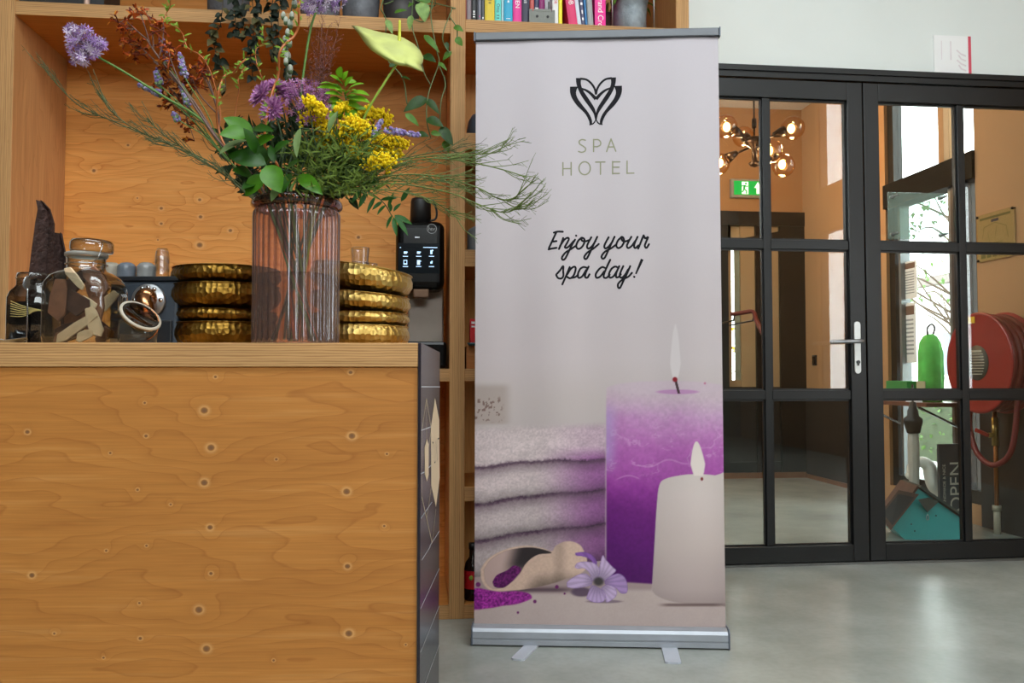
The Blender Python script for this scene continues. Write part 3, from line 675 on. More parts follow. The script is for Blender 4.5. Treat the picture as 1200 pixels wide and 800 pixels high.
tb = MB(); tb.tube([(0.0, FY1+0.02, FZ1+0.01), (0.0, 0.075, 0.06)], 0.008, 10); tb.build('support_pole', m_alu, banner, world=False)
# ---- lettering and logo printed on the sheet
NB = Vector((0, -1, 0))
m_ink = pm('dark_ink', (16, 13, 20), 0.6, var=0.02, spec=0.15); m_olive = pm('olive_ink', (140, 140, 114), 0.6, var=0.02, spec=0.2)
def strokes(L, ox, oy, sc, wid, smooth=True, lift=0.0012):
    b = MB()
    for st in L:
        q = [(ox+x/sc, oy+y/sc) for x, y in st]
        if smooth and len(q) > 2: q = [(v.x, v.y) for v in catmull([Vector((x, y, 0)) for x, y in q], 6)]
        elif smooth: q = [(q[0][0]+(q[1][0]-q[0][0])*k/4, q[0][1]+(q[1][1]-q[0][1])*k/4) for k in range(5)]
        P3 = [bpx(x, y, lift) for x, y in q]; nP = len(P3)
        b.ribbon(P3, wid, NB); 
        b.disc(P3[0]-Vector((0, 0.0001, 0)), wid/2, NB, 10); b.disc(P3[-1]-Vector((0, 0.0001, 0)), wid/2, NB, 10)
    return b
EN = [[(125,112),(165,101),(218,102)],[(152,105),(112,190),(74,272)],[(70,286),(110,276),(152,270)],[(105,206),(152,200)],
 [(222,168),(202,225),(178,282)],[(190,248),(235,185),(270,165),(280,182),(255,232),(240,262),(258,270),(292,245),(330,200)],
 [(345,185),(310,245),(275,320),(240,385),(215,393),(210,368),(245,320),(300,285),(352,250)],[(356,142),(358,144)],
 [(412,165),(376,200),(358,250),(375,280),(410,268),(440,222),(442,180),(415,165),(418,195),(452,202),(490,190)],
 [(515,160),(488,208),(470,255),(485,278),(520,255),(558,200)],[(577,155),(545,222),(510,300),(472,375),(450,386),(442,362),(475,318),(540,275),(592,230)],
 [(695,160),(668,208),(650,252),(662,276),(697,255),(738,200)],[(757,155),(725,222),(690,300),(655,372),(632,382),(622,358),(655,312),(720,275),(775,235)],
 [(828,158),(792,195),(775,245),(795,272),(830,255),(856,205),(848,165),(828,158),(838,195),(872,202),(905,190)],
 [(932,155),(905,202),(885,250),(900,272),(935,250),(975,195)],[(997,155),(970,212),(960,255),(975,272),(1005,245)],
 [(1060,140),(1030,212),(1003,278)],[(1030,212),(1048,165),(1062,148),(1078,172),(1106,158),(1082,215),(1072,250),(1090,270),(1116,232)],
 [(150,548),(188,505),(222,460),(222,510),(224,560),(204,588),(170,584),(150,556)],
 [(290,470),(255,555),(213,650)],[(262,550),(300,490),(338,466),(352,490),(332,555),(295,586),(262,572)],[(300,584),(345,575),(378,552)],
 [(470,478),(435,470),(398,492),(374,550),(385,582),(420,566),(462,500)],[(487,465),(457,530),(450,572),(474,580),(496,545)],
 [(655,478),(630,470),(596,492),(562,542),(568,580),(605,570),(650,515)],[(712,395),(680,462),(650,535),(645,574),(672,582),(706,550)],
 [(790,474),(762,465),(724,490),(698,545),(710,580),(746,565),(786,505)],[(806,460),(776,530),(774,574),(800,572),(822,545)],
 [(848,460),(825,510),(810,560),(830,582),(866,550),(898,495)],[(920,460),(890,530),(850,612),(815,684),(794,680),(796,642),(840,600),(900,570),(938,530)],
 [(960,571),(964,573)]]
tx = strokes([s_ for s_ in EN if min(p[1] for p in s_) < 380 and max(p[0] for p in s_) < 595], 635, 260, 8.889, 0.0070); tx.build('lettering', m_ink, banner, world=False)['label'] = 'dark brush-script word Enjoy'
tx = strokes([s_ for s_ in EN if min(p[1] for p in s_) < 380 and max(p[0] for p in s_) > 595 and max(p[1] for p in s_) < 400], 635, 260, 8.889, 0.0070); tx.build('lettering', m_ink, banner, world=False)['label'] = 'dark brush-script word your'
tx = strokes([s_ for s_ in EN if min(p[1] for p in s_) > 380 and max(p[0] for p in s_) < 520], 635, 260, 8.889, 0.0070); tx.build('lettering', m_ink, banner, world=False)['label'] = 'dark brush-script word spa'
tx = strokes([s_ for s_ in EN if min(p[1] for p in s_) > 380 and max(p[0] for p in s_) > 520], 635, 260, 8.889, 0.0070)
q = [bpx(635+x/8.889, 260+y/8.889, 0.0012) for x, y in [(1045,388),(1012,465),(978,542)]]; tx.ribbon(q, [0.010, 0.008, 0.0055], NB)
tx.build('lettering', m_ink, banner, world=False)['label'] = 'dark brush-script word day with exclamation mark'
el = [(438+72*math.cos(2*PI*k/28), 460+82*math.sin(2*PI*k/28)) for k in range(29)]
SPA = [[(447,102),(405,94),(370,112),(374,148),(418,178),(450,208),(438,243),(398,256),(360,246)],[(600,185),(636,165),(642,128),(612,96),(552,95)],[(552,184),(600,185)],el]
SPB = [[(552,92),(552,247)],[(718,247),(775,86)],[(775,86),(836,243)],[(735,189),(815,187)],[(160,388),(160,550)],[(265,386),(265,547)],[(160,466),(265,464)],[(578,382),(697,380)],[(640,382),(640,537)],
 [(795,373),(795,532)],[(795,379),(887,378)],[(795,447),(877,446)],[(795,528),(882,526)],[(980,368),(980,527)],[(980,524),(1067,522)]]
for _w, _f in (('SPA', lambda s_: s_[0][1] < 300), ('HOTEL', lambda s_: s_[0][1] > 300)):
    tx = strokes([s_ for s_ in SPA if _f(s_)], 645, 155, 10.909, 0.0046); t2 = strokes([s_ for s_ in SPB if _f(s_)], 645, 155, 10.909, 0.0046); tx.add(t2.v, t2.f)
    tx.build('lettering', m_olive, banner, world=False)['label'] = 'thin olive capitals ' + _w
lg = MB()
def lgp(x, y): return bpx(655+x/10.667, 80+(y-(x-463)*0.018)/10.667, 0.0012)
for s in (1, -1):
    mx = (lambda x: x) if s > 0 else (lambda x: 926-x)
    for outer, inner in (([(138,225),(140,300),(166,375),(228,465),(322,560),(368,640),(383,690),(378,714)], [(238,225),(214,300),(236,375),(300,465),(372,560),(410,640),(414,690),(405,700)]),
                         ([(212,118),(218,190),(246,275),(302,375),(377,480),(430,560),(448,620),(455,655)], [(278,120),(276,200),(306,280),(374,385),(440,490),(463,560),(466,620),(464,655)])):
        A = catmull([Vector((x, y, 0)) for x, y in outer], 4); B = catmull([Vector((x, y, 0)) for x, y in inner], 4)
        vs = []
        for a, b_ in zip(A, B): vs += [lgp(mx(a.x), a.y), lgp(mx(b_.x), b_.y)]
        lg.add(vs, [(2*i, 2*i+1, 2*i+3, 2*i+2) for i in range(len(A)-1)])
    for st, wd in (([(265,128),(340,140),(400,185),(446,255),(462,330)], [22, 20, 20, 20, 18]), ([(285,252),(340,275),(400,318),(463,386)], [16, 22, 26, 34]), ([(382,706),(430,690),(463,642)], [12, 13, 10])):
        A = catmull([Vector((x, y, 0)) for x, y in st], 4); W = [np.interp(i, np.linspace(0, len(A)-1, len(wd)), wd)/10.667/345*1.35 for i in range(len(A))]
        lg.ribbon([lgp(mx(a.x), a.y) for a in A], W, NB)
lg.build('logo', m_ink, banner, world=False)['label'] = 'dark logo of two folded leaves forming a heart'
# ================================================================ COUNTER
CTZ = 0.967
crz = math.radians(-4.6); cloc = Vector((0.001, 1.764, 0))
CM = Matrix.Translation(cloc) @ Matrix.Rotation(crz, 4, 'Z'); CMi = CM.inverted()
cny = CM.to_3x3() @ Vector((0, 1, 0)); cnx = CM.to_3x3() @ Vector((1, 0, 0))
counter = thing('bar_counter', 'low plywood bar counter with a dark printed end panel, vase and bowls standing on it', 'counter', cloc, crz)
kn = []
for (x, y, r) in [(455,192,8),(470,275,8),(455,353,7.5),(468,453,6),(443,637,8),(460,724,8),(785,249,7.5),(773,373,7.5),(775,540,6),(778,690,8),(480,117,3.5),(325,249,4),(245,287,3),(306,369,3.2),(616,301,3.2),(863,289,3),(470,556,4),(312,701,4),(310,622,3),(236,505,3),(326,494,3),(782,107,4.5),(857,450,3),(322,175,3),(380,402,2.8),(905,715,2.6),(230,744,2.8),(610,750,3),(60,240,5),(70,560,6),(120,690,3)]:
    q = CMi @ at_pl(x/1.904, 380+y/1.904, cloc, cny); kn.append((q.x, q.z, r/1.904/570*0.95))
m_front = ply('counter_front_veneer', 'x', 'z', (190, 127, 60), (146, 84, 32), kn, freq=13, seed=3.3, lines=0.48)
m_edge_z = ply_edge('ply_edge_stacked', 'z'); m_edge_x = ply_edge('ply_edge_upright', 'x'); m_edge_y = ply_edge('ply_edge_deep', 'y')
m_top = ply('worktop_veneer', 'x', 'y', (206, 156, 96), (176, 118, 62))
board('worktop', -1.75, -0.0005, -0.003, 0.70, CTZ-0.049, CTZ, 'z', m_top, m_edge_z, counter, world=False)
board('front_panel', -1.75, -0.0005, 0.002, 0.020, 0.0, CTZ-0.0495, 'y', m_front, m_edge_y, counter, world=False)
m_car = ply('carcass_veneer', 'x', 'z', (190, 140, 86), (160, 108, 58))
board('back_panel', -1.75, -0.0005, 0.66, 0.678, 0.0, CTZ-0.0495, 'y', m_car, m_edge_y, counter, world=False)
m_endp = pm('dark_print_laminate', (40, 33, 40), 0.25, var=0.25, scale=3, spec=0.45, c2=(28, 25, 34))
MB().box(0.0, 0.006, -0.003, 0.70, 0.0, CTZ).build('end_panel', m_endp, counter, world=False)
def sp(px, py): 
    q = CMi @ at_pl(px, py, CM @ Vector((0.006, 0, 0)), cnx); q.x = 0.0068; q.y = min(max(q.y, 0.0), 0.698); return q
m_cream = pm('cream_print', (226, 200, 160), 0.4, var=0.03); m_wline = pm('white_print', (196, 196, 200), 0.4, var=0.03)
NXV = Vector((1, 0, 0))
g = MB(); g.add([sp(*p) for p in [(509.5, 466), (514.3, 492), (515.0, 559), (510.6, 594), (505.0, 569), (504.6, 500)]], [(5, 4, 3, 2, 1, 0)])
g.add([sp(*p) for p in [(500, 514), (502, 521), (502, 556), (500, 564), (497.4, 555), (497.2, 524)]], [(5, 4, 3, 2, 1, 0)])
def lines(L, w_):
    for st in L: g.ribbon([sp(*p) for p in st], w_, NXV)
lines([[(499.5, 467), (494, 504)], [(494, 504), (494, 582)], [(494, 582), (506, 636)], [(506, 636), (510.6, 596)], [(499.5, 467), (504.6, 500)], [(499.5, 467), (499.6, 515)], [(504.5, 506), (502.2, 522)], [(504.8, 572), (500, 606)]], 0.004)
g.build('printed_shapes', m_cream, counter, world=False)
g = MB(); lines([[(490.8, 453.5), (516, 453)], [(491, 506), (504.6, 500)], [(491, 558), (497, 553)], [(502, 548), (504.8, 545)], [(492, 609), (506, 588)], [(503, 640), (516.5, 616)], [(494, 656), (504, 640)], [(492.5, 713), (516.5, 658)], [(492.5, 764), (516.5, 700)], [(498, 800), (516.5, 743)]], 0.0022)
g.build('printed_lines', m_wline, counter, world=False)
g = MB(); lines([[(506.2, 517), (506.2, 533)], [(506.2, 518), (507.4, 519)], [(507.4, 519), (507.4, 525)], [(508.4, 520), (508.4, 542)], [(508.4, 542), (509.6, 541)], [(510.2, 516), (510.2, 541)], [(510.2, 516), (511.8, 540)], [(511.8, 540), (511.8, 514)], [(512.4, 514), (514.2, 513.4)], [(513.3, 514), (513.3, 538)]], 0.0035)
for v in range(len(g.v)): g.v[v] = (0.0074, g.v[v][1], g.v[v][2])
g.build('lettering', m_ink, counter, world=False)
# ================================================================ THINGS ON THE COUNTER
def spot(px, d, z=CTZ):
    v = at(px, 402, d); return Vector((v.x, v.y, z))
def sc(d): return d/1000.0      # metres per photo pixel at distance d
def zy(py, d): return at(600, py, d).z
# ---- vase
VD = 2.0; vb = spot(346.5, VD)
vase = thing('glass_vase', 'tall ribbed pink glass vase holding the bouquet on the plywood counter', 'vase', vb)
m_vase = glassm('pink_ribbed_glass', (253, 240, 237), edge=(150, 100, 92), refl=2.4, ior=1.5, rough=0.08, epow=0.7, haze=0.06, hazec=(238, 206, 196))  # diffuse haze puts light refracted by the ribs into the glass colour
m_rim = glassm('pink_rim_glass', (222, 190, 180), edge=(130, 92, 82), refl=1.8, ior=1.5, rough=0.02)
VH = 0.346; NR = 34
pr = [(0.097, 0.0), (0.099, 0.006), (0.0985, 0.02), (0.098, 0.12), (0.098, 0.22), (0.0985, 0.30), (0.0985, 0.312), (0.094, 0.322)]
ribf = lambda a, r, z: r+0.0050*(abs(math.cos(a*NR/2))**0.9-0.5)*(1 if 0.01 < z < 0.315 else 0.2)
b = MB(); b.shell(pr, NR*8, None, ribf); b.build('ribbed_body', m_vase, vase, True, world=False)
b = MB(); b.shell([(0.0, 0.012), (0.085, 0.012), (0.0905, 0.02), (0.0905, 0.30), (0.089, 0.32)], 64); b.build('inner_wall', glassm('pink_inner_glass', (252, 246, 244), refl=0.3), vase, True, world=False)
b = MB(); b.shell([(0.094, 0.320), (0.100, 0.323), (0.1055, 0.330), (0.1055, 0.339), (0.100, 0.346), (0.094, 0.346), (0.0895, 0.340), (0.089, 0.320)], 72); b.build('rim', m_rim, vase, True, world=False)
b = MB(); b.lathe([(0.0, 0.0005), (0.096, 0.0005), (0.0965, 0.008), (0.0, 0.010)], 64); b.build('foot_disc', m_rim, vase, True, world=False)
b = MB(); b.shell([(0.0885, 0.014), (0.0885, 0.168), (0.0, 0.168)], 48); b.build('water', glassm('vase_water', (228, 220, 208), edge=(205, 195, 175), refl=0.3, ior=1.33), vase, True, world=False)
# ---- hammered brass bowls
def hammered(name, c, c2, rough):
    k = NT(name); co = k.obj(); vo = k.new('ShaderNodeTexVoronoi'); vo.inputs['Scale'].default_value = 78.0; vo.inputs['Randomness'].default_value = 0.45; k.link(co, vo.inputs['Vector'])
    h = k.math('POWER', vo.outputs['Distance'], 1.6); pat = k.noise(co, 14, 3)
    k.link(k.mix(k.ramp(pat, [(0.35, 0.0), (0.65, 1.0)]), rgb(c), rgb(c2)), k.b.inputs['Base Color']); k.b.inputs['Metallic'].default_value = 1.0; k.b.inputs['Roughness'].default_value = rough
    k.bump(h, 0.55, 0.006); return k.m
m_brass = hammered('hammered_brass', (214, 184, 112), (186, 150, 78), 0.36); m_brassd = hammered('aged_hammered_brass', (160, 124, 56), (116, 84, 32), 0.34)
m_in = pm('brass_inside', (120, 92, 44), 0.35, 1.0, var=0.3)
def bowl(c, R_, h, mat, label, grp, tilt=0.0, tdir=0.0):
    o = thing('brass_bowl', label, 'bowl', c, 0, grp); M = Matrix.Rotation(tilt, 4, Vector((math.cos(tdir), math.sin(tdir), 0)))
    s = R_/0.14
    b = MB(); b.shell([(0.0, 0.0), (0.088*s, 0.0), (0.115*s, 0.06*h), (0.132*s, 0.26*h), (0.140*s, 0.52*h), (0.1385*s, 0.72*h), (0.134*s, 0.88*h), (0.1325*s, 0.955*h)], 72, M); b.build('hammered_wall', mat, o, True, world=False)
    b = MB(); b.shell([(0.1325*s, 0.95*h), (0.1365*s, 0.975*h), (0.1355*s, 1.0*h), (0.130*s, 0.99*h), (0.129*s, 0.96*h)], 72, M); b.build('rim', mat, o, True, world=False)
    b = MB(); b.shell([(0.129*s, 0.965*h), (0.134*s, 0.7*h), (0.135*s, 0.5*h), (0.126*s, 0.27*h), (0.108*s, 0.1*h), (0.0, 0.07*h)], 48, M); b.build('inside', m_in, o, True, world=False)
    return o
D1 = 2.22; q = spot(264, D1)
for i, (z0, h, R_, lb) in enumerate([(0.0, 0.068, 0.133, 'bottom'), (0.066, 0.034, 0.131, 'second from the bottom'), (0.101, 0.064, 0.140, 'second from the top'), (0.163, 0.046, 0.138, 'topmost')]):
    bowl(q+Vector((0.002*(i % 2), 0, z0)), R_, h, m_brassd, 'dark hammered brass bowl, %s of the stack between capsule machine and vase' % lb, 'dark brass bowls beside the capsule machine', 0.02*(i == 1), 1.4)
q = spot(421, D1)
T0 = Matrix.Rotation(0, 4, 'Z')
for i, (z0, h, R_, lb, tl) in enumerate([(0.0, 0.060, 0.131, 'bottom', 0.0), (0.058, 0.034, 0.1305, 'second from the bottom', 0.0), (0.096, 0.046, 0.131, 'second from the top', 0.07), (0.148, 0.062, 0.134, 'topmost and most tilted', 0.135)]):
    bowl(q+Vector((0, 0, z0)), R_, h, m_brass, 'bright hammered brass bowl, %s of the stack between vase and counter end' % lb, 'bright brass bowls at the counter end', tl, PI/2)
# ---- drinking glasses stacked behind the bowls
m_clear = glassm('clear_glass', (254, 254, 254), edge=(232, 234, 234), refl=2.4)
def tumbler_mesh(h=0.088):
    b = MB(); b.shell([(0.0, 0.0), (0.019, 0.0), (0.0205, 0.004), (0.0215, h*0.3), (0.0235, h*0.6), (0.026, h*0.97), (0.0262, h), (0.0245, h*0.97), (0.021, h*0.5), (0.019, 0.008), (0.0, 0.007)], 20, None, lambda a, r, z: r*(1+0.02*math.cos(a*10)))
    return b
tm = None
for (px, d, n, nm) in ((421, 2.40, 6, 'front'), (431, 2.43, 5, 'rear')):
    q = spot(px, d)
    for i in range(n):
        if tm is None: tm = tumbler_mesh().build('drinking_glass', m_clear, None, True)
        else: tm = tm.copy(); COL.objects.link(tm)
        tm.location = q+Vector((0, 0, 0.0005+i*0.041)); tag(tm, 'clear tumbler, %s in the %s glass stack behind bright bowls' % ('topmost' if i == n-1 else ['lowest', 'second from the bottom', 'third from the bottom', 'fourth from the bottom', 'fifth from the bottom'][i], nm), 'glass', 'tumblers stacked behind the bright bowls')
# ---- capsule coffee machine
KD = 2.12; q = spot(165, KD); krz = YAW
cm = thing('capsule_coffee_machine', 'slate grey capsule coffee machine with bronze spout behind the open jar', 'coffee machine', q, krz)
s = sc(KD); m_slate = pm('slate_plastic', (62, 72, 84), 0.45, var=0.08); m_slated = pm('dark_slate_plastic', (30, 34, 40), 0.4)
kw = 0.086; kh = zy(323, KD)-CTZ
b = MB(); b.box(-kw, kw, 0.012, 0.27, 0.0, kh-0.012); b.build('body', m_slate, cm, world=False, bevel=0.008)
MB().box(-kw-0.001, kw+0.001, 0.008, 0.272, kh-0.012, kh).build('cup_warmer', m_slated, cm, world=False, bevel=0.002)
MB().box(0.012, kw-0.012, 0.006, 0.02, 0.0, 0.072).build('drip_tray', m_slated, cm, world=False, bevel=0.004)
fx, fz = (172-165)*s, zy(352, KD)-CTZ; FM = Matrix.Translation((fx, 0.012, fz)) @ Matrix.Rotation(PI/2, 4, 'X')
b = MB(); b.lathe([(0.0, 0.0), (0.0425, 0.0), (0.0425, 0.008), (0.040, 0.011), (0.0, 0.011)], 40, FM); dp = b.build('dial_plate', m_alu, cm, True, world=False)
for a in (60, 88, 116, 2, 178):
    b = MB(); b.lathe([(0.0, 0.0), (0.0052, 0.0), (0.0052, 0.0025), (0.0, 0.003)], 12, FM @ Matrix.Translation((0.033*math.cos(math.radians(a)), 0.033*math.sin(math.radians(a)), 0.011))); b.build('button', pm('chrome', (210, 212, 216), 0.12, 1.0), dp, True, world=False)
m_bronze = pm('polished_bronze', (196, 138, 96), 0.22, 1.0, var=0.1)
b = MB(); pts = [(fx-0.002, 0.0, fz+0.004), (fx, -0.014, fz-0.004), (fx+0.006, -0.024, fz-0.018), (fx+0.012, -0.028, fz-0.040)]
b.tube(catmull(pts, 5), [0.024, 0.0225, 0.019], 24); b.ball((fx-0.002, -0.004, fz+0.006), 0.027, 20, 12, (1, 0.8, 0.95)); sp_ = b.build('spout', m_bronze, cm, True, world=False)
b = MB(); b.box(fx-0.014, fx+0.010, -0.0275, -0.012, fz+0.003, fz+0.007); b.build('slot', m_slated, sp_, world=False)
b = MB(); b.tube([(fx+0.012, -0.028, fz-0.036), (fx+0.013, -0.028, fz-0.056)], [0.0205, 0.018], 24); b.build('outlet_ring', pm('dark_bronze', (110, 74, 50), 0.3, 1.0), sp_, True, world=False)
MB().box(fx-0.014, fx+0.012, 0.0105, 0.0125, kh-0.024, kh-0.020).build('name_strip', m_alu, cm, world=False)
# cups and glasses on its top
m_cupg = pm('grey_glazed_cup', (120, 130, 142), 0.25, var=0.2, scale=30, coat=0.5); m_cupl = pm('pale_glazed_cup', (164, 164, 162), 0.25, var=0.2, scale=30, coat=0.5); m_cupb = pm('beige_glazed_cup', (176, 168, 152), 0.3, var=0.2, scale=30)
ktop = zy(323, KD)
for px, m, lb in ((147, m_cupg, 'blue grey ribbed espresso cup upside down on the capsule machine, leftmost of the grey pair'), (170, m_cupl, 'pale grey ribbed espresso cup upside down between blue grey cup and stacked clear cups'), (129, m_cupb, 'beige espresso cup upside down on the capsule machine behind the big jar')):
    b = MB(); h = 0.043; r = 0.0225
    prf = [(r, 0.0)]+[(r+0.0016*(k % 2)-0.0005*(k > 8), 0.003+k*0.0032) for k in range(10)]+[(r*0.93, 0.036), (r*0.75, 0.0405), (r*0.55, 0.043), (0.0, 0.043)]
    b.lathe(prf, 28); o = b.build('espresso_cup', m, None, True); o.location = at(px, 402, KD+0.08) ; o.location.z = ktop; tag(o, lb, 'cup', 'cups on the capsule machine')
for i in range(3):
    b = MB(); b.shell([(0.019, 0.0), (0.0185, 0.012), (0.0165, 0.03), (0.013, 0.0385), (0.0, 0.039), (0.0, 0.036), (0.0155, 0.03), (0.0175, 0.0)], 20)
    o = b.build('glass_cup', m_clear, None, True); o.location = at(188.5, 402, KD+0.08); o.location.z = ktop+i*0.0205; tag(o, 'small clear glass cup upside down in the stack on the capsule machine, %s' % ['lowest', 'middle', 'topmost'][i], 'cup', 'clear cups on the capsule machine')
# ---- big clip-top jar of bark
JD = 1.95; q = spot(99.5, JD); jar = thing('clip_top_jar', 'big square clip-top glass jar full of wood chips and bark', 'jar', q, YAW)
def squirc(p): return lambda a, r, z: r/((abs(math.cos(a))**p+abs(math.sin(a))**p)**(1.0/p)) if z < 0.172 else r
m_jar = glassm('jar_glass', (246, 249, 248), edge=(150, 154, 154), refl=2.4, ior=1.5)
b = MB(); b.shell([(0.0, 0.001), (0.066, 0.001), (0.072, 0.008), (0.0735, 0.02), (0.0735, 0.125), (0.071, 0.142), (0.062, 0.158), (0.048, 0.169), (0.043, 0.1725), (0.041, 0.178), (0.041, 0.200), (0.0435, 0.203)], 64, None, squirc(6)); b.build('jar_body', m_jar, jar, True, world=False)
b = MB(); b.shell([(0.0, 0.006), (0.064, 0.007), (0.0695, 0.02), (0.0695, 0.125), (0.066, 0.140), (0.044, 0.166), (0.038, 0.178), (0.038, 0.203), (0.0435, 0.203)], 48, None, squirc(6)); b.build('jar_inside', glassm('jar_inner', (248, 250, 249), refl=1.0), jar, True, world=False)
b = MB(); b.lathe([(0.0, 0.214), (0.0445, 0.214), (0.0465, 0.219), (0.0465, 0.234), (0.043, 0.240), (0.030, 0.243), (0.0, 0.244)], 40, Matrix.Translation((0.003, 0, 0.002)) @ Matrix.Rotation(0.04, 4, 'Y')); b.build('lid', m_jar, jar, True, world=False)
b = MB(); b.shell([(0.043, 0.204), (0.046, 0.206), (0.046, 0.212), (0.043, 0.214)], 32); b.build('rubber_seal', pm('grey_rubber_seal', (150, 146, 138), 0.6), jar, True, world=False)
m_wire = pm('steel_wire', (190, 192, 194), 0.2, 1.0)
b = MB(); b.tube([(0.0445*math.cos(t*PI/16), 0.0445*math.sin(t*PI/16), 0.187) for t in range(33)], 0.0012, 6); b.tube(catmull([(0.03, -0.034, 0.187), (0.046, -0.04, 0.20), (0.05, -0.03, 0.225), (0.04, -0.01, 0.238)], 5), 0.0012, 6); b.build('wire_clip', m_wire, jar, True, world=False)
m_chip = [pm('pale_wood_chip', (238, 208, 170), 0.7, var=0.2, scale=40), pm('brown_bark_chip', (152, 102, 76), 0.75, var=0.35, scale=40), pm('dark_bark_chip', (92, 62, 52), 0.8, var=0.3, scale=40)]
JM = Matrix.Translation(q) @ Matrix.Rotation(YAW, 4, 'Z')
def chip(M, L, w_, t, m, label, grp):
    b = MB(); prof = [(-L/2, -w_*0.35), (-L*0.3, -w_*0.5), (L*0.3, -w_*0.42), (L/2, -w_*0.1), (L*0.42, w_*0.4), (0, w_*0.5), (-L*0.4, w_*0.42)]
    b.prism([(u, v+0.15*w_*math.sin(u/L*5)) for u, v in prof], M, t); o = b.build('wood_chip', m, None, False, bevel=0.0012, seg=1); tag(o, label, 'wood chip', grp)
rnd = random.Random(4)
CH = [(-20, 352, 1, 48, 22, 70), (-12, 335, 2, 44, 20, 30), (8, 340, 1, 46, 24, 100), (20, 330, 1, 40, 20, -60), (-8, 372, 1, 46, 26, 20), (2, 385, 0, 58, 12, 28), (14, 368, 1, 44, 24, 60), (24, 352, 0, 30, 13, 35), (22, 378, 0, 36, 16, 95), (-24, 388, 2, 30, 16, 10), (13, 394, 0, 20, 12, 5), (-15, 394, 1, 34, 14, 0), (2, 318, 0, 34, 10, -55), (-4, 355, 2, 40, 26, 130), (26, 394, 1, 24, 14, 40), (-22, 372, 2, 36, 24, 85), (10, 355, 0, 22, 9, -40), (16, 385, 2, 34, 20, 120)]
for i, (dx, py, mi, L, w_, an) in enumerate(CH):
    yy = -0.048+0.082*((i*7) % 18)/18.0 if i not in (5, 8, 10, 12) else -0.058+0.004*(i % 3)
    z = min(max(zy(py, JD)-CTZ, 0.02), 0.150); x = min(max(dx*sc(JD), -0.045), 0.045)
    if py < 325: x *= 0.4
    M = JM @ Matrix.Translation((x, yy, z)) @ Matrix.Rotation(rnd.uniform(-0.25, 0.25), 4, 'Z') @ Matrix.Rotation(math.radians(-an), 4, 'Y')
    chip(M, L*sc(JD), w_*sc(JD), 0.006, m_chip[mi], '%s inside the big clip-top jar' % ['pale split wood chip', 'brown bark chip', 'dark bark chip'][mi], 'bark in the clip-top jar')
# ---- dark jar, bark strips, spoon
DD = 2.08; q = spot(39, DD); dj = thing('storage_jar', 'dark-filled square glass jar with raffia tie beside the bookcase upright', 'jar', q, YAW+0.2)
b = MB(); b.shell([(0.0, 0.001), (0.046, 0.001), (0.051, 0.008), (0.051, 0.120), (0.046, 0.135), (0.036, 0.148), (0.034, 0.152), (0.034, 0.165), (0.037, 0.168)], 48, None, squirc(6)); b.build('jar_body', glassm('smoke_jar_glass', (196, 196, 194), edge=(70, 70, 70), refl=2.2), dj, True, world=False)
b = MB(); b.lathe([(0.0, 0.006), (0.044, 0.006), (0.046, 0.012), (0.046, 0.102), (0.030, 0.112), (0.0, 0.106)], 32, None, squirc(6)); o = b.build('dark_filling', pm('dark_dried_filling', (36, 28, 26), 0.7, var=0.5, scale=70, bump=0.6), dj, world=False)
b = MB(); b.lathe([(0.0, 0.168), (0.038, 0.168), (0.040, 0.173), (0.038, 0.182), (0.0, 0.186)], 32); b.build('lid', m_jar, dj, True, world=False)
b = MB()
for k_ in range(7):
    a = -0.9+k_*0.08; b.tube(catmull([(0.02+0.003*k_, -0.0535, 0.088), (-0.005, -0.056, 0.086+0.004*(k_-3)), (-0.034, -0.0535, 0.092+0.006*(k_-3))], 4), 0.0009, 5)
b.build('raffia_tie', pm('straw_raffia', (196, 180, 110), 0.6), dj, True, world=False)
b = MB(); x = 0.016; b.tube(catmull([(x, -0.0575, 0.006), (x+0.001, -0.057, 0.06), (x-0.001, -0.056, 0.115), (x-0.002, -0.055, 0.140)], 5), [0.0022, 0.0018], 8); b.leaf((x-0.002, -0.055, 0.135), (x-0.004, -0.054, 0.172), 0.018, (0, -1, 0.1), 0.05, 0.3)
so = b.build('metal_spoon', m_wire, None, True); so.location = q; so.rotation_euler = (0, 0, YAW+0.0); tag(so, 'thin steel spoon leaning on the dark-filled jar', 'spoon')
m_bark = pm('dark_bark', (70, 46, 40), 0.8, var=0.5, scale=25, bump=0.8)
def bark(pxs, d, label):
    L = [(at(a, y, d), at(c_, y, d+0.02)) for a, c_, y in pxs]; b = MB(); vs = []
    for u, v in L:
        mid = (u+v)/2+CF*0.022; vs += [u, mid, v, v+CF*0.006, mid+CF*0.006, u+CF*0.006]
    fs = []
    for i in range(len(L)-1):
        o = i*6
        for k_ in range(6): fs.append((o+k_, o+(k_+1) % 6, o+6+(k_+1) % 6, o+6+k_))
    fs.append(tuple(range(5, -1, -1))); fs.append(tuple(len(vs)-6+k_ for k_ in range(6)))
    b.add(vs, fs); o = b.build('bark_strip', m_bark, None, False); tag(o, label, 'bark')
bark([(26, 62, 409.5), (30, 63, 350), (36, 62, 300), (41, 63, 262), (44, 58, 245), (42, 47, 234)], 2.22, 'tall dark curled bark strip standing behind the dark-filled jar')
bark([(58, 78, 409), (60, 77, 340), (62, 76, 295), (63, 70, 272)], 2.26, 'shorter brown bark strip standing behind the big clip-top jar')
b = MB(); rnd = random.Random(2); q = spot(4, 1.98)
pts = [q+Vector((0.03*(i-1.5)+rnd.uniform(-.008, .008), 0.02*(j-1.5)+rnd.uniform(-.006, .006), 0.003+rnd.uniform(0, 0.022))) for i in range(4) for j in range(4)]
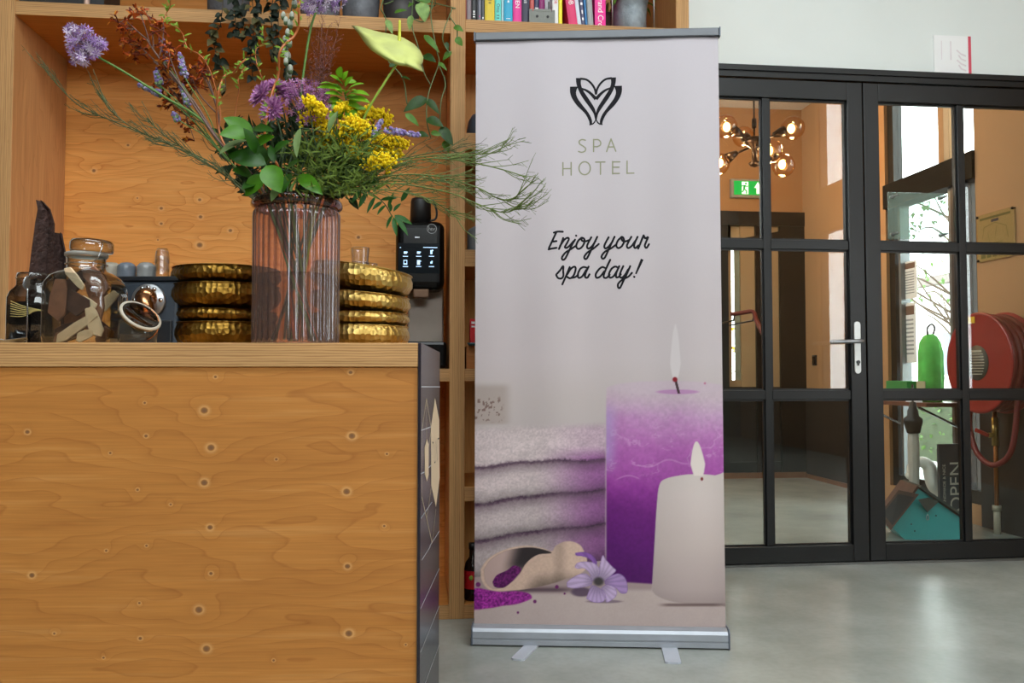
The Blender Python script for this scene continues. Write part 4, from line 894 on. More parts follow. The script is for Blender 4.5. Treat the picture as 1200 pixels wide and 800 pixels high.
b.add(pts, [(i*4+j, i*4+j+1, (i+1)*4+j+1, (i+1)*4+j) for i in range(3) for j in range(3)]); o = b.build('crumpled_wrapper', pm('silver_foil', (200, 206, 212), 0.2, 0.9), None); tag(o, 'crumpled silver wrapper lying beside the dark-filled jar', 'wrapper')
o.modifiers.new('t', 'SOLIDIFY').thickness = 0.001
# ---- small jar with its lid flipped open
OD = 1.90; q = spot(161, OD); oj = thing('open_clip_jar', 'small grey glass jar with its clip lid hanging open in front of the coffee machine', 'jar', q, YAW)
b = MB(); b.shell([(0.0, 0.001), (0.036, 0.001), (0.040, 0.006), (0.0415, 0.03), (0.040, 0.046), (0.038, 0.052), (0.041, 0.054), (0.038, 0.056), (0.036, 0.05), (0.037, 0.01), (0.0, 0.006)], 36); b.build('jar_body', glassm('grey_jar_glass', (168, 170, 166), edge=(70, 72, 72), refl=2.0, haze=0.25, hazec=(120, 122, 118)), oj, True, world=False)
lc = at(164, 371, OD-0.055); ax = (CR*0.60-CF*0.36+UP*0.70).normalized(); LM = Matrix.Translation(lc) @ ax.to_track_quat('Z', 'Y').to_matrix().to_4x4()
b = MB(); b.shell([(0.0, -0.012), (0.034, -0.011), (0.041, -0.006), (0.0415, 0.003), (0.036, 0.005), (0.032, 0.002), (0.0, 0.0)], 36, LM); lid = b.build('lid', glassm('amber_lid_glass', (190, 160, 130), edge=(70, 50, 40), refl=2.6), oj, True)
b = MB(); b.shell([(0.040, 0.001), (0.0455, 0.001), (0.046, 0.003), (0.0455, 0.005), (0.040, 0.0055)], 36, LM); b.build('rubber_seal', pm('white_rubber_seal', (176, 166, 150), 0.5), lid, True)
b = MB(); b.tube(catmull([at(176, 362, OD-0.03), at(184, 370, OD-0.03), at(186, 382, OD-0.03), at(180, 393, OD-0.03), at(170, 399, OD-0.02), at(165, 400.5, OD)], 6), 0.0016, 8); b.build('wire_clip', m_bronze, oj, True)
b = MB()
for k_ in range(3): b.tube(catmull([at(139+k_*2.2, 366, OD-0.02), at(139+k_*2.2, 350, OD-0.03), at(142+k_*2.2, 345, OD-0.03), at(145+k_*2.2, 349, OD-0.03)], 5), 0.0008, 6)
b.build('hinge_wire', m_wire, oj, True)
# ================================================================ PLYWOOD BOOKCASE
YF, YBK = 3.20, 3.66
bcase = thing('plywood_bookcase', 'tall plywood bookcase of open compartments behind the counter and banner', 'bookcase', (-0.2, 3.43, 0))
bkn = [(at_y(px, py, YBK).x+0.2, at_y(px, py, YBK).z, 0.008*s_) for px, py, s_ in [(189,244,.9),(235,254,1),(234,234,.9),(189,262,.8),(234,287,1.5),(161,232,.5),(185,281,.5),(110,200,1),(140,330,1),(420,330,1.2),(440,215,.8),(270,270,1),(90,300,.8),(330,170,1),(150,170,.7),(240,190,1),(420,278,1)]]
m_bf_back = ply('bookcase_back_veneer', 'x', 'z', (228, 160, 82), (188, 112, 44), bkn, freq=10, seed=1.2, lines=0.75)
m_bf_shelf = ply('bookcase_shelf_veneer', 'x', 'y', (196, 132, 64), (160, 94, 36), None, freq=9, seed=5.1)
m_bf_up = ply('bookcase_upright_veneer', 'z', 'y', (208, 154, 102), (164, 108, 60), None, freq=16, seed=8.2)
m_bf_backr = ply('bookcase_back_upright_veneer', 'z', 'x', (224, 172, 104), (196, 134, 68), None, freq=14, seed=2.7)
for (x0, x1) in ((-1.535, -1.447), (0.118, 0.175), (1.000, 1.052)): board('upright', x0, x1, YF, 3.68, 0.0, 2.95, 'x', m_bf_up, m_edge_x, bcase)
for (z0, z1) in ((0.0, 0.052), (0.878, 0.926), (2.200, 2.250), (2.66, 2.71)): board('shelf', -1.447, 0.118, YF+0.002, YBK, z0, z1, 'z', m_bf_shelf, m_edge_z, bcase)
for (z0, z1) in ((0.0, 0.052), (0.432, 0.486), (0.878, 0.926), (1.311, 1.375), (1.757, 1.820), (2.208, 2.258), (2.66, 2.71)): board('shelf', 0.175, 1.000, YF+0.002, YBK, z0, z1, 'z', m_bf_shelf, m_edge_z, bcase)
board('back_panel', -1.447, 0.118, YBK, 3.68, 0.0, 2.95, 'y', m_bf_back, m_edge_y, bcase)
board('back_panel', 0.175, 1.000, YBK, 3.68, 0.0, 2.95, 'y', m_bf_backr, m_edge_y, bcase)
# ---- automatic coffee machine on the shelf behind the counter
def P_(px, py, Y): return at_y(px, py, Y)
YM = 3.24; l_ = P_(463.5, 300, YM).x; r_ = P_(521, 300, YM).x; mc = (l_+r_)/2; zs0 = 0.926
am = thing('automatic_coffee_machine', 'tall black automatic coffee machine with a touch screen of drink icons', 'coffee machine', (mc, YM, zs0))
m_gloss = pm('gloss_black', (8, 7, 7), 0.25, var=0.1, spec=0.25); m_matt = pm('matt_black', (22, 21, 21), 0.5, var=0.1); m_steelw = pm('brushed_pale_steel', (150, 138, 128), 0.45, 0.5, var=0.1)
zh1 = P_(490, 258, YM).z; zh0 = P_(490, 339, YM).z
b = MB(); b.box(l_, r_, YM, YM+0.30, zh0, zh1); b.build('head_housing', m_gloss, am, bevel=0.03, seg=4)
b = MB(); b.box(l_+0.045, r_+0.0, YM+0.12, YM+0.30, zs0, zh0+0.02); b.build('rear_column', m_steelw, am, bevel=0.006)
b = MB(); b.box(l_+0.03, r_+0.008, YM-0.02, YM+0.30, zs0, P_(500, 400, YM).z); b.build('drip_tray', m_gloss, am, bevel=0.012)
b = MB(); x0, x1 = P_(484, 340, YM).x, P_(503, 340, YM).x; b.box(x0, x1, YM+0.015, YM+0.07, P_(490, 348, YM).z, zh0+0.004); b.build('spout', pm('dull_spout_metal', (110, 84, 66), 0.4, 0.7), am, bevel=0.004)
hx0, hx1 = P_(481, 240, YM+0.1).x, P_(505, 240, YM+0.1).x; hz = P_(490, 233, YM+0.1).z; hr = (hx1-hx0)/2
b = MB(); b.lathe([(0.0, zh1-0.004), (hr*1.05, zh1-0.004), (hr*0.98, hz-0.012), (hr*0.9, hz), (0.0, hz)], 28, Matrix.Translation(((hx0+hx1)/2, YM+0.1, 0))); hop = b.build('bean_hopper', m_matt, am, True)
b = MB(); hxx = hx1-0.004; b.tube(catmull([(hxx, YM+0.08, zh1+0.012), (hxx+0.022, YM+0.08, zh1+0.022), (hxx+0.026, YM+0.08, zh1+0.05), (hxx+0.014, YM+0.08, hz-0.012), (hxx-0.004, YM+0.08, hz-0.010)], 5), 0.0042, 8); b.build('handle', m_matt, hop, True)
k = NT('touch_screen_glass'); k.b.inputs['Base Color'].default_value = rgb((10, 14, 18)); k.b.inputs['Roughness'].default_value = 0.2; k.b.inputs['Specular IOR Level'].default_value = 0.12
nz = k.noise(k.obj(), 9, 2); k.link(k.mix(nz, rgb((8, 12, 16)), rgb((14, 22, 28))), k.b.inputs['Base Color'])
sx0, sx1 = P_(466.5, 300, YM).x, P_(515, 300, YM).x; sz0, sz1 = P_(490, 320, YM).z, P_(490, 285, YM).z
scr = MB().box(sx0, sx1, YM-0.0025, YM+0.003, sz0, sz1).build('touch_screen', k.m, am)
m_icon = pm('lit_screen_icon', (176, 206, 236), 0.5, emit=1.1, var=0.0); ib = MB(); YI = YM-0.0032
def ir(px0, px1, py0, py1): a = P_(px0, py1, YI); c_ = P_(px1, py0, YI); ib.add([(a.x, YI, a.z), (c_.x, YI, a.z), (c_.x, YI, c_.z), (a.x, YI, c_.z)], [(0, 1, 2, 3)])
for cx in (475, 490.5, 505.5):
    for cy in (296, 307.5):
        if cy < 300:
            if cx < 500: ir(cx-1.8, cx+1.8, cy-1.5, cy+1.2); ir(cx+1.8, cx+2.8, cy-1.3, cy-0.2)
            else: ir(cx-1.2, cx+1.2, cy-3.0, cy+1.6); ir(cx+0.6, cx+2.2, cy-3.4, cy-2.0)
        else:
            if cx < 480: ir(cx-2.2, cx+2.2, cy-3.0, cy-2.2); ir(cx-2.2, cx-1.4, cy-2.2, cy+2.2); ir(cx+1.4, cx+2.2, cy-2.2, cy+2.2); ir(cx-2.2, cx+2.2, cy+1.0, cy+2.4)
            elif cx < 495: ir(cx-1.8, cx+1.8, cy-2.8, cy+2.6); ir(cx+1.8, cx+3.2, cy-2.0, cy-1.2)
            else: ir(cx-1.2, cx+1.2, cy-1.0, cy+1.2); ir(cx, cx+1.6, cy-2.0, cy-1.0)
        yb = 300.2 if cy < 300 else 312.2; ir(cx-3.0, cx+3.2, yb-0.35, yb+0.35)
ir(496, 512.5, 289.6, 290.2); ir(468.5, 470, 289.6, 290.3)
ib.build('icons', m_icon, scr)
b = MB(); cc = P_(506, 268, YM-0.001); b.ribbon([(cc.x+0.0175*math.cos(2*PI*t/28), YM-0.001, cc.z+0.0175*math.sin(2*PI*t/28)) for t in range(28)], 0.002, NB, True)
for st in ([(-0.011, 0.008), (-0.011, -0.006)], [(-0.011, 0.001), (-0.006, 0.002), (-0.005, -0.006)], [(-0.002, -0.006), (-0.001, 0.003), (0.003, 0.002), (0.004, -0.006), (-0.002, -0.004)], [(0.006, 0.002), (0.008, -0.006), (0.011, 0.003)]): b.ribbon([(cc.x+u, YM-0.001, cc.z+v) for u, v in st], 0.0018, NB)
b.build('logo', pm('silver_print', (150, 150, 150), 0.4), am)
a = P_(489, 278, YM); MB().box(a.x-0.009, a.x+0.009, YM-0.001, YM+0.001, a.z-0.002, a.z+0.002).build('badge', m_alu, am)
# ---- books on the top shelf of the right compartment
def smat(c): return pm('book_cover_%d_%d_%d' % c, c, 0.45, var=0.05)
m_page = pm('book_pages', (226, 220, 206), 0.8, var=0.08, scale=60)
m_prw = pm('white_spine_print', (236, 232, 230), 0.5, var=0.0); m_prd = pm('dark_spine_print', (40, 36, 44), 0.5, var=0.0); m_prr = pm('red_spine_print', (206, 40, 44), 0.5, var=0.0); m_pry = pm('olive_spine_print', (120, 104, 20), 0.5, var=0.0)
def text_mesh(s_, size):
    cu = bpy.data.curves.new('t', 'FONT'); cu.body = s_; cu.size = size; cu.align_x = 'LEFT'; cu.align_y = 'CENTER'
    o = bpy.data.objects.new('t', cu); COL.objects.link(o); dg = bpy.context.evaluated_depsgraph_get(); m = bpy.data.meshes.new_from_object(o.evaluated_get(dg))
    COL.objects.unlink(o); bpy.data.objects.remove(o); bpy.data.curves.remove(cu); return m
def book(px0, px1, col, h, dep, label, txt=None, pr=None, lean=0.0, yoff=0.0, bars=None):
    Y = 3.215+yoff; a = P_(px0, 14, Y).x; c_ = P_(px1, 14, Y).x; w_ = c_-a-0.0006; zb = 2.2585
    o = thing('book', label, 'book', ((a+c_)/2, Y, zb), 0, 'books on the top shelf'); o.rotation_euler = (0, lean, 0)
    if lean: o.location.z += abs(math.sin(lean))*w_/2
    b = MB(); t = min(0.003, w_*0.2)
    b.box(-w_/2, -w_/2+t, 0, dep, 0, h); b.box(w_/2-t, w_/2, 0, dep, 0, h)
    b.add([(x, y, z) for z in (0, h) for x, y in ((-w_/2, 0.0), (-w_/4, -0.0025), (w_/4, -0.0025), (w_/2, 0.0), (w_/2, 0.004), (-w_/2, 0.004))], [(0,1,7,6),(1,2,8,7),(2,3,9,8),(3,4,10,9),(4,5,11,10),(5,0,6,11),(5,4,3,2,1,0),(6,7,8,9,10,11)])
    b.build('cover', smat(col), o, world=False)
    MB().box(-w_/2+t, w_/2-t, 0.004, dep-0.004, 0.004, h-0.004).build('pages', m_page, o, world=False)
    if txt:
        m = text_mesh(txt[0], min(w_*0.72, txt[1])); e = bpy.data.objects.new('spine_lettering', m); COL.objects.link(e); e.parent = o; m.materials.append(pr)
        e.location = (0.0, -0.0032, txt[2]); e.rotation_euler = (PI/2, PI/2 if txt[3] else 0, 0)
        if not txt[3]: e.location.x = -w_*0.42
    if bars:
        g_ = MB()
        for (z0, z1, f) in bars: g_.box(-w_*f/2, w_*f/2, -0.0032, -0.0028, z0, z1)
        g_.build('spine_print', pr, o, world=False)
    return o
BK = lambda x: 540+x/8.571
B5 = lambda x: 670+x/8.0
book(BK(45), BK(58), (150, 56, 40), .22, .16, 'thin rust red book at the upright end of the row')
book(BK(58), BK(106), (128, 112, 116), .24, .17, 'grey brown book between rust red and black books')
book(BK(107), BK(157), (28, 28, 32), .25, .18, 'black book with a small white emblem near its foot', None, m_prw, bars=[(0.022, 0.026, .5), (0.030, 0.038, .3), (0.012, 0.016, .4)])
book(BK(158), BK(172), (46, 42, 50), .21, .16, 'thin dark plum book beside the black book')
book(BK(173), BK(206), (112, 112, 124), .23, .17, 'slate grey book with a pink dot at its foot', None, pm('pink_spine_print', (220, 60, 130), .5), bars=[(0.014, 0.019, .35)])
book(BK(207), BK(239), (62, 64, 70), .22, .17, 'charcoal book beside the yellow book', None, m_prw, bars=[(0.008, 0.014, .4)])
book(BK(241), BK(339), (214, 184, 20), .25, .18, 'thick mustard yellow book', None, m_pry, bars=[(0.092, 0.098, .3), (0.080, 0.086, .4), (0.068, 0.074, .25)])
book(BK(342), BK(405), (96, 206, 196), .24, .17, 'mint green book with dark lettering', ('Otto', .018, .07, True), m_prd, bars=[(0.012, 0.015, .4), (0.022, 0.025, .4)])
book(BK(407), BK(431), (176, 210, 216), .23, .16, 'thin pale blue book between mint and cyan books')
book(BK(434), BK(520), (24, 158, 196), .24, .18, 'cyan blue book beside the magenta one', None, m_prw, bars=[(0.076, 0.084, .2), (0.090, 0.096, .2), (0.012, 0.014, .5)])
book(BK(524), BK(610), (222, 28, 140), .25, .18, 'magenta book with white lettering beside the navy book', ('SAMEN', .03, .13, True), m_prw)
book(BK(612), BK(690), (30, 26, 56), .24, .17, 'navy book with white and pink lettering', ('Plus', .028, .11, True), m_prw)
book(BK(692), BK(736), (228, 106, 98), .25, .10, 'coral red book behind the grey cassette ornament', yoff=0.075)
book(BK(737), BK(785), (60, 60, 96), .24, .10, 'striped navy and white book behind the cassette ornament', None, m_prw, yoff=0.075, bars=[(0.04, 0.06, .9), (0.075, 0.095, .7)])
book(BK(787), BK(842), (150, 30, 110), .25, .10, 'plum purple book behind the cassette ornament', yoff=0.075)
book(BK(845), BK(918), (206, 206, 208), .24, .10, 'light grey book behind the cassette ornament', None, m_prd, yoff=0.075, bars=[(0.03, 0.12, .15)])
book(BK(920), BK(979), (226, 222, 220), .25, .17, 'white book with red capitals beside the thin yellow book', ('FOR', .045, .11, True), m_prr)
book(BK(981), BK(1020), (236, 220, 30), .23, .17, 'thin lemon yellow book')
book(BK(1083), BK(1180), (214, 20, 96), .24, .18, 'crimson book leaning against the white book', ('BOB', .05, .13, True), m_prw, lean=-0.13)
book(B5(52), B5(92), (206, 212, 224), .23, .17, 'pale blue white book leaning on the crimson book', lean=-0.13)
book(B5(93), B5(126), (84, 80, 110), .22, .17, 'patterned dark violet book leaning beside the pale one', None, m_prw, lean=-0.10, bars=[(0.02, 0.03, .5), (0.045, 0.06, .4), (0.08, 0.09, .6)])
book(B5(127), B5(150), (52, 120, 176), .22, .17, 'thin sky blue leaning book', lean=-0.08)
book(B5(151), B5(204), (150, 150, 150), .23, .17, 'mottled grey leaning book', lean=-0.06)
book(B5(216), B5(318), (232, 18, 140), .25, .18, 'hot pink book with white lettering beside the planter', ('Brand Cross', .03, .125, True), m_prw)
# cassette-shaped ornament
a = P_(BK(686), 26, 3.205); c_ = P_(BK(946), 11, 3.205); cw = c_.x-a.x; ch_ = c_.z-2.2585
co_ = thing('cassette_ornament', 'grey concrete ornament shaped like a music cassette in front of the books', 'ornament', ((a.x+c_.x)/2, 3.206, 2.2585))
m_conc = pm('grey_concrete', (136, 138, 132), 0.8, var=0.15, bump=0.2)
b = MB(); nseg = 16; hs = [(-cw*0.19, ch_*0.45), (cw*0.22, ch_*0.45)]
b.box(-cw/2, cw/2, 0.0, 0.02, 0, ch_*0.82); b.prism([(-cw*0.34, ch_*0.82), (cw*0.36, ch_*0.82), (cw*0.33, ch_), (-cw*0.31, ch_)], Matrix.Identity(4), 0.02); b.box(-cw/2, -cw*0.36, 0, 0.02, ch_*0.82, ch_*0.97); b.box(cw*0.38, cw/2, 0, 0.02, ch_*0.82, ch_*0.97)
b.build('cassette_body', m_conc, co_, world=False, bevel=0.001, seg=1)
for hx_, hz_ in hs:
    b = MB(); b.lathe([(0.0, 0.0), (cw*0.05, 0.0), (cw*0.05, 0.002), (0, 0.002)], 14, Matrix.Translation((hx_, 0.0005, hz_)) @ Matrix.Rotation(PI/2, 4, 'X')); b.build('reel_hole', m_matt, co_, world=False)
# zinc planter in a wire stand
def pot(name, px, Y, zb, r0, r1, h, m, label, cat='pot', group=None):
    c_ = P_(px, 10, Y); o = thing(name, label, cat, (c_.x, Y+r1, zb), 0, group)
    b = MB(); b.lathe([(0.0, 0.0), (r0*0.94, 0.0), (r0, 0.006), (r0+(r1-r0)*0.5, h*0.5), (r1, h*0.96), (r1*1.03, h*0.965), (r1*1.03, h), (r1*0.95, h), (r1*0.9, h*0.86), (0.0, h*0.85)], 36); b.build('pot_body', m, o, True, world=False)
    return o
m_zinc = pm('galvanised_zinc', (150, 158, 164), 0.5, 0.4, var=0.35, scale=35, bump=0.2); m_zincd = pm('weathered_zinc', (106, 108, 114), 0.55, 0.3, var=0.4, scale=30, bump=0.2)
m_soil = pm('potting_soil', (50, 38, 30), 0.9, var=0.4, scale=60, bump=0.6)
zp = pot('zinc_planter', 743, 3.225, 2.266, 0.062, 0.074, 0.14, m_zinc, 'galvanised zinc planter with a small green plant at the end of the books', 'planter')
b = MB(); rr = random.Random(3)
for i in range(60):
    a = rr.uniform(0, 2*PI); r = rr.uniform(0.04, 0.10); z = 0.14+rr.uniform(-0.06, 0.05); p0 = Vector((0.05*math.cos(a), 0.05*math.sin(a), 0.13)); p1 = Vector((r*1.3*math.cos(a), r*1.3*math.sin(a), z if r > 0.075 else 0.16)); b.leaf(p0, p1, 0.014, (0, 0, 1), 0.4, 0.3, 4)
m_fern = leafm('small_fern_green', (110, 150, 60)); b.build('foliage', m_fern, zp, True, world=False)
ws = MB(); cx = zp.location
for s_ in (-1, 1):
    for t_ in (-1, 1): ws.tube([(s_*0.084, t_*0.06, -0.006), (s_*0.084, t_*0.06, 0.20)], 0.003, 6)
    ws.tube([(s_*0.084, -0.06, -0.003), (s_*0.084, 0.06, -0.003)], 0.003, 6)
ws.tube([(-0.084, -0.06, 0.2), (0.084, -0.06, 0.2), (0.084, 0.06, 0.2), (-0.084, 0.06, 0.2), (-0.084, -0.06, 0.2)], 0.003, 6)
o = ws.build('wire_plant_stand', pm('grey_wire', (150, 148, 146), 0.35, 0.9), None, True); o.location = cx-Vector((0, 0, 0.002)); tag(o, 'thin grey wire stand around the zinc planter', 'stand')
dp_ = pot('dark_planter', 712, 3.33, 2.2585, 0.045, 0.055, 0.11, pm('brown_clay', (84, 66, 58), 0.8, var=0.3), 'brown clay pot in the gap between hot pink book and zinc planter', 'planter')
b = MB()
for i in range(30):
    a = rr.uniform(0, 2*PI); r = rr.uniform(0.03, 0.09); b.leaf(Vector((0.02*math.cos(a), 0.02*math.sin(a), 0.1)), Vector((r*math.cos(a), r*math.sin(a), 0.1+rr.uniform(-0.04, 0.08))), 0.016, (0, 0, 1), 0.3, 0.3, 4)
b.build('foliage', m_fern, dp_, True, world=False)
# ---- things on the top shelf of the left compartment
m_bask = pm('black_mesh', (30, 30, 32), 0.5, var=0.5, scale=140)
def crate(px0, px1, Y, h, m, label, name, cat):
    a = P_(px0, 6, Y).x; c_ = P_(px1, 6, Y).x; o = thing(name, label, cat, ((a+c_)/2, Y, 2.2505)); w_ = (c_-a)/2
    b = MB(); b.box(-w_, w_, 0, 0.006, 0, h); b.box(-w_, w_, 0.16, 0.166, 0, h); b.box(-w_, -w_+0.006, 0.006, 0.16, 0, h); b.box(w_-0.006, w_, 0.006, 0.16, 0, h); b.box(-w_, w_, 0, 0.166, 0, 0.006); b.build('walls', m, o, world=False)
    b = MB(); b.tube([(-w_, 0, h), (w_, 0, h), (w_, 0.166, h), (-w_, 0.166, h), (-w_, 0, h)], 0.005, 8); b.build('rim', m, o, world=False); return o
crate(19, 97, 3.23, 0.14, m_matt, 'plain black box on the top shelf next to the bookcase upright', 'storage_box', 'box')
crate(105.5, 122, 3.23, 0.12, m_bask, 'narrow black mesh basket on the top shelf', 'mesh_basket', 'basket')
c_ = P_(101, 4, 3.24); b = MB(); b.lathe([(0, 0), (0.011, 0.0), (0.0125, 0.006), (0.011, 0.05), (0.006, 0.06), (0.006, 0.075), (0, 0.075)], 18); o = b.build('small_bottle', pm('pale_pink_plastic', (206, 170, 150), 0.4), None, True); o.location = (c_.x, 3.25, 2.2505); tag(o, 'small pale bottle between the black box and the mesh basket', 'bottle')
pot('stone_planter', 262, 3.24, 2.2505, 0.075, 0.08, 0.15, pm('grey_stone', (84, 84, 88), 0.85, var=0.3, bump=0.4), 'square-shouldered dark stone planter carrying the dark ivy', 'planter')
pot('zinc_pot', 372, 3.23, 2.2505, 0.07, 0.082, 0.15, m_zincd, 'weathered zinc pot behind the violet flower head', 'pot')
pot('zinc_pot', 421, 3.235, 2.2505, 0.066, 0.076, 0.15, m_zincd, 'weathered zinc pot above the pale spathe', 'pot')
pot('zinc_pot', 470, 3.24, 2.2505, 0.066, 0.074, 0.14, pm('dark_zinc', (70, 66, 66), 0.55, 0.3, var=0.5, scale=25), 'dark stained pot carrying the long trailing vine', 'pot')
# ---- trailing vine hanging over the shelf edge
m_vleaf = [leafm('vine_leaf_green', (92, 142, 48)), leafm('vine_leaf_pale', (150, 188, 104)), leafm('vine_leaf_dark', (52, 88, 34))]
m_vstem = pm('vine_stem', (96, 116, 72), 0.6)
YV = 3.13; vine = thing('trailing_vine', 'green heart-leaved vine trailing from the dark pot down past the shelf', 'plant', (P_(500, 60, YV).x, YV, 2.2505))
b = MB()
for L in ([(508, -8), (505, 20), (512, 60), (514, 75), (502, 110), (500, 140), (505, 162)], [(514, 75), (522, 98), (517, 118), (515, 148)], [(484, -8), (483, 30), (490, 55), (497, 85), (505, 100)], [(446, 10), (452, 22), (452, 38)], [(530, 10), (519, 40), (522, 55), (528, 62)], [(526, 18), (535, 32), (536, 46)], [(455, 72), (472, 92), (477, 122)], [(446, 10), (450, -4)], [(484, 22), (497, 25), (508, 6)]):
    b.tube(catmull([P_(x, y, YV+0.012*math.sin(x*0.7)) for x, y in L], 6), 0.0022, 6)
for x, y in ((450, -4), (484, -8), (508, -8), (530, 10)):
    b.tube(catmull([P_(x, y, YV), Vector((P_(x, y, YV).x, 3.20, 2.30)), Vector((P_(474, 0, 3.31).x, 3.31, 2.385))], 5), 0.0022, 6)
b.build('stems', m_vstem, vine, True)
def heart(mb, a, t, wd, n_):
    mb.leaf(a, t, wd, n_, 0.12, 0.22, 8, 0.34)
rr = random.Random(12)
for (bx, by, tx_, ty_, w_, mi) in [(493,3,498,26,17,1),(462,15,477,12,6,0),(453,23,460,40,8,1),(478,8,485,4,6,0),(482,18,480,36,8,1),(532,31,543,37,8,0),(534,44,542,54,9,0),(529,60,519,71,8,0),(497,41,515,62,8,0),(496,65,511,73,11,2),(514,73,524,83,5,0),(470,90,481,94,5,2),(523,49,525,61,5,2),(500,115,473,131,15,2),(499,116,515,134,10,2),(475,133,491,148,8,0),(500,139,520,149,13,2),(516,149,531,171,13,2),(488,157,503,160,9,2),(505,155,518,159,7,0),(520,165,526,179,10,0),(456,78,466,74,5,2),(505,2,486,-2,9,0)]:
    dy = rr.uniform(-0.02, 0.02); b = MB(); heart(b, P_(bx, by, YV+dy), P_(tx_, ty_, YV+dy+rr.uniform(-0.03, 0.01)), w_*0.00315, (rr.uniform(-0.3, 0.3), -1, rr.uniform(0.0, 0.6)))
    b.build('leaf', m_vleaf[mi], vine, True)
# ---- dark ivy hanging from the stone planter
ivy = thing('hanging_ivy', 'dark dried ivy hanging from the stone planter behind the bouquet', 'plant', (P_(275, 20, YV).x, YV, 2.2505))
b = MB(); IV = [[(262, -6), (258, 30), (250, 40), (253, 62), (262, 82), (265, 105)], [(272, -6), (276, 25), (275, 45)], [(285, -6), (283, 20), (288, 40)], [(295, -6), (298, 30), (294, 60), (296, 90)], [(305, -6), (300, 40), (292, 70)], [(320, -6), (318, 20), (320, 50), (322, 66)], [(330, -6), (326, 30), (335, 70), (340, 92)]]
for L in IV: b.tube(catmull([P_(x, y, YV) for x, y in L]+[], 5), 0.0016, 5)
for L in IV: b.tube(catmull([P_(L[0][0], L[0][1], YV), Vector((P_(L[0][0], 0, 3.2).x, 3.21, 2.34)), Vector((P_(262, 0, 3.31).x, 3.31, 2.395))], 5), 0.0016, 5)
b.build('stems', pm('ivy_stem', (70, 58, 40), 0.7), ivy, True)
m_iv = [leafm('ivy_dark', (24, 34, 22), 0.55), leafm('ivy_grey', (50, 60, 46), 0.55), leafm('ivy_olive', (96, 92, 56), 0.6)]
for L in IV:
    P3 = catmull([P_(x, y, YV) for x, y in L], 5)
    for i, p in enumerate(P3):
        for s_ in range(2):
            if rr.random() < 0.25: continue
            a = rr.uniform(0, 2*PI); ln = rr.uniform(0.022, 0.040); t_ = p+Vector((math.cos(a)*ln, rr.uniform(-0.03, 0.02), -abs(math.sin(a))*ln))
            b = MB(); b.leaf(p, t_, ln*0.75, (rr.uniform(-.5, .5), -1, rr.uniform(-.2, .8)), 0.3, 0.35, 5, 0.36); b.build('leaf', m_iv[rr.choice((0, 0, 0, 1, 1, 2))], ivy, True)
# ---- small things seen in the narrow gap of the right compartment
def gap_thing(name, px, Y, zb, prof, m, label, cat, n=32):
    c_ = P_(px, 300, Y); o = MB().lathe(prof, n).build(name, m, None, True); o.location = (c_.x, Y, zb); return tag(o, label, cat)
gap_thing('dark_vase', 566, 3.31, 1.8205, [(0, 0), (0.062, 0), (0.066, 0.01), (0.064, 0.04), (0.058, 0.075), (0.045, 0.098), (0.03, 0.105), (0.025, 0.10), (0, 0.095)], pm('blue_black_glaze', (56, 66, 78), 0.35, var=0.2), 'blue black rounded vase on the shelf beside the banner edge', 'vase')
gap_thing('ribbed_pot', 566, 3.31, 1.3755, [(0, 0), (0.060, 0)]+[(0.0615+0.0015*(i % 2), 0.004+i*0.006) for i in range(14)]+[(0.056, 0.094), (0.04, 0.104), (0.036, 0.1), (0, 0.095)], pm('grey_blue_ceramic', (124, 132, 138), 0.4, var=0.2), 'ribbed grey ceramic pot on the shelf beside the banner edge', 'pot')
a = P_(546.5, 420, 3.22); o = MB().box(0, 0.20, 0, 0.16, 0, 0.085).build('wooden_box', ply('box_veneer', 'x', 'z', (178, 116, 62), (140, 84, 40)), None, bevel=0.002); o.location = (a.x, 3.225, 0.9265); tag(o, 'brown wooden box on the shelf beside the banner edge', 'box')
rb = thing('red_box', 'small red packet standing on the wooden box', 'box', (P_(551, 390, 3.24).x+0.035, 3.25, 1.012)); MB().box(-0.035, 0.035, 0, 0.05, 0, 0.105).build('packet', pm('red_card', (206, 26, 32), 0.45), rb, world=False, bevel=0.001); 
b = MB(); b.box(-0.03, 0.0, -0.0006, 0.0, 0.085, 0.095); b.box(-0.03, -0.008, -0.0006, 0.0, 0.072, 0.078); b.build('white_print', m_prw, rb, world=False)
gap_thing('small_bowl', 553.5, 3.215, 1.012, [(0, 0), (0.012, 0), (0.016, 0.004), (0.020, 0.012), (0.018, 0.012), (0.012, 0.005), (0, 0.004)], pm('teal_glaze', (40, 76, 84), 0.3), 'tiny dark teal dish on the wooden box', 'dish')
bt = thing('sauce_bottle', 'dark bottle with a red label on the lowest shelf beside the banner', 'bottle', (P_(553, 690, 3.26).x+0.004, 3.27, 0.0525))
b = MB(); b.lathe([(0, 0), (0.030, 0), (0.033, 0.006), (0.033, 0.115), (0.028, 0.140), (0.014, 0.160), (0.013, 0.185), (0.013, 0.19)], 28); b.build('bottle_body', pm('dark_brown_glass', (30, 20, 16), 0.15), bt, True, world=False)
b = MB(); b.lathe([(0, 0.19), (0.0155, 0.19), (0.0155, 0.212), (0, 0.212)], 20); b.build('cap', m_matt, bt, True, world=False)
b = MB(); b.shell([(0.0334, 0.045), (0.0334, 0.112)], 28); lb = b.build('label_paper', pm('red_label', (196, 24, 34), 0.5), bt, True, world=False)
b = MB(); b.ball((-0.008, -0.0325, 0.088), 0.009, 12, 8, (1, 0.15, 1)); b.build('emblem', pm('lime_emblem', (150, 180, 60), 0.5), lb, True, world=False)
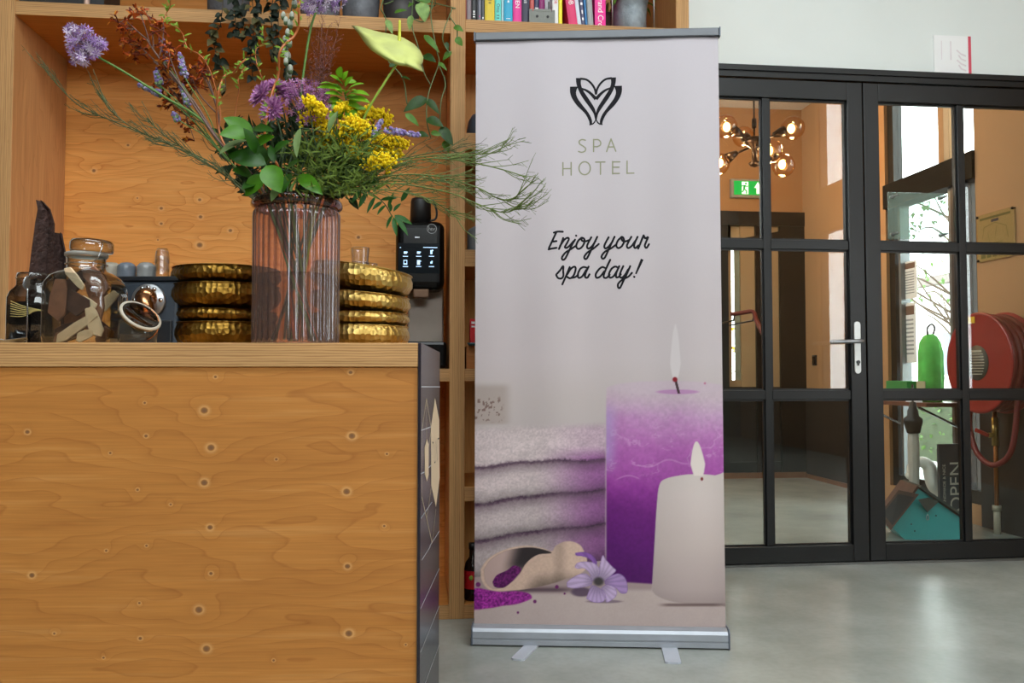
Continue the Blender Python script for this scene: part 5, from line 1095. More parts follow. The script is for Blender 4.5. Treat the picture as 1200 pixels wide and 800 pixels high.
# ================================================================ ON AND BEHIND THE GLAZED DOOR
# sign on the white wall above the door
a = at_y(1094, 41, 3.915); c_ = at_y(1138, 87, 3.915)
sg = thing('wall_sign', 'white square fire hose sign with a red edge on the wall above the door', 'sign', ((a.x+c_.x)/2, 3.919, c_.z)); w_ = (c_.x-a.x)/2; h_ = a.z-c_.z
MB().box(-w_, w_, -0.006, 0, 0, h_).build('sign_plate', pm('white_sign_plastic', (252, 251, 251), 0.3, var=0.01), sg, world=False, bevel=0.001)
MB().box(w_-0.014, w_+0.0008, -0.0068, 0.0, 0, h_).build('red_edge', pm('red_sign_edge', (226, 84, 104), 0.35), sg, world=False)
b = MB(); NBY = Vector((0, -1, 0))
for i in range(4): b.ribbon([Vector((w_*(0.22+0.1*(i % 2)), -0.0068, h_*(0.62-0.13*i))), Vector((w_*0.45, -0.0068, h_*(0.52-0.13*i))), Vector((w_*0.72, -0.0068, h_*(0.47-0.13*i)))], 0.008, NBY)
b.ribbon([Vector((-w_*0.1, -0.0068, h_*0.85)), Vector((-w_*0.1, -0.0068, h_*0.35))], 0.006, NBY); b.ribbon([Vector((-w_*0.6, -0.0068, h_*0.85)), Vector((-w_*0.6, -0.0068, h_*0.35))], 0.004, NBY)
b.build('pictogram', pm('overexposed_print', (242, 232, 235), 0.4), sg, world=False)  # overexposure is put into this near-white print colour
# chandelier with glass globes
CD = 6.2; cc = at(884, 166, CD); cc.z = at(884, 166, CD).z
ch = thing('globe_chandelier', 'dark branching chandelier with lit clear glass globes seen through the door', 'chandelier', cc)
m_dbr = pm('dark_bronze_metal', (52, 40, 34), 0.35, 0.8)
b = MB(); b.tube([(0, 0, 0.02), (0, 0, 3.3-cc.z)], 0.007, 8); b.lathe([(0, 0.10), (0.016, 0.10), (0.018, 0.13), (0.016, 0.17), (0, 0.17)], 16); b.build('rod', m_dbr, ch, True, world=False)
b = MB(); b.lathe([(0, -0.19), (0.03, -0.18), (0.045, -0.16), (0.02, -0.14), (0.02, -0.05), (0.06, -0.02), (0.07, 0.0), (0.05, 0.03), (0, 0.04)], 20); b.build('hub', m_dbr, ch, True, world=False)
m_globe = glassm('clear_globe_amber_edge', (254, 247, 234), edge=(238, 200, 140), refl=1.0)  # amber reflections on the clear glass are put into its edge tint
k = NT('glowing_filament'); em = k.new('ShaderNodeEmission'); em.inputs[1].default_value = 22.0
nz = k.noise(k.obj(), 30, 1); k.link(k.mix(nz, (1.0, 0.42, 0.10, 1), (1.0, 0.55, 0.2, 1)), em.inputs[0]); k.link(em.outputs[0], k.out.inputs[0]); m_fil = k.m
k = NT('bulb_glass_warm'); m_socket = m_dbr
for i, (px, py, rp, dd) in enumerate([(850, 148, 14, -0.10), (871, 160, 12.5, 0.28), (902, 177, 14.5, -0.28), (929, 150, 14, 0.05), (918, 194, 13.5, -0.05), (842, 192, 13, 0.02)]):
    g = at(px, py, CD+dd)-cc; r = rp*(CD+dd)/1000.0; dr = g.normalized(); s0 = g-dr*r*1.02
    ar = MB(); ar.tube([dr*0.05+Vector((0, 0, -0.02)), s0-dr*0.05], 0.008, 8); arm = ar.build('arm', m_dbr, ch, True, world=False)
    so_ = MB(); so_.tube([s0-dr*0.075, s0-dr*0.02, s0+dr*0.015], [0.018, 0.034, 0.040], 14); so_.build('socket', m_dbr, arm, True, world=False)
    gb = MB(); gb.ball(g, r, 24, 16); gb.build('globe', m_globe, arm, True, world=False)
    fl = MB(); fl.ball(g-dr*r*0.15, r*0.34, 12, 8, (0.9, 0.9, 1.2)); fl.build('bulb', m_fil, arm, True, world=False)
    l = bpy.data.lights.new('globe_light', 'POINT'); l.energy = 7.0; l.color = (1.0, 0.62, 0.30); l.shadow_soft_size = 0.03; lo = bpy.data.objects.new('globe_light', l); COL.objects.link(lo); lo.parent = ch; lo.location = g-dr*r*0.15+Vector((0, 0, -r*1.3))
# exit sign on the far wall
a = at_y(857, 209, 7.25); c_ = at_y(900, 232, 7.25); w_ = c_.x-a.x; h_ = a.z-c_.z
ex = thing('exit_sign', 'green lit emergency exit sign with running figure and arrow below the chandelier', 'sign', (a.x, 7.25, c_.z))
MB().box(0, w_, 0, 0.045, 0, h_).build('housing', pm('grey_sign_housing', (150, 146, 140), 0.4), ex, world=False, bevel=0.004)
m_green = pm('lit_green', (0, 150, 60), 0.4, emit=1.0, var=0.0); m_lwhite = pm('lit_white', (236, 250, 240), 0.4, emit=1.0, var=0.0)
pl = MB().box(w_*0.07, w_*0.95, -0.003, 0.0, h_*0.14, h_*0.88).build('green_panel', m_green, ex, world=False)
b = MB(); u = lambda x, z: Vector((w_*x, -0.0045, h_*z))
b.box(w_*0.28, w_*0.46, -0.0042, -0.0038, h_*0.18, h_*0.84); b.build('white_doorway', m_lwhite, pl, world=False)
b = MB()
for st, wd in (([(.36, .66), (.34, .46)], .035), ([(.34, .46), (.41, .34), (.40, .20)], .022), ([(.34, .46), (.31, .32), (.22, .28)], .022), ([(.36, .64), (.42, .58), (.45, .62)], .016), ([(.36, .64), (.28, .60), (.25, .50)], .016)): b.ribbon([Vector((w_*x, -0.005, h_*z)) for x, z in st], wd*w_*1.6, NBY)
b.disc(Vector((w_*.39, -0.005, h_*.74)), w_*0.028, NBY); b.build('running_figure', m_green, pl, world=False)
b = MB(); b.add([Vector((w_*x, -0.0045, h_*z)) for x, z in [(.62, .52), (.72, .84), (.82, .52), (.76, .52), (.76, .2), (.68, .2), (.68, .52)]], [(0, 6, 2, 1), (6, 5, 4, 3)] ); b.build('arrow', m_lwhite, pl, world=False)
# handrail, switch
hr = thing('handrail', 'dark red handrail in the far doorway of the hall', 'handrail', (2.75, 6.9, 0))
b = MB(); b.tube(catmull([at(856, 368, 7.0), at(866, 367, 7.0), at(882, 365, 7.0), at(886, 374, 6.9), at(894, 391, 6.8), at(902, 408, 6.7)], 4), 0.018, 10); b.build('rail', pm('dark_red_paint', (96, 36, 36), 0.35), hr, True)
for p in (at(861, 368, 7.0), at(884, 368, 6.97)):
    b = MB(); b.tube([(p.x, p.y, p.z), (p.x, p.y+0.03, p.z-0.05), (p.x, 7.262, p.z-0.06)], 0.008, 8); b.build('bracket', m_black, hr, True)
p = at_x(955, 422, 3.438); sw = thing('light_switch', 'small black light switch on the tan hall wall', 'switch', p); MB().box(-0.010, 0.002, -0.035, 0.035, -0.045, 0.045).build('plate', m_matt, sw, world=False, bevel=0.003); MB().box(-0.014, -0.010, -0.02, 0.02, -0.03, 0.03).build('rocker', m_gloss, sw, world=False)
# floor plan frame on the hall wall beside the door
XW = 3.36; c1 = at_x(1147, 254, XW); c2 = at_x(1190, 236, XW); z1 = c1.z; z0 = at_x(1147, 308, XW).z; y0, y1 = c2.y, c1.y
ev = thing('floor_plan', 'framed evacuation floor plan on the tan wall above the red hose reel', 'plan', (XW, (y0+y1)/2, z0)); hw = (y1-y0)/2; hh = z1-z0
MB().box(-0.012, 0, -hw, hw, 0, hh).build('backing', pm('tan_plan_paper', (196, 166, 122), 0.6, var=0.05), ev, world=False)
MB().box(-0.018, -0.014, -hw, hw, 0, hh).build('cover_pane', glassm('plan_cover', (240, 238, 228), refl=0.8), ev, world=False)
b = MB(); NXm = Vector((-1, 0, 0))
pv = lambda u_, v_: Vector((-0.0128, hw-2*hw*u_, hh*v_))
b.add([pv(.08, .88), pv(.92, .88), pv(.92, .93), pv(.08, .93)], [(0, 1, 2, 3)])
for st in ([(.2, .72), (.5, .78), (.8, .66)], [(.2, .72), (.15, .5)], [(.8, .66), (.85, .4)], [(.3, .6), (.35, .35), (.7, .35)], [(.55, .7), (.5, .5)]): b.ribbon([pv(*q) for q in st], 0.003, NXm)
for i in range(5): b.add([pv(.1+.16*i, .06), pv(.23+.16*i, .06), pv(.23+.16*i, .2), pv(.1+.16*i, .2)], [(0, 1, 2, 3)])
b.build('plan_drawing', pm('green_brown_print', (118, 116, 70), 0.6), ev, world=False)
b = MB(); b.add([pv(.4, .80), pv(.6, .80), pv(.6, .86), pv(.4, .86)], [(0, 1, 2, 3)]); b.build('plan_heading', pm('blue_print', (60, 66, 110), 0.6), ev, world=False)
for u_ in (0.02, 0.98):
    for v_ in (0.03, 0.97):
        q = pv(u_, v_); b = MB(); b.lathe([(0, 0), (0.008, 0), (0.008, 0.022), (0, 0.024)], 12, Matrix.Translation((-0.0, q.y, q.z)) @ Matrix.Rotation(-PI/2, 4, 'Y')); b.build('standoff', m_dbr, ev, True, world=False)
# fire hose reel
rc = at_x(1147, 425, 3.13); m_red = pm('hose_reel_red', (142, 26, 24), 0.35, var=0.08, scale=6); m_hose = pm('red_rubber_hose', (112, 24, 24), 0.5, var=0.2)
fr_ = thing('fire_hose_reel', 'big red fire hose reel with a hanging hose loop on the hall wall', 'hose reel', (3.345, rc.y, rc.z)); RM = Matrix.Rotation(-PI/2, 4, 'Y')   # local z -> -x
rr_ = 0.285; f0 = 0.215
b = MB(); b.lathe([(0, f0-0.006), (rr_*0.98, f0-0.006), (rr_, f0), (rr_*0.99, f0+0.006), (rr_*0.94, f0+0.004), (rr_*0.80, f0+0.001), (rr_*0.45, f0+0.010), (rr_*0.36, f0+0.010), (0, f0+0.010)], 56, RM); face_ = b.build('front_disc', m_red, fr_, True, world=False)
b = MB(); b.lathe([(0, 0.055), (rr_, 0.055), (rr_, 0.065), (0, 0.065)], 56, RM); b.build('rear_disc', m_red, fr_, True, world=False)
b = MB()
for i in range(4): b.tube([RM @ Vector(((rr_*0.90-0.004*(i % 2))*math.cos(2*PI*t/48), (rr_*0.90-0.004*(i % 2))*math.sin(2*PI*t/48), 0.085+i*0.035)) for t in range(49)], 0.018, 8, False)
b.build('wound_hose', m_hose, fr_, True, world=False)
b = MB(); b.lathe([(0, 0.0), (0.05, 0.0), (0.05, f0), (0, f0)], 24, RM); b.build('hub', m_matt, fr_, world=False)
b = MB(); b.lathe([(0, f0+0.0105), (rr_*0.345, f0+0.0105), (rr_*0.345, f0+0.013), (0, f0+0.013)], 36, RM); lb = b.build('label_disc', pm('dark_label', (70, 66, 56), 0.5), face_, True, world=False)
b = MB()
for i in range(9):
    zz = 0.065-i*0.016; hwid = math.sqrt(max(0.088**2-zz*zz, 0))*0.75; b.ribbon([Vector((-(f0+0.0136), -hwid, zz)), Vector((-(f0+0.0136), hwid, zz))], 0.004 if i else 0.012, NXm)
b.build('label_print', pm('label_print', (180, 174, 156), 0.5), face_, world=False)
b = MB(); b.box(-(f0+0.006), -(f0+0.0035), 0.02, 0.105, 0.225, 0.262); b.build('yellow_sticker', pm('yellow_sticker', (226, 180, 20), 0.5), face_, world=False)
b = MB(); pts = [(3.345-0.18, rc.y+0.10, rc.z-0.20), (3.345-0.19, rc.y+0.13, rc.z-0.34), (3.345-0.20, rc.y+0.06, rc.z-0.50), (3.345-0.19, rc.y-0.06, rc.z-0.565), (3.345-0.17, rc.y-0.17, rc.z-0.50), (3.345-0.15, rc.y-0.20, rc.z-0.34), (3.345-0.13, rc.y-0.20, rc.z-0.10)]
b.tube(catmull(pts, 7), 0.0155, 12); b.build('hose_loop', m_hose, fr_, True)
pc = at_x(1167, 540, 3.29); pp = thing('water_pipe', 'copper water pipe with a red valve rising to the hose reel', 'pipe', (3.29, pc.y, 0))
b = MB(); b.tube([(3.29, pc.y, 0.012), (3.29, pc.y, 0.70)], 0.012, 12); b.build('pipe', pm('copper_pipe', (170, 104, 56), 0.35, 0.8, var=0.2), pp, True)
b = MB(); b.tube([(3.29, pc.y, 0.0), (3.29, pc.y, 0.13)], 0.019, 12); b.tube([(3.29, pc.y, 0.13), (3.29, pc.y, 0.16)], 0.024, 12); b.build('pipe_sleeve', pm('white_sleeve', (190, 180, 160), 0.5), pp, True)
b = MB(); b.tube([(3.29, pc.y, 0.50), (3.29, pc.y, 0.66)], 0.020, 6); b.tube([(3.29, pc.y, 0.56), (3.25, pc.y, 0.56)], 0.014, 8); b.build('valve_body', pm('brass_fitting', (176, 146, 82), 0.3, 0.9), pp, True)
b = MB(); b.bar((3.24, pc.y-0.01, 0.56), (3.24, pc.y+0.10, 0.585), 0.012, 0.02); b.bar((3.24, pc.y+0.02, 0.56), (3.24, pc.y+0.02, 0.50), 0.012, 0.018); b.build('lever', m_red, pp)
# glass plate fixed behind the door pane
a = at_y(1040.5, 225, 3.985); c_ = at_y(1108, 281, 3.985); hp_ = thing('glass_plate', 'pale green glass notice plate on four bolts behind the upper door pane', 'plate', ((a.x+c_.x)/2, 3.985, c_.z)); w_ = (c_.x-a.x)/2; h_ = a.z-c_.z
MB().box(-w_, w_, 0.0, 0.008, 0, h_).build('plate', glassm('pale_green_glass', (226, 238, 232), edge=(170, 200, 190), refl=1.8, haze=0.22, hazec=(226, 238, 234)), hp_, world=False, bevel=0.001)
for sx_ in (-1, 1):
    for z_ in (0.1, 0.9): b = MB(); b.lathe([(0, -0.047), (0.006, -0.047), (0.006, -0.004), (0.0095, -0.004), (0.0095, 0.012), (0, 0.012)], 14, Matrix.Translation((sx_*w_*0.86, 0.0, h_*z_)) @ Matrix.Rotation(-PI/2, 4, 'X')); b.build('bolt', m_alu, hp_, True, world=False)
# narrow ledge by the window with things on it
lz = 0.735; lg_ = thing('window_ledge', 'thin dark red wooden ledge running below the hall window', 'ledge', (3.2, 5.25, lz-0.02))
MB().box(3.04, 3.355, 4.84, 5.76, lz-0.025, lz).build('ledge_board', pm('mahogany_board', (104, 62, 50), 0.45, var=0.2), lg_, bevel=0.003)
for y_ in (4.95, 5.65): b = MB(); b.bar((3.06, y_, lz-0.03), (3.355, y_, lz-0.17), 0.02, 0.012); b.bar((3.35, y_, lz-0.18), (3.35, y_, lz-0.026), 0.02, 0.012); b.build('bracket', m_black, lg_)
m_gr = pm('bright_green_cloth', (96, 205, 84), 0.6, var=0.35, scale=14); gp = at_x(1093, 460, 3.2)
gb = thing('green_bag', 'bright green cloth bag standing on the window ledge', 'bag', (3.19, gp.y, lz+0.0005))
b = MB(); b.lathe([(0, 0), (0.062, 0), (0.070, 0.02), (0.073, 0.15), (0.072, 0.30), (0.062, 0.37), (0.040, 0.41), (0.018, 0.425), (0, 0.42)], 28, None, lambda a, r, z: r*(1+0.05*math.sin(5*a+z*20)+0.03*math.sin(9*a))); b.build('cloth', m_gr, gb, True, world=False)
b = MB(); b.tube(catmull([(-0.02, -0.01, 0.41), (-0.03, -0.02, 0.46), (0.0, -0.02, 0.485), (0.025, -0.01, 0.46), (0.015, 0, 0.41)], 5), 0.006, 8); b.build('handle', MC['matt_black'], gb, True, world=False)
MB().box(-0.079, -0.074, -0.06, 0.03, 0.07, 0.13).build('paper_tag', pm('kraft_paper', (176, 168, 130), 0.7), gb, world=False)
gy = at_x(1066, 450, 3.2).y; gx = thing('green_box', 'flat dark green box on the window ledge next to the green bag', 'box', (3.18, gy, lz+0.0005)); MB().box(-0.07, 0.07, -0.12, 0.12, 0, 0.075).build('box_base', pm('brown_card', (96, 70, 46), 0.7), gx, world=False, bevel=0.002); MB().box(-0.073, 0.073, -0.123, 0.123, 0.07, 0.13).build('lid', pm('dark_green_card', (44, 130, 62), 0.5), gx, world=False, bevel=0.002)
b = MB(); pyy = at_x(1074, 455, 3.09).y; b.prism([(-0.07, 0), (0.06, 0), (0.035, 0.03), (0.0, 0.075), (-0.03, 0.035)], Matrix.Translation((3.075, pyy, lz+0.0005)) @ Matrix.Rotation(-PI/2+0.3, 4, 'Z'), 0.004); o = b.build('folded_paper', pm('white_paper', (232, 234, 236), 0.7), None); tag(o, 'folded white paper standing in front of the green box', 'paper')
# notices on the window glass
for (px, py0, py1, wpx, lb) in ((1065, 306, 350, 20, 'upper white paper notice taped to the hall window'), (1064, 355, 425, 18, 'lower long white paper notice taped to the hall window')):
    ya, yb = at_x(px-wpx/2, 380, 3.415).y, at_x(px+wpx/2, 380, 3.415).y; z1, z0 = at_x(px, py0, 3.415).z, at_x(px, py1, 3.415).z
    no = thing('paper_notice', lb, 'notice', (3.4185, (ya+yb)/2, z0), 0, 'notices on the hall window'); hw = abs(ya-yb)/2
    MB().box(-0.0012, 0, -hw, hw, 0, z1-z0).build('sheet', pm('white_paper', (232, 234, 236), 0.7), no, world=False)
    b = MB(); H_ = z1-z0; b.box(-0.0018, -0.0013, -hw*0.8, hw*0.8, H_*0.80, H_*0.95)
    b.build('heading', pm('brown_print', (110, 84, 70), 0.6), no, world=False)
    b = MB()
    for i in range(9): b.box(-0.0018, -0.0013, -hw*0.7, hw*(0.7-0.2*(i % 3 == 2)), H_*(0.70-0.07*i), H_*(0.73-0.07*i))
    b.build('print_lines', pm('grey_print', (150, 154, 160), 0.6), no, world=False)
# stickers on the dark post
b = None
for i, (z_, h_) in enumerate(((1.34, 0.03), (1.20, 0.02), (1.13, 0.045), (1.02, 0.03))):
    o = MB().box(3.3735, 3.3745, 4.965, 4.99, z_, z_+h_).build('sticker', pm('white_sticker', (226, 226, 222), 0.5), None); tag(o, 'small white sticker on the dark window post, %s from the top' % ['first', 'second', 'third', 'fourth'][i], 'sticker', 'stickers on the window post')
# ---- teal wooden house, umbrella, ornament and board on the hall floor
HD = 4.72; hb = at(1086, 640, HD); hb.z = 0; ho = thing('wooden_house', 'small teal wooden house with a dark roof and grey felt ridge behind the door', 'wooden house', hb, YAW-0.12)
m_teal = pm('teal_paint', (62, 176, 178), 0.5, var=0.12, scale=10); m_slate2 = pm('grey_roofing_felt', (74, 78, 72), 0.85, var=0.2); m_brd = pm('brown_wood_edge', (92, 58, 42), 0.6, var=0.25)
pk = at(1077, 569, HD).z; lx, rx = (1040-1086)*sc(HD), (1128-1086)*sc(HD); kx = (1077-1086)*sc(HD); ez_l = at(1046, 617, HD).z; ez_r = at(1122, 603, HD).z
b = MB(); b.prism([((1062-1086)*sc(HD), 0), (rx-0.01, 0), (rx-0.01, ez_r-0.02), (kx, pk-0.012), ((1046-1086)*sc(HD), ez_l), ], Matrix.Identity(4), 0.22); b.build('walls', m_teal, ho, world=False)
def slab(mb, x0, z0, x1, z1, y0, y1, t):
    d = Vector((x1-x0, 0, z1-z0)).normalized(); n_ = Vector((-d.z, 0, d.x)); n_ = n_ if n_.z > 0 else -n_
    vs = [Vector((x, y, z))+n_*q for x, z in ((x0, z0), (x1, z1)) for y in (y0, y1) for q in (0, t)]
    mb.add(vs, [(0,1,3,2),(4,6,7,5),(0,4,5,1),(2,3,7,6),(0,2,6,4),(1,5,7,3)])
b = MB(); slab(b, kx, pk-0.004, rx+0.02, ez_r-0.03, -0.035, 0.25, 0.012); b.build('roof_panel', m_slate2, ho, world=False)
b = MB(); slab(b, kx, pk-0.004, (1043-1086)*sc(HD), ez_l-0.006, -0.03, 0.25, 0.012); b.build('roof_panel', m_brd, ho, world=False)
# open brown-framed shutter leaning out on the roof side
A = at(1039, 607, HD-0.20); B_ = at(1054, 575, HD-0.05); C_ = at(1077, 580, HD-0.03); D_ = at(1044, 621, HD-0.20)
b = MB(); fl_ = [at(1030, 603, HD-0.10), at(1053, 574, HD-0.06), at(1077, 579, HD-0.05), at(1044, 621, HD-0.12)]; bk_ = [p+CF*0.015 for p in fl_]; b.add(fl_+bk_, [(3, 2, 1, 0), (4, 5, 6, 7)]+[(i, (i+1) % 4, (i+1) % 4+4, i+4) for i in range(4)]); fp = b.build('hatch', m_brd, ho)
cen = sum(fl_, Vector())/4; b = MB(); inn = [cen+(p-cen)*0.78-CF*0.002 for p in fl_]; b.add(inn, [(3, 2, 1, 0)]); b.build('hatch_panel', pm('dark_panel', (34, 26, 24), 0.6), fp)
b = MB(); q4 = [at(1076, 585, HD-0.045), at(1089, 583, HD-0.045), at(1101, 587, HD-0.045), at(1087, 600, HD-0.045)]; b.add(q4+[p+CF*0.006 for p in q4], [(3, 2, 1, 0), (4, 5, 6, 7)]+[(i, (i+1) % 4, (i+1) % 4+4, i+4) for i in range(4)]); b.build('felt_flap', m_slate2, ho)
rp = at(1087, 603, HD-0.05); b = MB(); b.tube([rp+CR*0.009*math.sin(2*PI*t/20)*(0.5+0.5*t/20 if t < 10 else 1.0-0.5*(t-10)/10)+UP*(-0.014+0.014*math.cos(2*PI*t/20)) for t in range(21)], 0.0022, 8, False); b.build('ring', m_alu, ho, True)
for i, (px, py) in enumerate(((1068, 614), (1097, 604), (1072, 622))):
    p = at(px, py, HD-0.012); b = MB(); b.ball(p, 0.004, 8, 6); b.build('nail', m_dbr, ho, True)
ux = 1072; UD = 4.98; um = thing('folded_umbrella', 'folded umbrella with a black frill and pale sleeve standing behind the teal house', 'umbrella', (at(ux, 600, UD).x, at(ux, 600, UD).y, 0))
z_ = lambda py: at(ux, py, UD).z
b = MB(); b.tube([(0, 0, 0.01), (0, 0, z_(450))], 0.006, 8); b.build('shaft', m_matt, um, True, world=False)
b = MB(); b.lathe([(0, z_(470)), (0.016, z_(471)), (0.024, z_(479)), (0.030, z_(481)), (0.032, z_(487)), (0.050, z_(490)), (0.052, z_(494)), (0.036, z_(507)), (0.0, z_(508))], 20, None, lambda a, r, z: r*(1+0.10*math.cos(6*a))); b.build('frill', m_matt, um, True, world=False)
b = MB(); b.lathe([(0.026, z_(507)), (0.030, z_(520)), (0.029, z_(545)), (0.025, z_(575)), (0.020, 0.14), (0.008, 0.04), (0, 0.03)], 24, None, lambda a, r, z: r*(1+0.08*math.cos(8*a))); b.build('sleeve', pm('pale_umbrella_cloth', (186, 178, 166), 0.6, var=0.15), um, True, world=False)
OD2 = 5.12; b = MB(); b.tube(catmull([at(1066, 556, OD2), at(1069, 545, OD2), at(1079, 541, OD2), at(1088, 546, OD2), at(1092, 557, OD2), at(1097, 568, OD2), at(1106, 576, OD2), at(1108, 592, OD2)], 5), [0.018, 0.024, 0.028, 0.036, 0.040, 0.045, 0.055, 0.062, 0.065], 18)
b.ball(at(1066, 557, OD2), 0.024, 14, 10); p = at(1108, 592, OD2); b.lathe([(0.066, 0.0), (0.070, p.z*0.5), (0.066, p.z+0.01), (0.04, p.z+0.03), (0, p.z+0.035)], 24, Matrix.Translation((p.x, p.y, 0)))
b.m = [0]*len(b.f); o = b.build('white_ornament', pm('white_ceramic', (232, 228, 220), 0.3, var=0.03), None, True); tag(o, 'glossy white curved ornament with a bent neck behind the umbrella', 'ornament')
pa = at(1114, 560, 5.02); sb = thing('open_sign', 'dark upright board with the word OPEN in pale letters by the hall window', 'sign', (pa.x, pa.y, 0), YAW+0.25); zt = at(1114, 520, 5.02).z; wd = 0.075
MB().box(-wd, wd, 0, 0.02, 0.0, zt).build('board', pm('charcoal_board', (58, 58, 62), 0.55, var=0.08), sb, world=False, bevel=0.002)
def wall_text(s_, size, mat, par, loc, rot, name='lettering'):
    m = text_mesh(s_, size); e = bpy.data.objects.new(name, m); COL.objects.link(e); e.parent = par; m.materials.append(mat); e.location = loc; e.rotation_euler = rot; return e
m_let = pm('pale_letter_paint', (196, 188, 172), 0.5, var=0.02)
wall_text('OPEN', 0.115, m_let, sb, (0.038, -0.002, 0.10), (PI/2, -PI/2, 0)); wall_text('HANDMADE & NICE', 0.028, m_let, sb, (-0.045, -0.002, 0.13), (PI/2, -PI/2, 0))
# ---- outdoors: hedge, trees, house fronts across the street
m_bl = leafm('street_tree_green', (96, 132, 70)); m_trunk = pm('tree_bark', (84, 70, 58), 0.9, var=0.3)
rr = random.Random(21)
def tree(x, y, h, r, nl, label, mat, bare=False):
    t = thing('street_tree', label, 'tree', (x, y, -0.15)); b = MB(); b.tube([(0, 0, 0), (0.03, 0.02, h*0.5), (0, 0.05, h*0.8)], [0.09, 0.03], 8)
    for i in range(22):
        a = rr.uniform(0, 2*PI); z0 = h*rr.uniform(0.35, 0.8); b.tube(catmull([(0, 0, z0), (r*0.5*math.cos(a), r*0.5*math.sin(a), z0+r*0.3), (r*math.cos(a), r*math.sin(a), z0+r*rr.uniform(0.2, 0.8))], 3), [0.022, 0.005], 5)
    b.build('trunk', m_trunk, t, True, world=False); b = MB()
    for i in range(nl):
        v = Vector((rr.gauss(0, 1), rr.gauss(0, 1), rr.gauss(0, 1))).normalized()*r*rr.uniform(0.5, 1); p = Vector((v.x, v.y, h*0.72+v.z*0.8)); b.leaf(p, p+Vector((rr.uniform(-.1, .1), rr.uniform(-.1, .1), rr.uniform(-.1, .02)))*1.0, 0.06, (0, 0, 1), 0.2, 0.2, 3)
    b.build('foliage', mat, t, False, world=False)
tree(9.0, 13.4, 4.6, 1.5, 500, 'leafy street tree outside the hall window', m_bl)
def facade(name, x, y0, y1, h, col, label, wins):
    t = thing(name, label, 'building', (x, (y0+y1)/2, -0.15)); L = (y1-y0)/2
    MB().box(0, 4, -L, L, 0, h).build('wall', pm(name+'_wall', col, 0.85, var=0.1, scale=1), t, world=False); MB().box(-0.3, 4.3, -L-0.2, L+0.2, h, h+0.3).build('roof', pm('roof_slate', (110, 100, 96), 0.8), t, world=False)
    for (u_, z_, w_, hh_) in wins:
        f_ = MB(); f_.box(-0.05, 0.0, u_-w_/2, u_+w_/2, z_, z_+hh_); f_ = f_.build('window', pm('white_frame', (226, 226, 224), 0.5), t, world=False)
        MB().box(-0.06, -0.05, u_-w_/2+0.08, u_+w_/2-0.08, z_+0.08, z_+hh_-0.08).build('pane', pm('far_window_glass', (90, 104, 118), 0.1), f_, world=False)
facade('white_house', 18.0, 20.0, 34.0, 4.2, (222, 222, 218), 'pale house front across the street seen through the hall window', [(-5, 1, 1.2, 1.6), (-2.5, 1, 1.2, 1.6), (0.0, 1, 1.2, 1.6), (3.0, 1, 1.2, 1.6), (5.5, 1, 1.2, 1.6)])
hg = thing('hedge', 'low green hedge across the pavement outside', 'hedge', (6.6, 10.2, -0.15)); b = MB()
for i in range(900):
    p = Vector((rr.uniform(-0.35, 0.35), rr.uniform(-1.6, 1.6), rr.uniform(0.05, 0.85))); b.leaf(p, p+Vector((rr.uniform(-.08, .08), rr.uniform(-.08, .08), rr.uniform(0, .07))), 0.05, (rr.uniform(-1, 1), 0, 1), 0.2, 0.2, 3)
b.build('leaves', m_bl, hg, False, world=False); MB().box(-0.28, 0.28, -1.5, 1.5, 0, 0.78).build('inner_twigs', pm('hedge_core', (52, 66, 40), 0.9, var=0.4), hg, world=False)
# yellow shrub beyond the narrow pane of the far screen
ys = thing('yellow_shrub', 'yellow autumn shrub behind the narrow far pane of the hall', 'shrub', (2.86, 8.2, 0)); b = MB()
for i in range(260):
    p = Vector((rr.gauss(0, 0.12), rr.gauss(0, 0.12), rr.uniform(0.75, 1.45))); b.leaf(p, p+Vector((rr.uniform(-.05, .05), rr.uniform(-.05, .05), rr.uniform(-.05, .05))), 0.04, (0, -1, 0.3), 0.2, 0.2, 3)
b.build('foliage', leafm('yellow_leaves', (206, 160, 40)), ys, False, world=False); b = MB(); b.tube([(0, 0, -0.1), (0.02, 0, 0.7), (0, 0.02, 1.3)], [0.02, 0.006], 6); b.build('stem', m_trunk, ys, True, world=False)
# ================================================================ THE BOUQUET (each stem stands in the vase on its own)
rb_ = random.Random(5)
MOUTH = vb+Vector((0, 0, VH)); GB = 'stems of the bouquet'
m_stemg = pm('green_stem', (88, 128, 52), 0.5, var=0.2); m_stemd = pm('dark_green_stem', (52, 74, 38), 0.6, var=0.2); m_stemb = pm('brown_stem', (104, 76, 66), 0.6, var=0.25); m_orange = pm('orange_willow_bark', (182, 100, 44), 0.5, var=0.25)
def root(ang=None, r=None):
    """vase-bottom point and mouth point of a stem"""
    a = rb_.uniform(0, 2*PI) if ang is None else ang; r1 = rb_.uniform(0.02, 0.07)
    return vb+Vector((0.055*math.cos(a+2.6), 0.055*math.sin(a+2.6), 0.016)), MOUTH+Vector((0.072*math.cos(a), 0.072*math.sin(a), -0.004))
def toward(px): 
    """mouth angle for a stem leaning to photo column px"""
    x = max(-1, min(1, (px-346)/60.0)); an = math.acos(x); s_ = rb_.choice((-1, 1)); return an*s_+YAW
def flower(name, label, cat='flower'):
    return thing(name, label, cat, vb+Vector((0, 0, 0.012)), 0, GB)
def S(L): return [at(x, y, d) for x, y, d in L]
def stem(par, pts, r, m, px=None, n=6):
    a, b_ = root(toward(px if px is not None else 600+(pts[0]-CAM).dot(CR)/max((pts[0]-CAM).dot(CF), .1)*1000)); mb = MB(); full = catmull([a, (a+b_)/2, b_]+pts, n); mb.tube(full, [r, r*0.7], 7); return mb.build('stem', m, par, True)
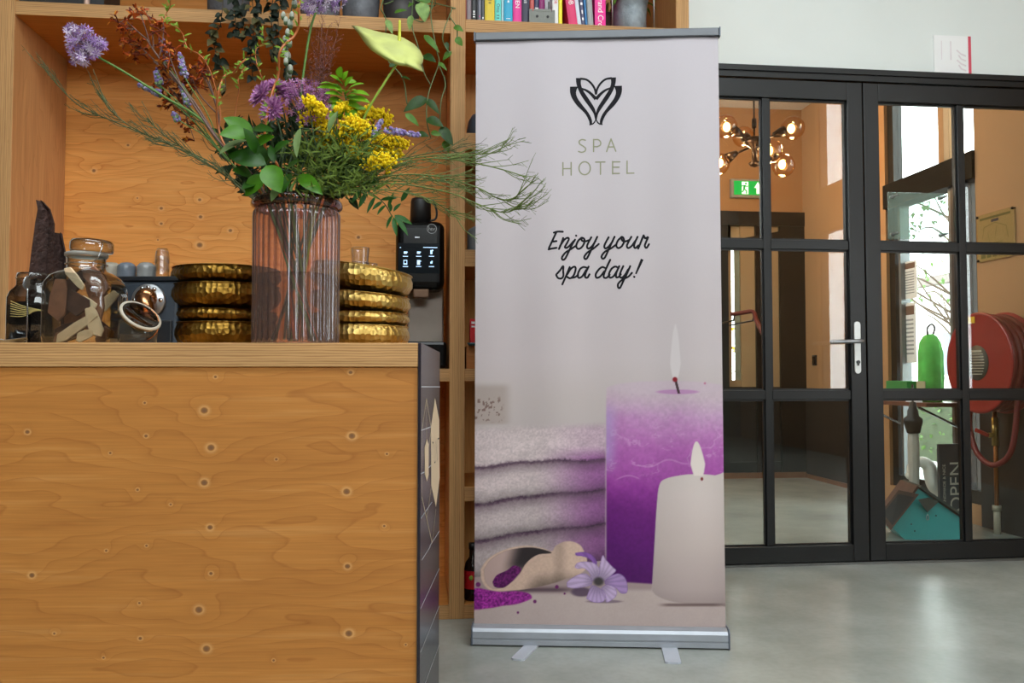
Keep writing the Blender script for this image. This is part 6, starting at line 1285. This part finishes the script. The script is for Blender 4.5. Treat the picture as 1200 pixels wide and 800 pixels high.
def inpoly(poly, rnd):
    xs = [p[0] for p in poly]; ys = [p[1] for p in poly]
    while True:
        x = rnd.uniform(min(xs), max(xs)); y = rnd.uniform(min(ys), max(ys)); c = False; n = len(poly)
        for i in range(n):
            a, b_ = poly[i], poly[(i+1) % n]
            if (a[1] > y) != (b_[1] > y) and x < (b_[0]-a[0])*(y-a[1])/(b_[1]-a[1])+a[0]: c = not c
        if c: return x, y
def star(mb, p, r, rnd, n=6, up=None):
    ax = (Vector((rnd.gauss(0, 1), rnd.gauss(0, 1), rnd.gauss(0, 1)))+(up*2.0 if up else Vector())).normalized(); x = ax.orthogonal().normalized(); y = ax.cross(x)
    for k_ in range(n):
        a = 2*PI*k_/n+rnd.uniform(-.2, .2); d = x*math.cos(a)+y*math.sin(a); s_ = ax.cross(d); t = p+d*r+ax*r*0.25
        mb.add([p, p+d*r*0.55+s_*r*0.16+ax*r*0.1, t, p+d*r*0.55-s_*r*0.16+ax*r*0.1], [(0, 1, 2, 3)])
m_all = [leafm('allium_violet', (176, 140, 206), 0.5, 0.3), leafm('allium_pale', (222, 206, 230), 0.5, 0.3)]
def allium(name, label, poly, tip, path, d):
    o = flower(name, label); stem(o, S(path)+[tip], 0.0036, m_stemg); rnd = random.Random(len(path)*31)
    b0, b1, pd = MB(), MB(), MB()
    for i in range(190):
        x, y = inpoly(poly, rnd); p = at(x, y, d+rnd.uniform(-0.055, 0.055)); star(b0 if i % 2 else b1, p, rnd.uniform(0.009, 0.0135), rnd, 6, (p-tip).normalized())
        if i % 2: pd.tube([tip, p], 0.0005, 3, False)
    b0.build('florets', m_all[0], o); b1.build('florets', m_all[1], o); pd.build('flower_stalks', leafm('violet_stalk', (132, 110, 130)), o)
allium('allium', 'violet allium head on a long green stem leaning far towards the bookcase upright', [(77, 31), (88, 28), (100, 29), (113, 40), (124, 50), (120, 61), (108, 66), (104, 73), (92, 79), (83, 73), (81, 55)], at(106, 62, 1.93), [(275, 185, 1.98), (235, 140, 1.95), (190, 112, 1.94), (145, 84, 1.93)], 1.93)
allium('allium', 'violet allium head cut by the top edge of the picture above the vase', [(352, -20), (364, -34), (390, -36), (404, -18), (403, 6), (396, 15), (386, 12), (372, 14), (360, 16), (352, 4)], at(374, 4, 1.98), [(351, 200, 1.99), (352, 120, 1.98), (358, 70, 1.98), (365, 30, 1.98)], 1.98)
# anthurium
an = flower('anthurium', 'pale green heart-shaped anthurium spathe with a yellow spadix'); at_tip = at(467, 72, 1.94)
stem(an, S([(398, 205, 1.97), (428, 135, 1.95), (450, 98, 1.94)])+[at_tip], 0.0036, pm('lime_stem', (150, 178, 60), 0.45))
out = [(c[0]/6.667+380, c[1]/6.667) for c in [(215,203),(260,205),(330,225),(430,252),(540,272),(620,298),(700,345),(750,400),(774,452),(768,490),(752,508),(760,530),(775,562),(735,548),(690,530),(640,515),(590,510),(540,492),(480,462),(420,425),(370,392),(330,350),(300,310),(268,258)]]
cx_, cy_ = 467, 70; vs = [at_tip]; fs = []; n = len(out); rings = [0.35, 0.7, 1.0]
for q in rings:
    for (x, y) in out:
        u_ = ((x-cx_)**2+(y-cy_)**2)**0.5; dpt = 1.94+0.10*q*(cy_-y)/40.0-0.03*math.sin(q*PI)+0.02*q*q*(1 if x > 480 else 0)
        vs.append(at(cx_+(x-cx_)*q, cy_+(y-cy_)*q, dpt))
for k_ in range(n): fs.append((0, 1+k_, 1+(k_+1) % n))
for j in range(len(rings)-1):
    for k_ in range(n): fs.append((1+j*n+k_, 1+(j+1)*n+k_, 1+(j+1)*n+(k_+1) % n, 1+j*n+(k_+1) % n))
b = MB(); b.add(vs, fs); o = b.build('spathe', leafm('pale_lime_spathe', (212, 218, 134), 0.4, 0.25, 0.16, 25), an, True); md = o.modifiers.new('t', 'SOLIDIFY'); md.thickness = 0.001
b = MB(); b.tube(catmull([at(467, 66, 1.955), at(468, 45, 1.985), at(468.5, 24, 1.99)], 6), [0.0052, 0.0028], 10); b.build('spadix', pm('yellow_green_spadix', (186, 190, 40), 0.5), an, True)
# big glossy leaves
m_sal = [leafm('glossy_leaf', (70, 122, 20), 0.38, 0.12, 0.25), leafm('glossy_leaf_dark', (40, 82, 18), 0.38, 0.12, 0.25), leafm('leaf_underside', (110, 134, 78), 0.5, 0.15, 0.2)]
LV = [((297, 162), (262, 138), 24, 0), ((293, 157), (257, 158), 21, 0), ((290, 164), (257, 181), 15, 2), ((312, 193), (267, 182), 27, 1), ((313, 194), (303, 168), 15, 1), ((312, 194), (329, 226), 27, 0), ((311, 205), (288, 230), 22, 0), ((341, 203), (331, 227), 13, 1), ((350, 205), (378, 228), 17, 0), ((296, 151), (321, 154), 12, 1), ((322, 190), (316, 170), 10, 1), ((300, 180), (285, 150), 18, 1), ((330, 215), (318, 236), 12, 2), ((352, 150), (348, 185), 10, 2), ((385, 155), (396, 130), 9, 2), ((285, 190), (262, 172), 16, 1), ((295, 205), (272, 200), 16, 1), ((300, 215), (283, 222), 14, 1), ((320, 180), (340, 165), 14, 1), ((335, 200), (352, 188), 13, 1), ((300, 170), (322, 160), 14, 0)]
for gi, (rng, lb) in enumerate((((0, 1, 2, 9, 11), 'leafy green branch with broad leaves above the vase rim, upper of two'), ((3, 4, 5, 6, 7, 8, 10, 12, 15, 16, 17, 18, 19, 20), 'leafy green branch with glossy leaves drooping over the vase rim'), ((13, 14), 'grey green leaf sprig among the purple and yellow flowers'))):
    o = flower('leaf_branch', lb, 'branch'); c0 = LV[rng[0]][0]; stem(o, S([(c0[0]+8, c0[1]+25, 1.90), (c0[0], c0[1], 1.87)]), 0.003, m_stemd); tw = MB()
    for i in rng:
        (bx, by), (tx_, ty_), w_, mi = LV[i]; d0 = 1.87+rb_.uniform(-.02, .02); b = MB(); b.leaf(at(bx, by, d0), at(tx_, ty_, d0+rb_.uniform(-0.05, 0.01)), w_*sc(d0), (CF*-1+UP*rb_.uniform(0.2, 0.8)+CR*rb_.uniform(-.4, .4)), 0.12, 0.25, 9, 0.45); b.build('leaf', m_sal[mi], o, True)
        tw.tube([at(c0[0], c0[1], 1.87), at(bx, by, d0)], 0.0014, 5)
    tw.build('twigs', m_stemd, o, True)
# bright green rosette
o = flower('green_foliage_sprig', 'bright yellow-green leafy sprig between purple flowers and pale spathe', 'branch'); stem(o, S([(395, 190, 1.98), (408, 140, 1.96), (404, 108, 1.96)]), 0.0028, m_stemg)
rnd = random.Random(8); mbl = leafm('lime_leaf', (118, 172, 34), 0.4, 0.3, 0.25)
for (bx, by, tx_, ty_, w_) in [(400,92,398,78,7),(402,95,408,83,6),(403,97,418,96,6),(400,98,386,88,6),(399,103,375,98,8),(401,105,371,103,6),(405,108,427,98,7),(405,112,433,112,8),(406,117,434,121,8),(404,120,424,129,7),(402,118,383,120,9),(400,122,378,131,8),(403,125,398,142,8),(405,124,412,146,8),(406,120,429,118,6),(401,110,390,98,6),(404,112,418,106,6),(410,140,418,128,8),(409,145,400,150,9),(408,150,424,148,7),(402,100,392,92,7),(404,104,414,90,7),(403,114,380,110,8),(404,116,420,113,8),(402,122,388,128,8),(405,128,430,128,7),(402,130,384,140,8),(406,132,420,138,8),(403,108,394,106,8)]:
    b = MB(); d0 = 1.95+rnd.uniform(-.04, .02); b.leaf(at(bx, by, 1.96), at(tx_, ty_, d0), 1.35*w_*sc(1.95), (CF*-1+UP*rnd.uniform(0.3, 1.2)+CR*rnd.uniform(-.5, .5)), 0.2, 0.2, 6, 0.5); b.build('leaf', mbl, o, True)
# chrysanthemums
m_ch = [leafm('chrysanthemum_petal', (172, 104, 166), 0.5, 0.25, 0.35), leafm('chrysanthemum_petal_pale', (208, 152, 196), 0.5, 0.25, 0.3)]
def mum(c, r, face, label, px):
    o = flower('chrysanthemum', label); p = at(*c); stem(o, S([(c[0]+12, c[1]+45, c[2]+0.02)])+[p-face*0.01], 0.0025, m_stemd, px); rnd = random.Random(int(c[0])); b0, b1 = MB(), MB(); x = face.orthogonal().normalized(); y = face.cross(x)
    for ring, (cnt, ln, lift) in enumerate(((22, 1.0, 0.05), (18, 0.85, 0.35), (14, 0.62, 0.7), (8, 0.4, 1.2))):
        for k_ in range(cnt):
            a = 2*PI*(k_+rnd.random()*0.6)/cnt; d = (x*math.cos(a)+y*math.sin(a)); t = p+(d+face*lift).normalized()*r*ln*rnd.uniform(0.85, 1.1); (b0 if (k_+ring) % 2 else b1).leaf(p+d*r*0.06, t, r*0.22, face, -0.15, 0.5, 4, 0.6)
    b0.build('petals', m_ch[0], o); b1.build('petals', m_ch[1], o)
F_ = lambda a, b_, c: (CR*a-CF*b_+UP*c).normalized()
mum((306, 110, 1.93), 0.040, F_(-.6, .7, .4), 'purple chrysanthemum head facing the bookcase, largest of the group', 300)
mum((323, 101, 1.96), 0.036, F_(.1, .6, .8), 'purple chrysanthemum head at the top of the group', 320)
mum((319, 127, 1.91), 0.034, F_(-.2, .8, .1), 'pale purple chrysanthemum lowest of the group beside the orange twig', 315)
mum((337, 108, 1.97), 0.034, F_(.3, .7, .5), 'purple chrysanthemum behind the orange twig', 335)
# purple pink cluster
o = flower('pink_flower_cluster', 'mass of small mauve pink star flowers beside the chrysanthemums'); stem(o, S([(360, 190, 1.97), (362, 130, 1.96)]), 0.003, m_stemd); rnd = random.Random(14); b0, b1, pd = MB(), MB(), MB()
for i in range(330):
    x, y = inpoly([(332, 98), (350, 92), (372, 96), (386, 106), (388, 138), (376, 148), (352, 146), (336, 132), (330, 112)], rnd); p = at(x, y, 1.955+rnd.uniform(-.05, .05)); star((b0, b1)[i % 2], p, rnd.uniform(0.006, 0.010), rnd, 5)
    if i % 3 == 0: pd.tube([at(362+rnd.uniform(-6, 6), 150, 1.96), p], 0.0006, 3, False)
b0.build('florets', m_ch[0], o); b1.build('florets', m_ch[1], o); pd.build('flower_stalks', m_stemd, o)
# white catkin-like buds
o = flower('white_bud_spike', 'upright spike of pale white buds behind the orange twig'); stem(o, S([(345, 180, 2.0), (337, 110, 2.0), (336, 50, 2.0), (345, -8, 2.0)]), 0.002, m_stemd); b = MB(); b2 = MB()
for (x, y, s_) in [(345, 4, 6), (344, -6, 6), (332, 18, 5), (335, 24, 5), (342, 18, 5), (340, 28, 6), (337, 38, 5), (334, 46, 5), (339, 50, 6), (333, 60, 5), (337, 66, 7), (335, 72, 5), (340, 81, 6), (339, 88, 5), (336, 56, 4)]:
    p = at(x, y, 2.0+rb_.uniform(-.02, .02)); b.ball(p, s_*0.9*sc(2.0)*0.85, 8, 6, (0.75, 0.75, 1.3)); b2.ball(p-UP*0.006, s_*sc(2.0)*0.70, 7, 5, (0.8, 0.8, 0.9))
b.build('buds', leafm('white_bud', (206, 212, 196), 0.6, 0.2), o, True); b2.build('calyxes', leafm('bud_calyx', (110, 130, 90), 0.6, 0.2), o, True)
# wispy pink grass
o = flower('wispy_grass', 'fine wispy reddish grass rising behind the mauve flowers', 'grass stem'); b = MB(); b2 = MB(); rnd = random.Random(9); stem(o, S([(372, 180, 2.03), (374, 120, 2.04)]), 0.0014, m_stemb)
for i in range(16):
    tx_, ty_ = rnd.uniform(355, 405), rnd.uniform(18, 95); p0 = at(374+rnd.uniform(-4, 4), rnd.uniform(120, 150), 2.04); p1 = at(tx_, ty_, 2.04+rnd.uniform(-.06, .06)); mid = (p0+p1)/2+Vector((rnd.uniform(-.01, .01), 0, 0)); C = catmull([p0, mid, p1], 6); b.tube(C, 0.0006, 4)
    for q in C[3:]:
        for s_ in range(3):
            e = q+Vector((rnd.uniform(-.016, .016), rnd.uniform(-.016, .016), rnd.uniform(0, .018))); b.tube([q, e], 0.0004, 3); b2.ball(e, 0.0013, 4, 3)
b.build('stalks', pm('reddish_stalk', (120, 76, 62), 0.7), o, True); b2.build('seeds', pm('pink_seed', (150, 100, 100), 0.7), o)
# goldenrod
m_gold = leafm('goldenrod_yellow', (255, 226, 26), 0.6, 0.3, 0.12, 90); m_gfol = leafm('goldenrod_leaf', (104, 126, 44), 0.7, 0.3, 0.35); m_gfold = leafm('goldenrod_leaf_dark', (70, 92, 36), 0.7, 0.3, 0.35)
GR = [([(362, 116), (366, 124), (374, 128), (379, 132)], 5, 'goldenrod plume rising beside the mauve flowers, highest of the yellow plumes'), ([(360, 138), (368, 139), (378, 144), (385, 153), (384, 158)], 6, 'goldenrod plume nearest the mauve flowers'), ([(372, 164), (380, 165), (388, 168)], 6, 'small goldenrod tuft lowest beside the fine foliage'), ([(408, 137), (418, 134), (432, 133), (446, 136), (455, 144)], 6, 'goldenrod plume arching under the pale spathe'), ([(404, 152), (410, 148), (418, 146), (430, 152)], 7, 'goldenrod plume in the middle of the yellow mass'), ([(404, 168), (408, 174), (414, 176)], 8, 'bright goldenrod tuft facing the viewer below the yellow mass'), ([(408, 160), (420, 156), (434, 160), (448, 165), (462, 167), (476, 170)], 5, 'goldenrod plume reaching towards the lavender statice'), ([(430, 178), (440, 174), (455, 176), (468, 182)], 5, 'goldenrod plume above the broom twigs'), ([(432, 195), (440, 188), (450, 188), (457, 192)], 7, 'lowest goldenrod plume near the hanging leaf sprig'), ([(396, 128), (404, 124), (412, 130)], 4, 'tiny goldenrod tuft under the lime leaves')]
for gi, (L, wd, lb) in enumerate(GR):
    rnd = random.Random(50+gi); o = flower('goldenrod', lb); d = 1.90+0.04*(gi % 4); P3 = catmull([at(x, y, d+rnd.uniform(-.02, .02)) for x, y in L], 8); ba = L[0]
    st0 = stem(o, S([(385+(ba[0]-385)*0.35, 205, 1.95), (385+(ba[0]-385)*0.75, (ba[1]+205)/2, d)])+P3[::4], 0.0016, m_stemd); b = MB(); br = MB(); fo_ = MB()
    for p in P3:
        for k_ in range(15):
            e = p+Vector((rnd.gauss(0, 1), rnd.gauss(0, 1), rnd.gauss(0, 1)+0.2))*wd*sc(d)*0.58; b.ball(e, rnd.uniform(0.0026, 0.0042), 5, 4)
            if k_ % 3 == 0: br.tube([p-UP*0.01, e], 0.0005, 3, False)
    for k_ in range(150):
        t = rnd.random(); x = 385+(ba[0]-385)*0.75+(rnd.gauss(0, 16)); y = 160+rnd.random()*66+6*rnd.gauss(0, 1); p = at(x, min(y, 232), d+rnd.uniform(-.06, .06)); ln = rnd.uniform(0.018, 0.038); e = p+(CR*rnd.gauss(0.2, 0.7)+CF*rnd.gauss(0, 0.5)+UP*rnd.gauss(0.4, 0.5)).normalized()*ln; fo_.leaf(p, e, ln*0.13, -CF+UP*0.3, 0.2, 0.2, 3)
    b.build('florets', m_gold, o, True); br.build('flower_stalks', m_stemd, o); fo_.build('narrow_leaves', (m_gfol, m_gfold)[gi % 2], o)
# lavender-blue spikes
m_lav = [leafm('lavender_blue', (160, 140, 204), 0.6, 0.25, 0.3, 90), leafm('lavender_pale', (192, 184, 216), 0.6, 0.25, 0.3, 90), leafm('spike_green', (132, 156, 112), 0.6, 0.2, 0.3, 90)]
for i, (x0, y0, x1, y1, wd, lb) in enumerate([(197, 76, 189, 47, 6, 'lavender flower spike highest among the rust kangaroo paws'), (216, 89, 211, 65, 7, 'lavender flower spike with a green base beside the twisted willow'), (187, 99, 183, 82, 7, 'short lavender flower spike above the long allium stem'), (188, 110, 162, 99, 6, 'lavender flower spike lying along the long allium stem'), (220, 122, 212, 99, 6, 'lavender flower spike low among the kangaroo paws'), (208, 140, 203, 133, 5, 'tiny lavender bud tip lowest beside the green stems'), (452, 152, 490, 158, 6, 'lavender statice sprig reaching towards the bookcase middle upright'), (438, 158, 447, 141, 5, 'lavender statice sprig upright behind the goldenrod')]):
    rnd = random.Random(70+i); o = flower('lavender_spike', lb); d = 1.95; A, B_ = at(x0, y0, d), at(x1, y1, d+0.02); base = at(270, 190, 1.97) if x0 < 300 else at(400, 200, 1.95); stem(o, [base, (base+A)/2+UP*0.012, A, B_], 0.0016, m_stemg, 300 if x0 < 300 else 390, 5); bs = [MB(), MB(), MB()]
    for k_ in range(90):
        t = rnd.random(); p = A.lerp(B_, t)+Vector((rnd.gauss(0, 1), rnd.gauss(0, 1), rnd.gauss(0, 1))).normalized()*wd*sc(d)*0.55*(1-0.4*t); w_ = 2 if (rnd.random() < 0.45*(1-t) and i != 6) else rnd.choice((0, 0, 1)); bs[w_].ball(p, rnd.uniform(0.0028, 0.0048), 5, 4)
    for q, m in zip(bs, m_lav):
        if q.v: q.build('florets', m, o, True)
# kangaroo paws
m_kp = [leafm('kangaroo_paw_rust', (196, 84, 24), 0.6, 0.2, 0.4), leafm('kangaroo_paw_dark', (112, 40, 20), 0.6, 0.2, 0.4), leafm('kangaroo_paw_amber', (222, 140, 40), 0.6, 0.2, 0.3)]
def claw(bs, p, d, L, rnd):
    s_ = d.orthogonal().normalized(); mid = p+d*L*0.55+UP*L*0.08; e = p+d*L-UP*L*0.10; bs[rnd.choice((0, 0, 1))].tube(catmull([p, mid, e], 4), [0.0012, 0.0026, 0.0020], 6)
    for k_ in range(5): a = rnd.uniform(0, 6.28); bs[2 if k_ < 1 else rnd.choice((0, 1))].leaf(e-d*0.003, e+(d*0.5+s_*math.cos(a)+d.cross(s_)*math.sin(a)).normalized()*L*0.6, 0.0056, d, 0.2, 0.1, 3)
KP = [('rust kangaroo paw branch reaching highest towards the allium', [(262, 172), (235, 135), (212, 100), (185, 66), (172, 46)], [((172, 46), (158, 34), (146, 23)), ((176, 52), (170, 32), (165, 17)), ((180, 58), (178, 34), (172, 17)), ((186, 68), (190, 52), (192, 32)), ((212, 100), (202, 75), (196, 55))], [(139, 27), (143, 30), (147, 33), (151, 36), (157, 22), (164, 17), (172, 18), (162, 38), (185, 26), (191, 26), (188, 36), (186, 42), (196, 56), (199, 70), (192, 57)]),
      ('rust kangaroo paw branch with a drooping side cluster', [(260, 168), (228, 120), (200, 88), (180, 72)], [((190, 79), (172, 62), (164, 55)), ((200, 88), (197, 75), (206, 62)), ((215, 104), (206, 96), (200, 92))], [(150, 51), (154, 48), (158, 61), (161, 65), (165, 54), (168, 58), (205, 58), (200, 72), (204, 78), (196, 70), (186, 96), (192, 102)]),
      ('rust kangaroo paw branch nearest the twisted willow', [(262, 170), (256, 135), (248, 105), (240, 84)], [((250, 112), (240, 92), (232, 86)), ((256, 135), (235, 112), (224, 90)), ((252, 120), (246, 98), (246, 84))], [(232, 78), (238, 76), (242, 82), (236, 86), (230, 92), (226, 90), (224, 98), (238, 92), (244, 90), (232, 100), (228, 104), (240, 102)]),
      ('rust kangaroo paw branch low beside the broom twigs', [(265, 178), (240, 145), (215, 120), (198, 104)], [((215, 120), (226, 108), (232, 100)), ((225, 130), (208, 112), (196, 100)), ((240, 145), (218, 135), (205, 128))], [(185, 100), (192, 104), (200, 98), (212, 104), (220, 106), (228, 100), (205, 122), (212, 128), (198, 118), (222, 118), (218, 140), (222, 150), (228, 165), (207, 112)])]
for i, (lb, main, brs, fl) in enumerate(KP):
    rnd = random.Random(90+i); o = flower('kangaroo_paw', lb); d = 1.93+0.025*i; stem(o, [at(x, y, d) for x, y in main], 0.0030, m_stemb, 300); b = MB()
    for L in brs: b.tube(catmull([at(x, y, d) for x, y in L], 5), [0.0018, 0.0011], 6)
    bs = [MB(), MB(), MB()]; ends = [at(x, y, d) for L in brs for x, y in L[1:]]+[at(*main[-1], d)]
    for (x, y) in fl:
        p = at(x, y, d+rnd.uniform(-.02, .02)); q = min(ends, key=lambda e: (e-p).length); b.tube([q, p], 0.0009, 4)
        for k_ in range(4): claw(bs, p, (CR*rnd.gauss(-0.5, 0.8)+CF*rnd.gauss(0, 0.5)+UP*rnd.gauss(0.15, 0.5)).normalized(), rnd.uniform(0.014, 0.023), rnd)
    b.build('branchlets', m_stemb, o, True)
    for q, m in zip(bs, m_kp): q.build('claw_flowers', m, o, True)
# twisted willow
m_wl = leafm('willow_leaf', (140, 176, 60), 0.45, 0.3, 0.3)
for i, (lb, L, r) in enumerate([('orange twisted willow twig rising in the middle of the bouquet', [(326, 196), (313, 180), (310, 160), (314, 130), (319, 108), (326, 88), (327, 66), (332, 54), (345, 42), (350, 28), (350, 10), (354, -8)], 0.0036), ('short twisted willow twig ending in a hook beside the dark ivy', [(268, 178), (256, 150), (254, 125), (257, 104), (264, 88), (274, 85), (281, 76), (288, 69)], 0.0030), ('thin twisted willow twig curling up to the picture edge', [(262, 170), (258, 130), (248, 88), (236, 66), (220, 56), (214, 40), (206, 31), (196, 28), (194, 18), (199, 8), (200, -8)], 0.0016), ('small curled willow tip below the dark ivy', [(275, 170), (276, 130), (280, 104), (279, 94), (284, 84), (288, 78)], 0.0015), ('pale willow tip over the dark ivy leaves', [(310, 175), (312, 120), (308, 95), (301, 75), (300, 58), (310, 50), (308, 36)], 0.0013)]):
    rnd = random.Random(30+i); o = flower('twisted_willow', lb, 'twig'); d = 1.92+0.02*i; pts = [at(x, y, d+0.015*math.sin(k_*1.7)) for k_, (x, y) in enumerate(L)]; stem(o, pts, r, m_orange, L[0][0]-20); b = MB(); C = catmull(pts, 5)
    for p in C[10::2]:
        for s_ in range(2):
            e = p+(CR*rnd.gauss(0, 0.7)+CF*rnd.gauss(0, 0.5)+UP*rnd.uniform(0.0, 1.0)).normalized()*rnd.uniform(0.010, 0.022); b.leaf(p, e, 0.0045, -CF, 0.3, 0.2, 4)
    b.build('leaves', m_wl, o)
# broom twigs
m_br = pm('broom_green', (104, 122, 56), 0.6, var=0.3); m_brd = pm('broom_dark', (78, 90, 44), 0.6, var=0.3)
def broom(lb, L, d0, d1, nt, spread, ln, m, seed, r=0.0018):
    rnd = random.Random(seed); o = flower('broom_twig', lb, 'twig'); n = len(L); pts = [at(x, y, d0+(d1-d0)*k_/(n-1)) for k_, (x, y) in enumerate(L)]; stem(o, pts, r, m, L[0][0]); C = catmull(pts, 8); b = MB()
    for k_ in range(int(nt*1.2)):
        i = int(rnd.uniform(0.12, 0.99)*(len(C)-1)); p = C[i]; t = (C[min(i+1, len(C)-1)]-C[max(i-1, 0)]).normalized(); side = (UP*rnd.choice((-1, 1))*rnd.uniform(0.4, 1)+CF*rnd.uniform(-.7, .7))
        l = ln*rnd.uniform(0.4, 1.0); e1 = p+(t+side*spread).normalized()*l*0.5; e2 = e1+(t+side*spread*0.3+UP*rnd.uniform(0, 0.4)).normalized()*l*0.5; b.tube(catmull([p, e1, e2], 3), [0.0012, 0.0006], 4)
        for s_ in range(3): q = e1.lerp(e2, rnd.random()); b.tube([q, q+(t+UP*rnd.uniform(-1, 1)+CF*rnd.uniform(-.6, .6)).normalized()*l*0.25], 0.0005, 3)
    b.build('side_twigs', m, o, True)
broom('broom twig reaching farthest across the banner below its logo', [(392, 222), (440, 200), (500, 186), (550, 190), (590, 199), (618, 208)], 1.95, 1.86, 26, 0.5, 0.09, m_br, 1)
broom('broom twig curving up at the banner edge, highest of the long ones', [(395, 216), (450, 192), (510, 182), (555, 181), (582, 178), (591, 168)], 1.97, 1.95, 24, 0.5, 0.09, m_br, 2)
broom('broom twig ending in an upturned tip over the banner', [(392, 226), (440, 208), (500, 205), (555, 218), (585, 233), (602, 233), (612, 219)], 1.93, 1.82, 28, 0.5, 0.09, m_br, 3)
broom('broom twig drooping lowest across the banner', [(392, 228), (450, 215), (520, 224), (565, 241), (592, 249), (612, 240)], 1.92, 1.80, 28, 0.5, 0.09, m_br, 4)
broom('broom twig spreading over the automatic coffee machine', [(390, 230), (430, 222), (480, 226), (515, 240), (540, 258)], 1.92, 1.85, 26, 0.6, 0.08, m_br, 5)
broom('short broom twig above the automatic coffee machine', [(390, 228), (430, 214), (475, 212), (520, 212), (545, 218)], 1.98, 2.02, 30, 0.6, 0.09, m_br, 6)
broom('broom twig under the goldenrod plumes', [(385, 228), (420, 205), (465, 188), (510, 178), (535, 176)], 2.0, 2.05, 30, 0.7, 0.09, m_brd, 7)
broom('dark broom twig reaching farthest towards the bookcase upright', [(300, 232), (250, 192), (190, 166), (140, 145), (95, 125), (68, 100), (50, 78)], 1.97, 1.95, 22, 0.5, 0.08, m_brd, 8)
broom('dark broom twig with a feathered tip over the back panel', [(300, 233), (255, 200), (205, 172), (160, 152), (130, 130), (119, 112)], 1.95, 1.90, 26, 0.6, 0.07, m_brd, 9)
broom('dark broom twig low at the shoulder of the bouquet', [(298, 234), (262, 204), (225, 180), (192, 158), (172, 138)], 1.93, 1.88, 26, 0.7, 0.07, m_brd, 10)
broom('dark broom twig behind the glossy leaves', [(296, 232), (275, 200), (250, 170), (225, 140), (205, 118)], 2.02, 2.05, 22, 0.6, 0.07, m_brd, 11)
# drooping leaf sprig in front of the coffee machine
o = flower('drooping_leaf_sprig', 'dark green pointed-leaf sprig drooping in front of the automatic coffee machine', 'branch'); d = 1.93; stem(o, S([(400, 226, 1.94), (425, 222, d), (448, 236, d), (460, 254, d)]), 0.0016, m_stemd); mdl = leafm('ruscus_leaf', (52, 104, 44), 0.35, 0.2, 0.25)
for (bx, by, tx_, ty_, w_) in [(460,252,453,268,5),(461,254,465,277,6),(462,253,478,276,7),(462,252,483,263,7),(461,248,470,238,5),(458,248,456,236,5),(452,240,442,252,5),(448,236,436,246,5),(440,230,430,250,5),(455,244,462,225,5),(436,226,452,216,5),(470,236,480,219,6),(430,224,420,244,6),(446,234,466,232,5),(424,222,412,238,6),(432,225,441,210,6)]:
    b = MB(); b.leaf(at(bx, by, d), at(tx_, ty_, d+rb_.uniform(-.03, .02)), w_*sc(d), -CF+UP*rb_.uniform(0, .6)+CR*rb_.uniform(-.5, .5), 0.1, 0.25, 6, 0.45); b.build('leaf', mdl, o, True)
o = flower('dark_foliage_sprig', 'dense dark greenery filling the vase mouth below the flowers', 'branch'); stem(o, S([(330, 205, 1.97), (335, 170, 1.97)]), 0.003, m_stemd); rnd = random.Random(77); mdk = leafm('deep_green_leaf', (40, 62, 30), 0.5, 0.2, 0.3)
b = MB()
for i in range(640):
    x, y = inpoly([(272, 205), (256, 165), (262, 145), (300, 150), (340, 140), (380, 160), (430, 190), (440, 220), (400, 236), (300, 236), (284, 222)], rnd); p = at(x, y, 2.0+rnd.uniform(-.02, .09)); l = rnd.uniform(0.02, 0.05); b.leaf(p, p+(CR*rnd.gauss(0, 1)+CF*rnd.gauss(0, .5)+UP*rnd.gauss(.4, .8)).normalized()*l, l*rnd.uniform(0.12, 0.4), -CF+UP*0.3, 0.2, 0.2, 4)
b.build('foliage', mdk, o)
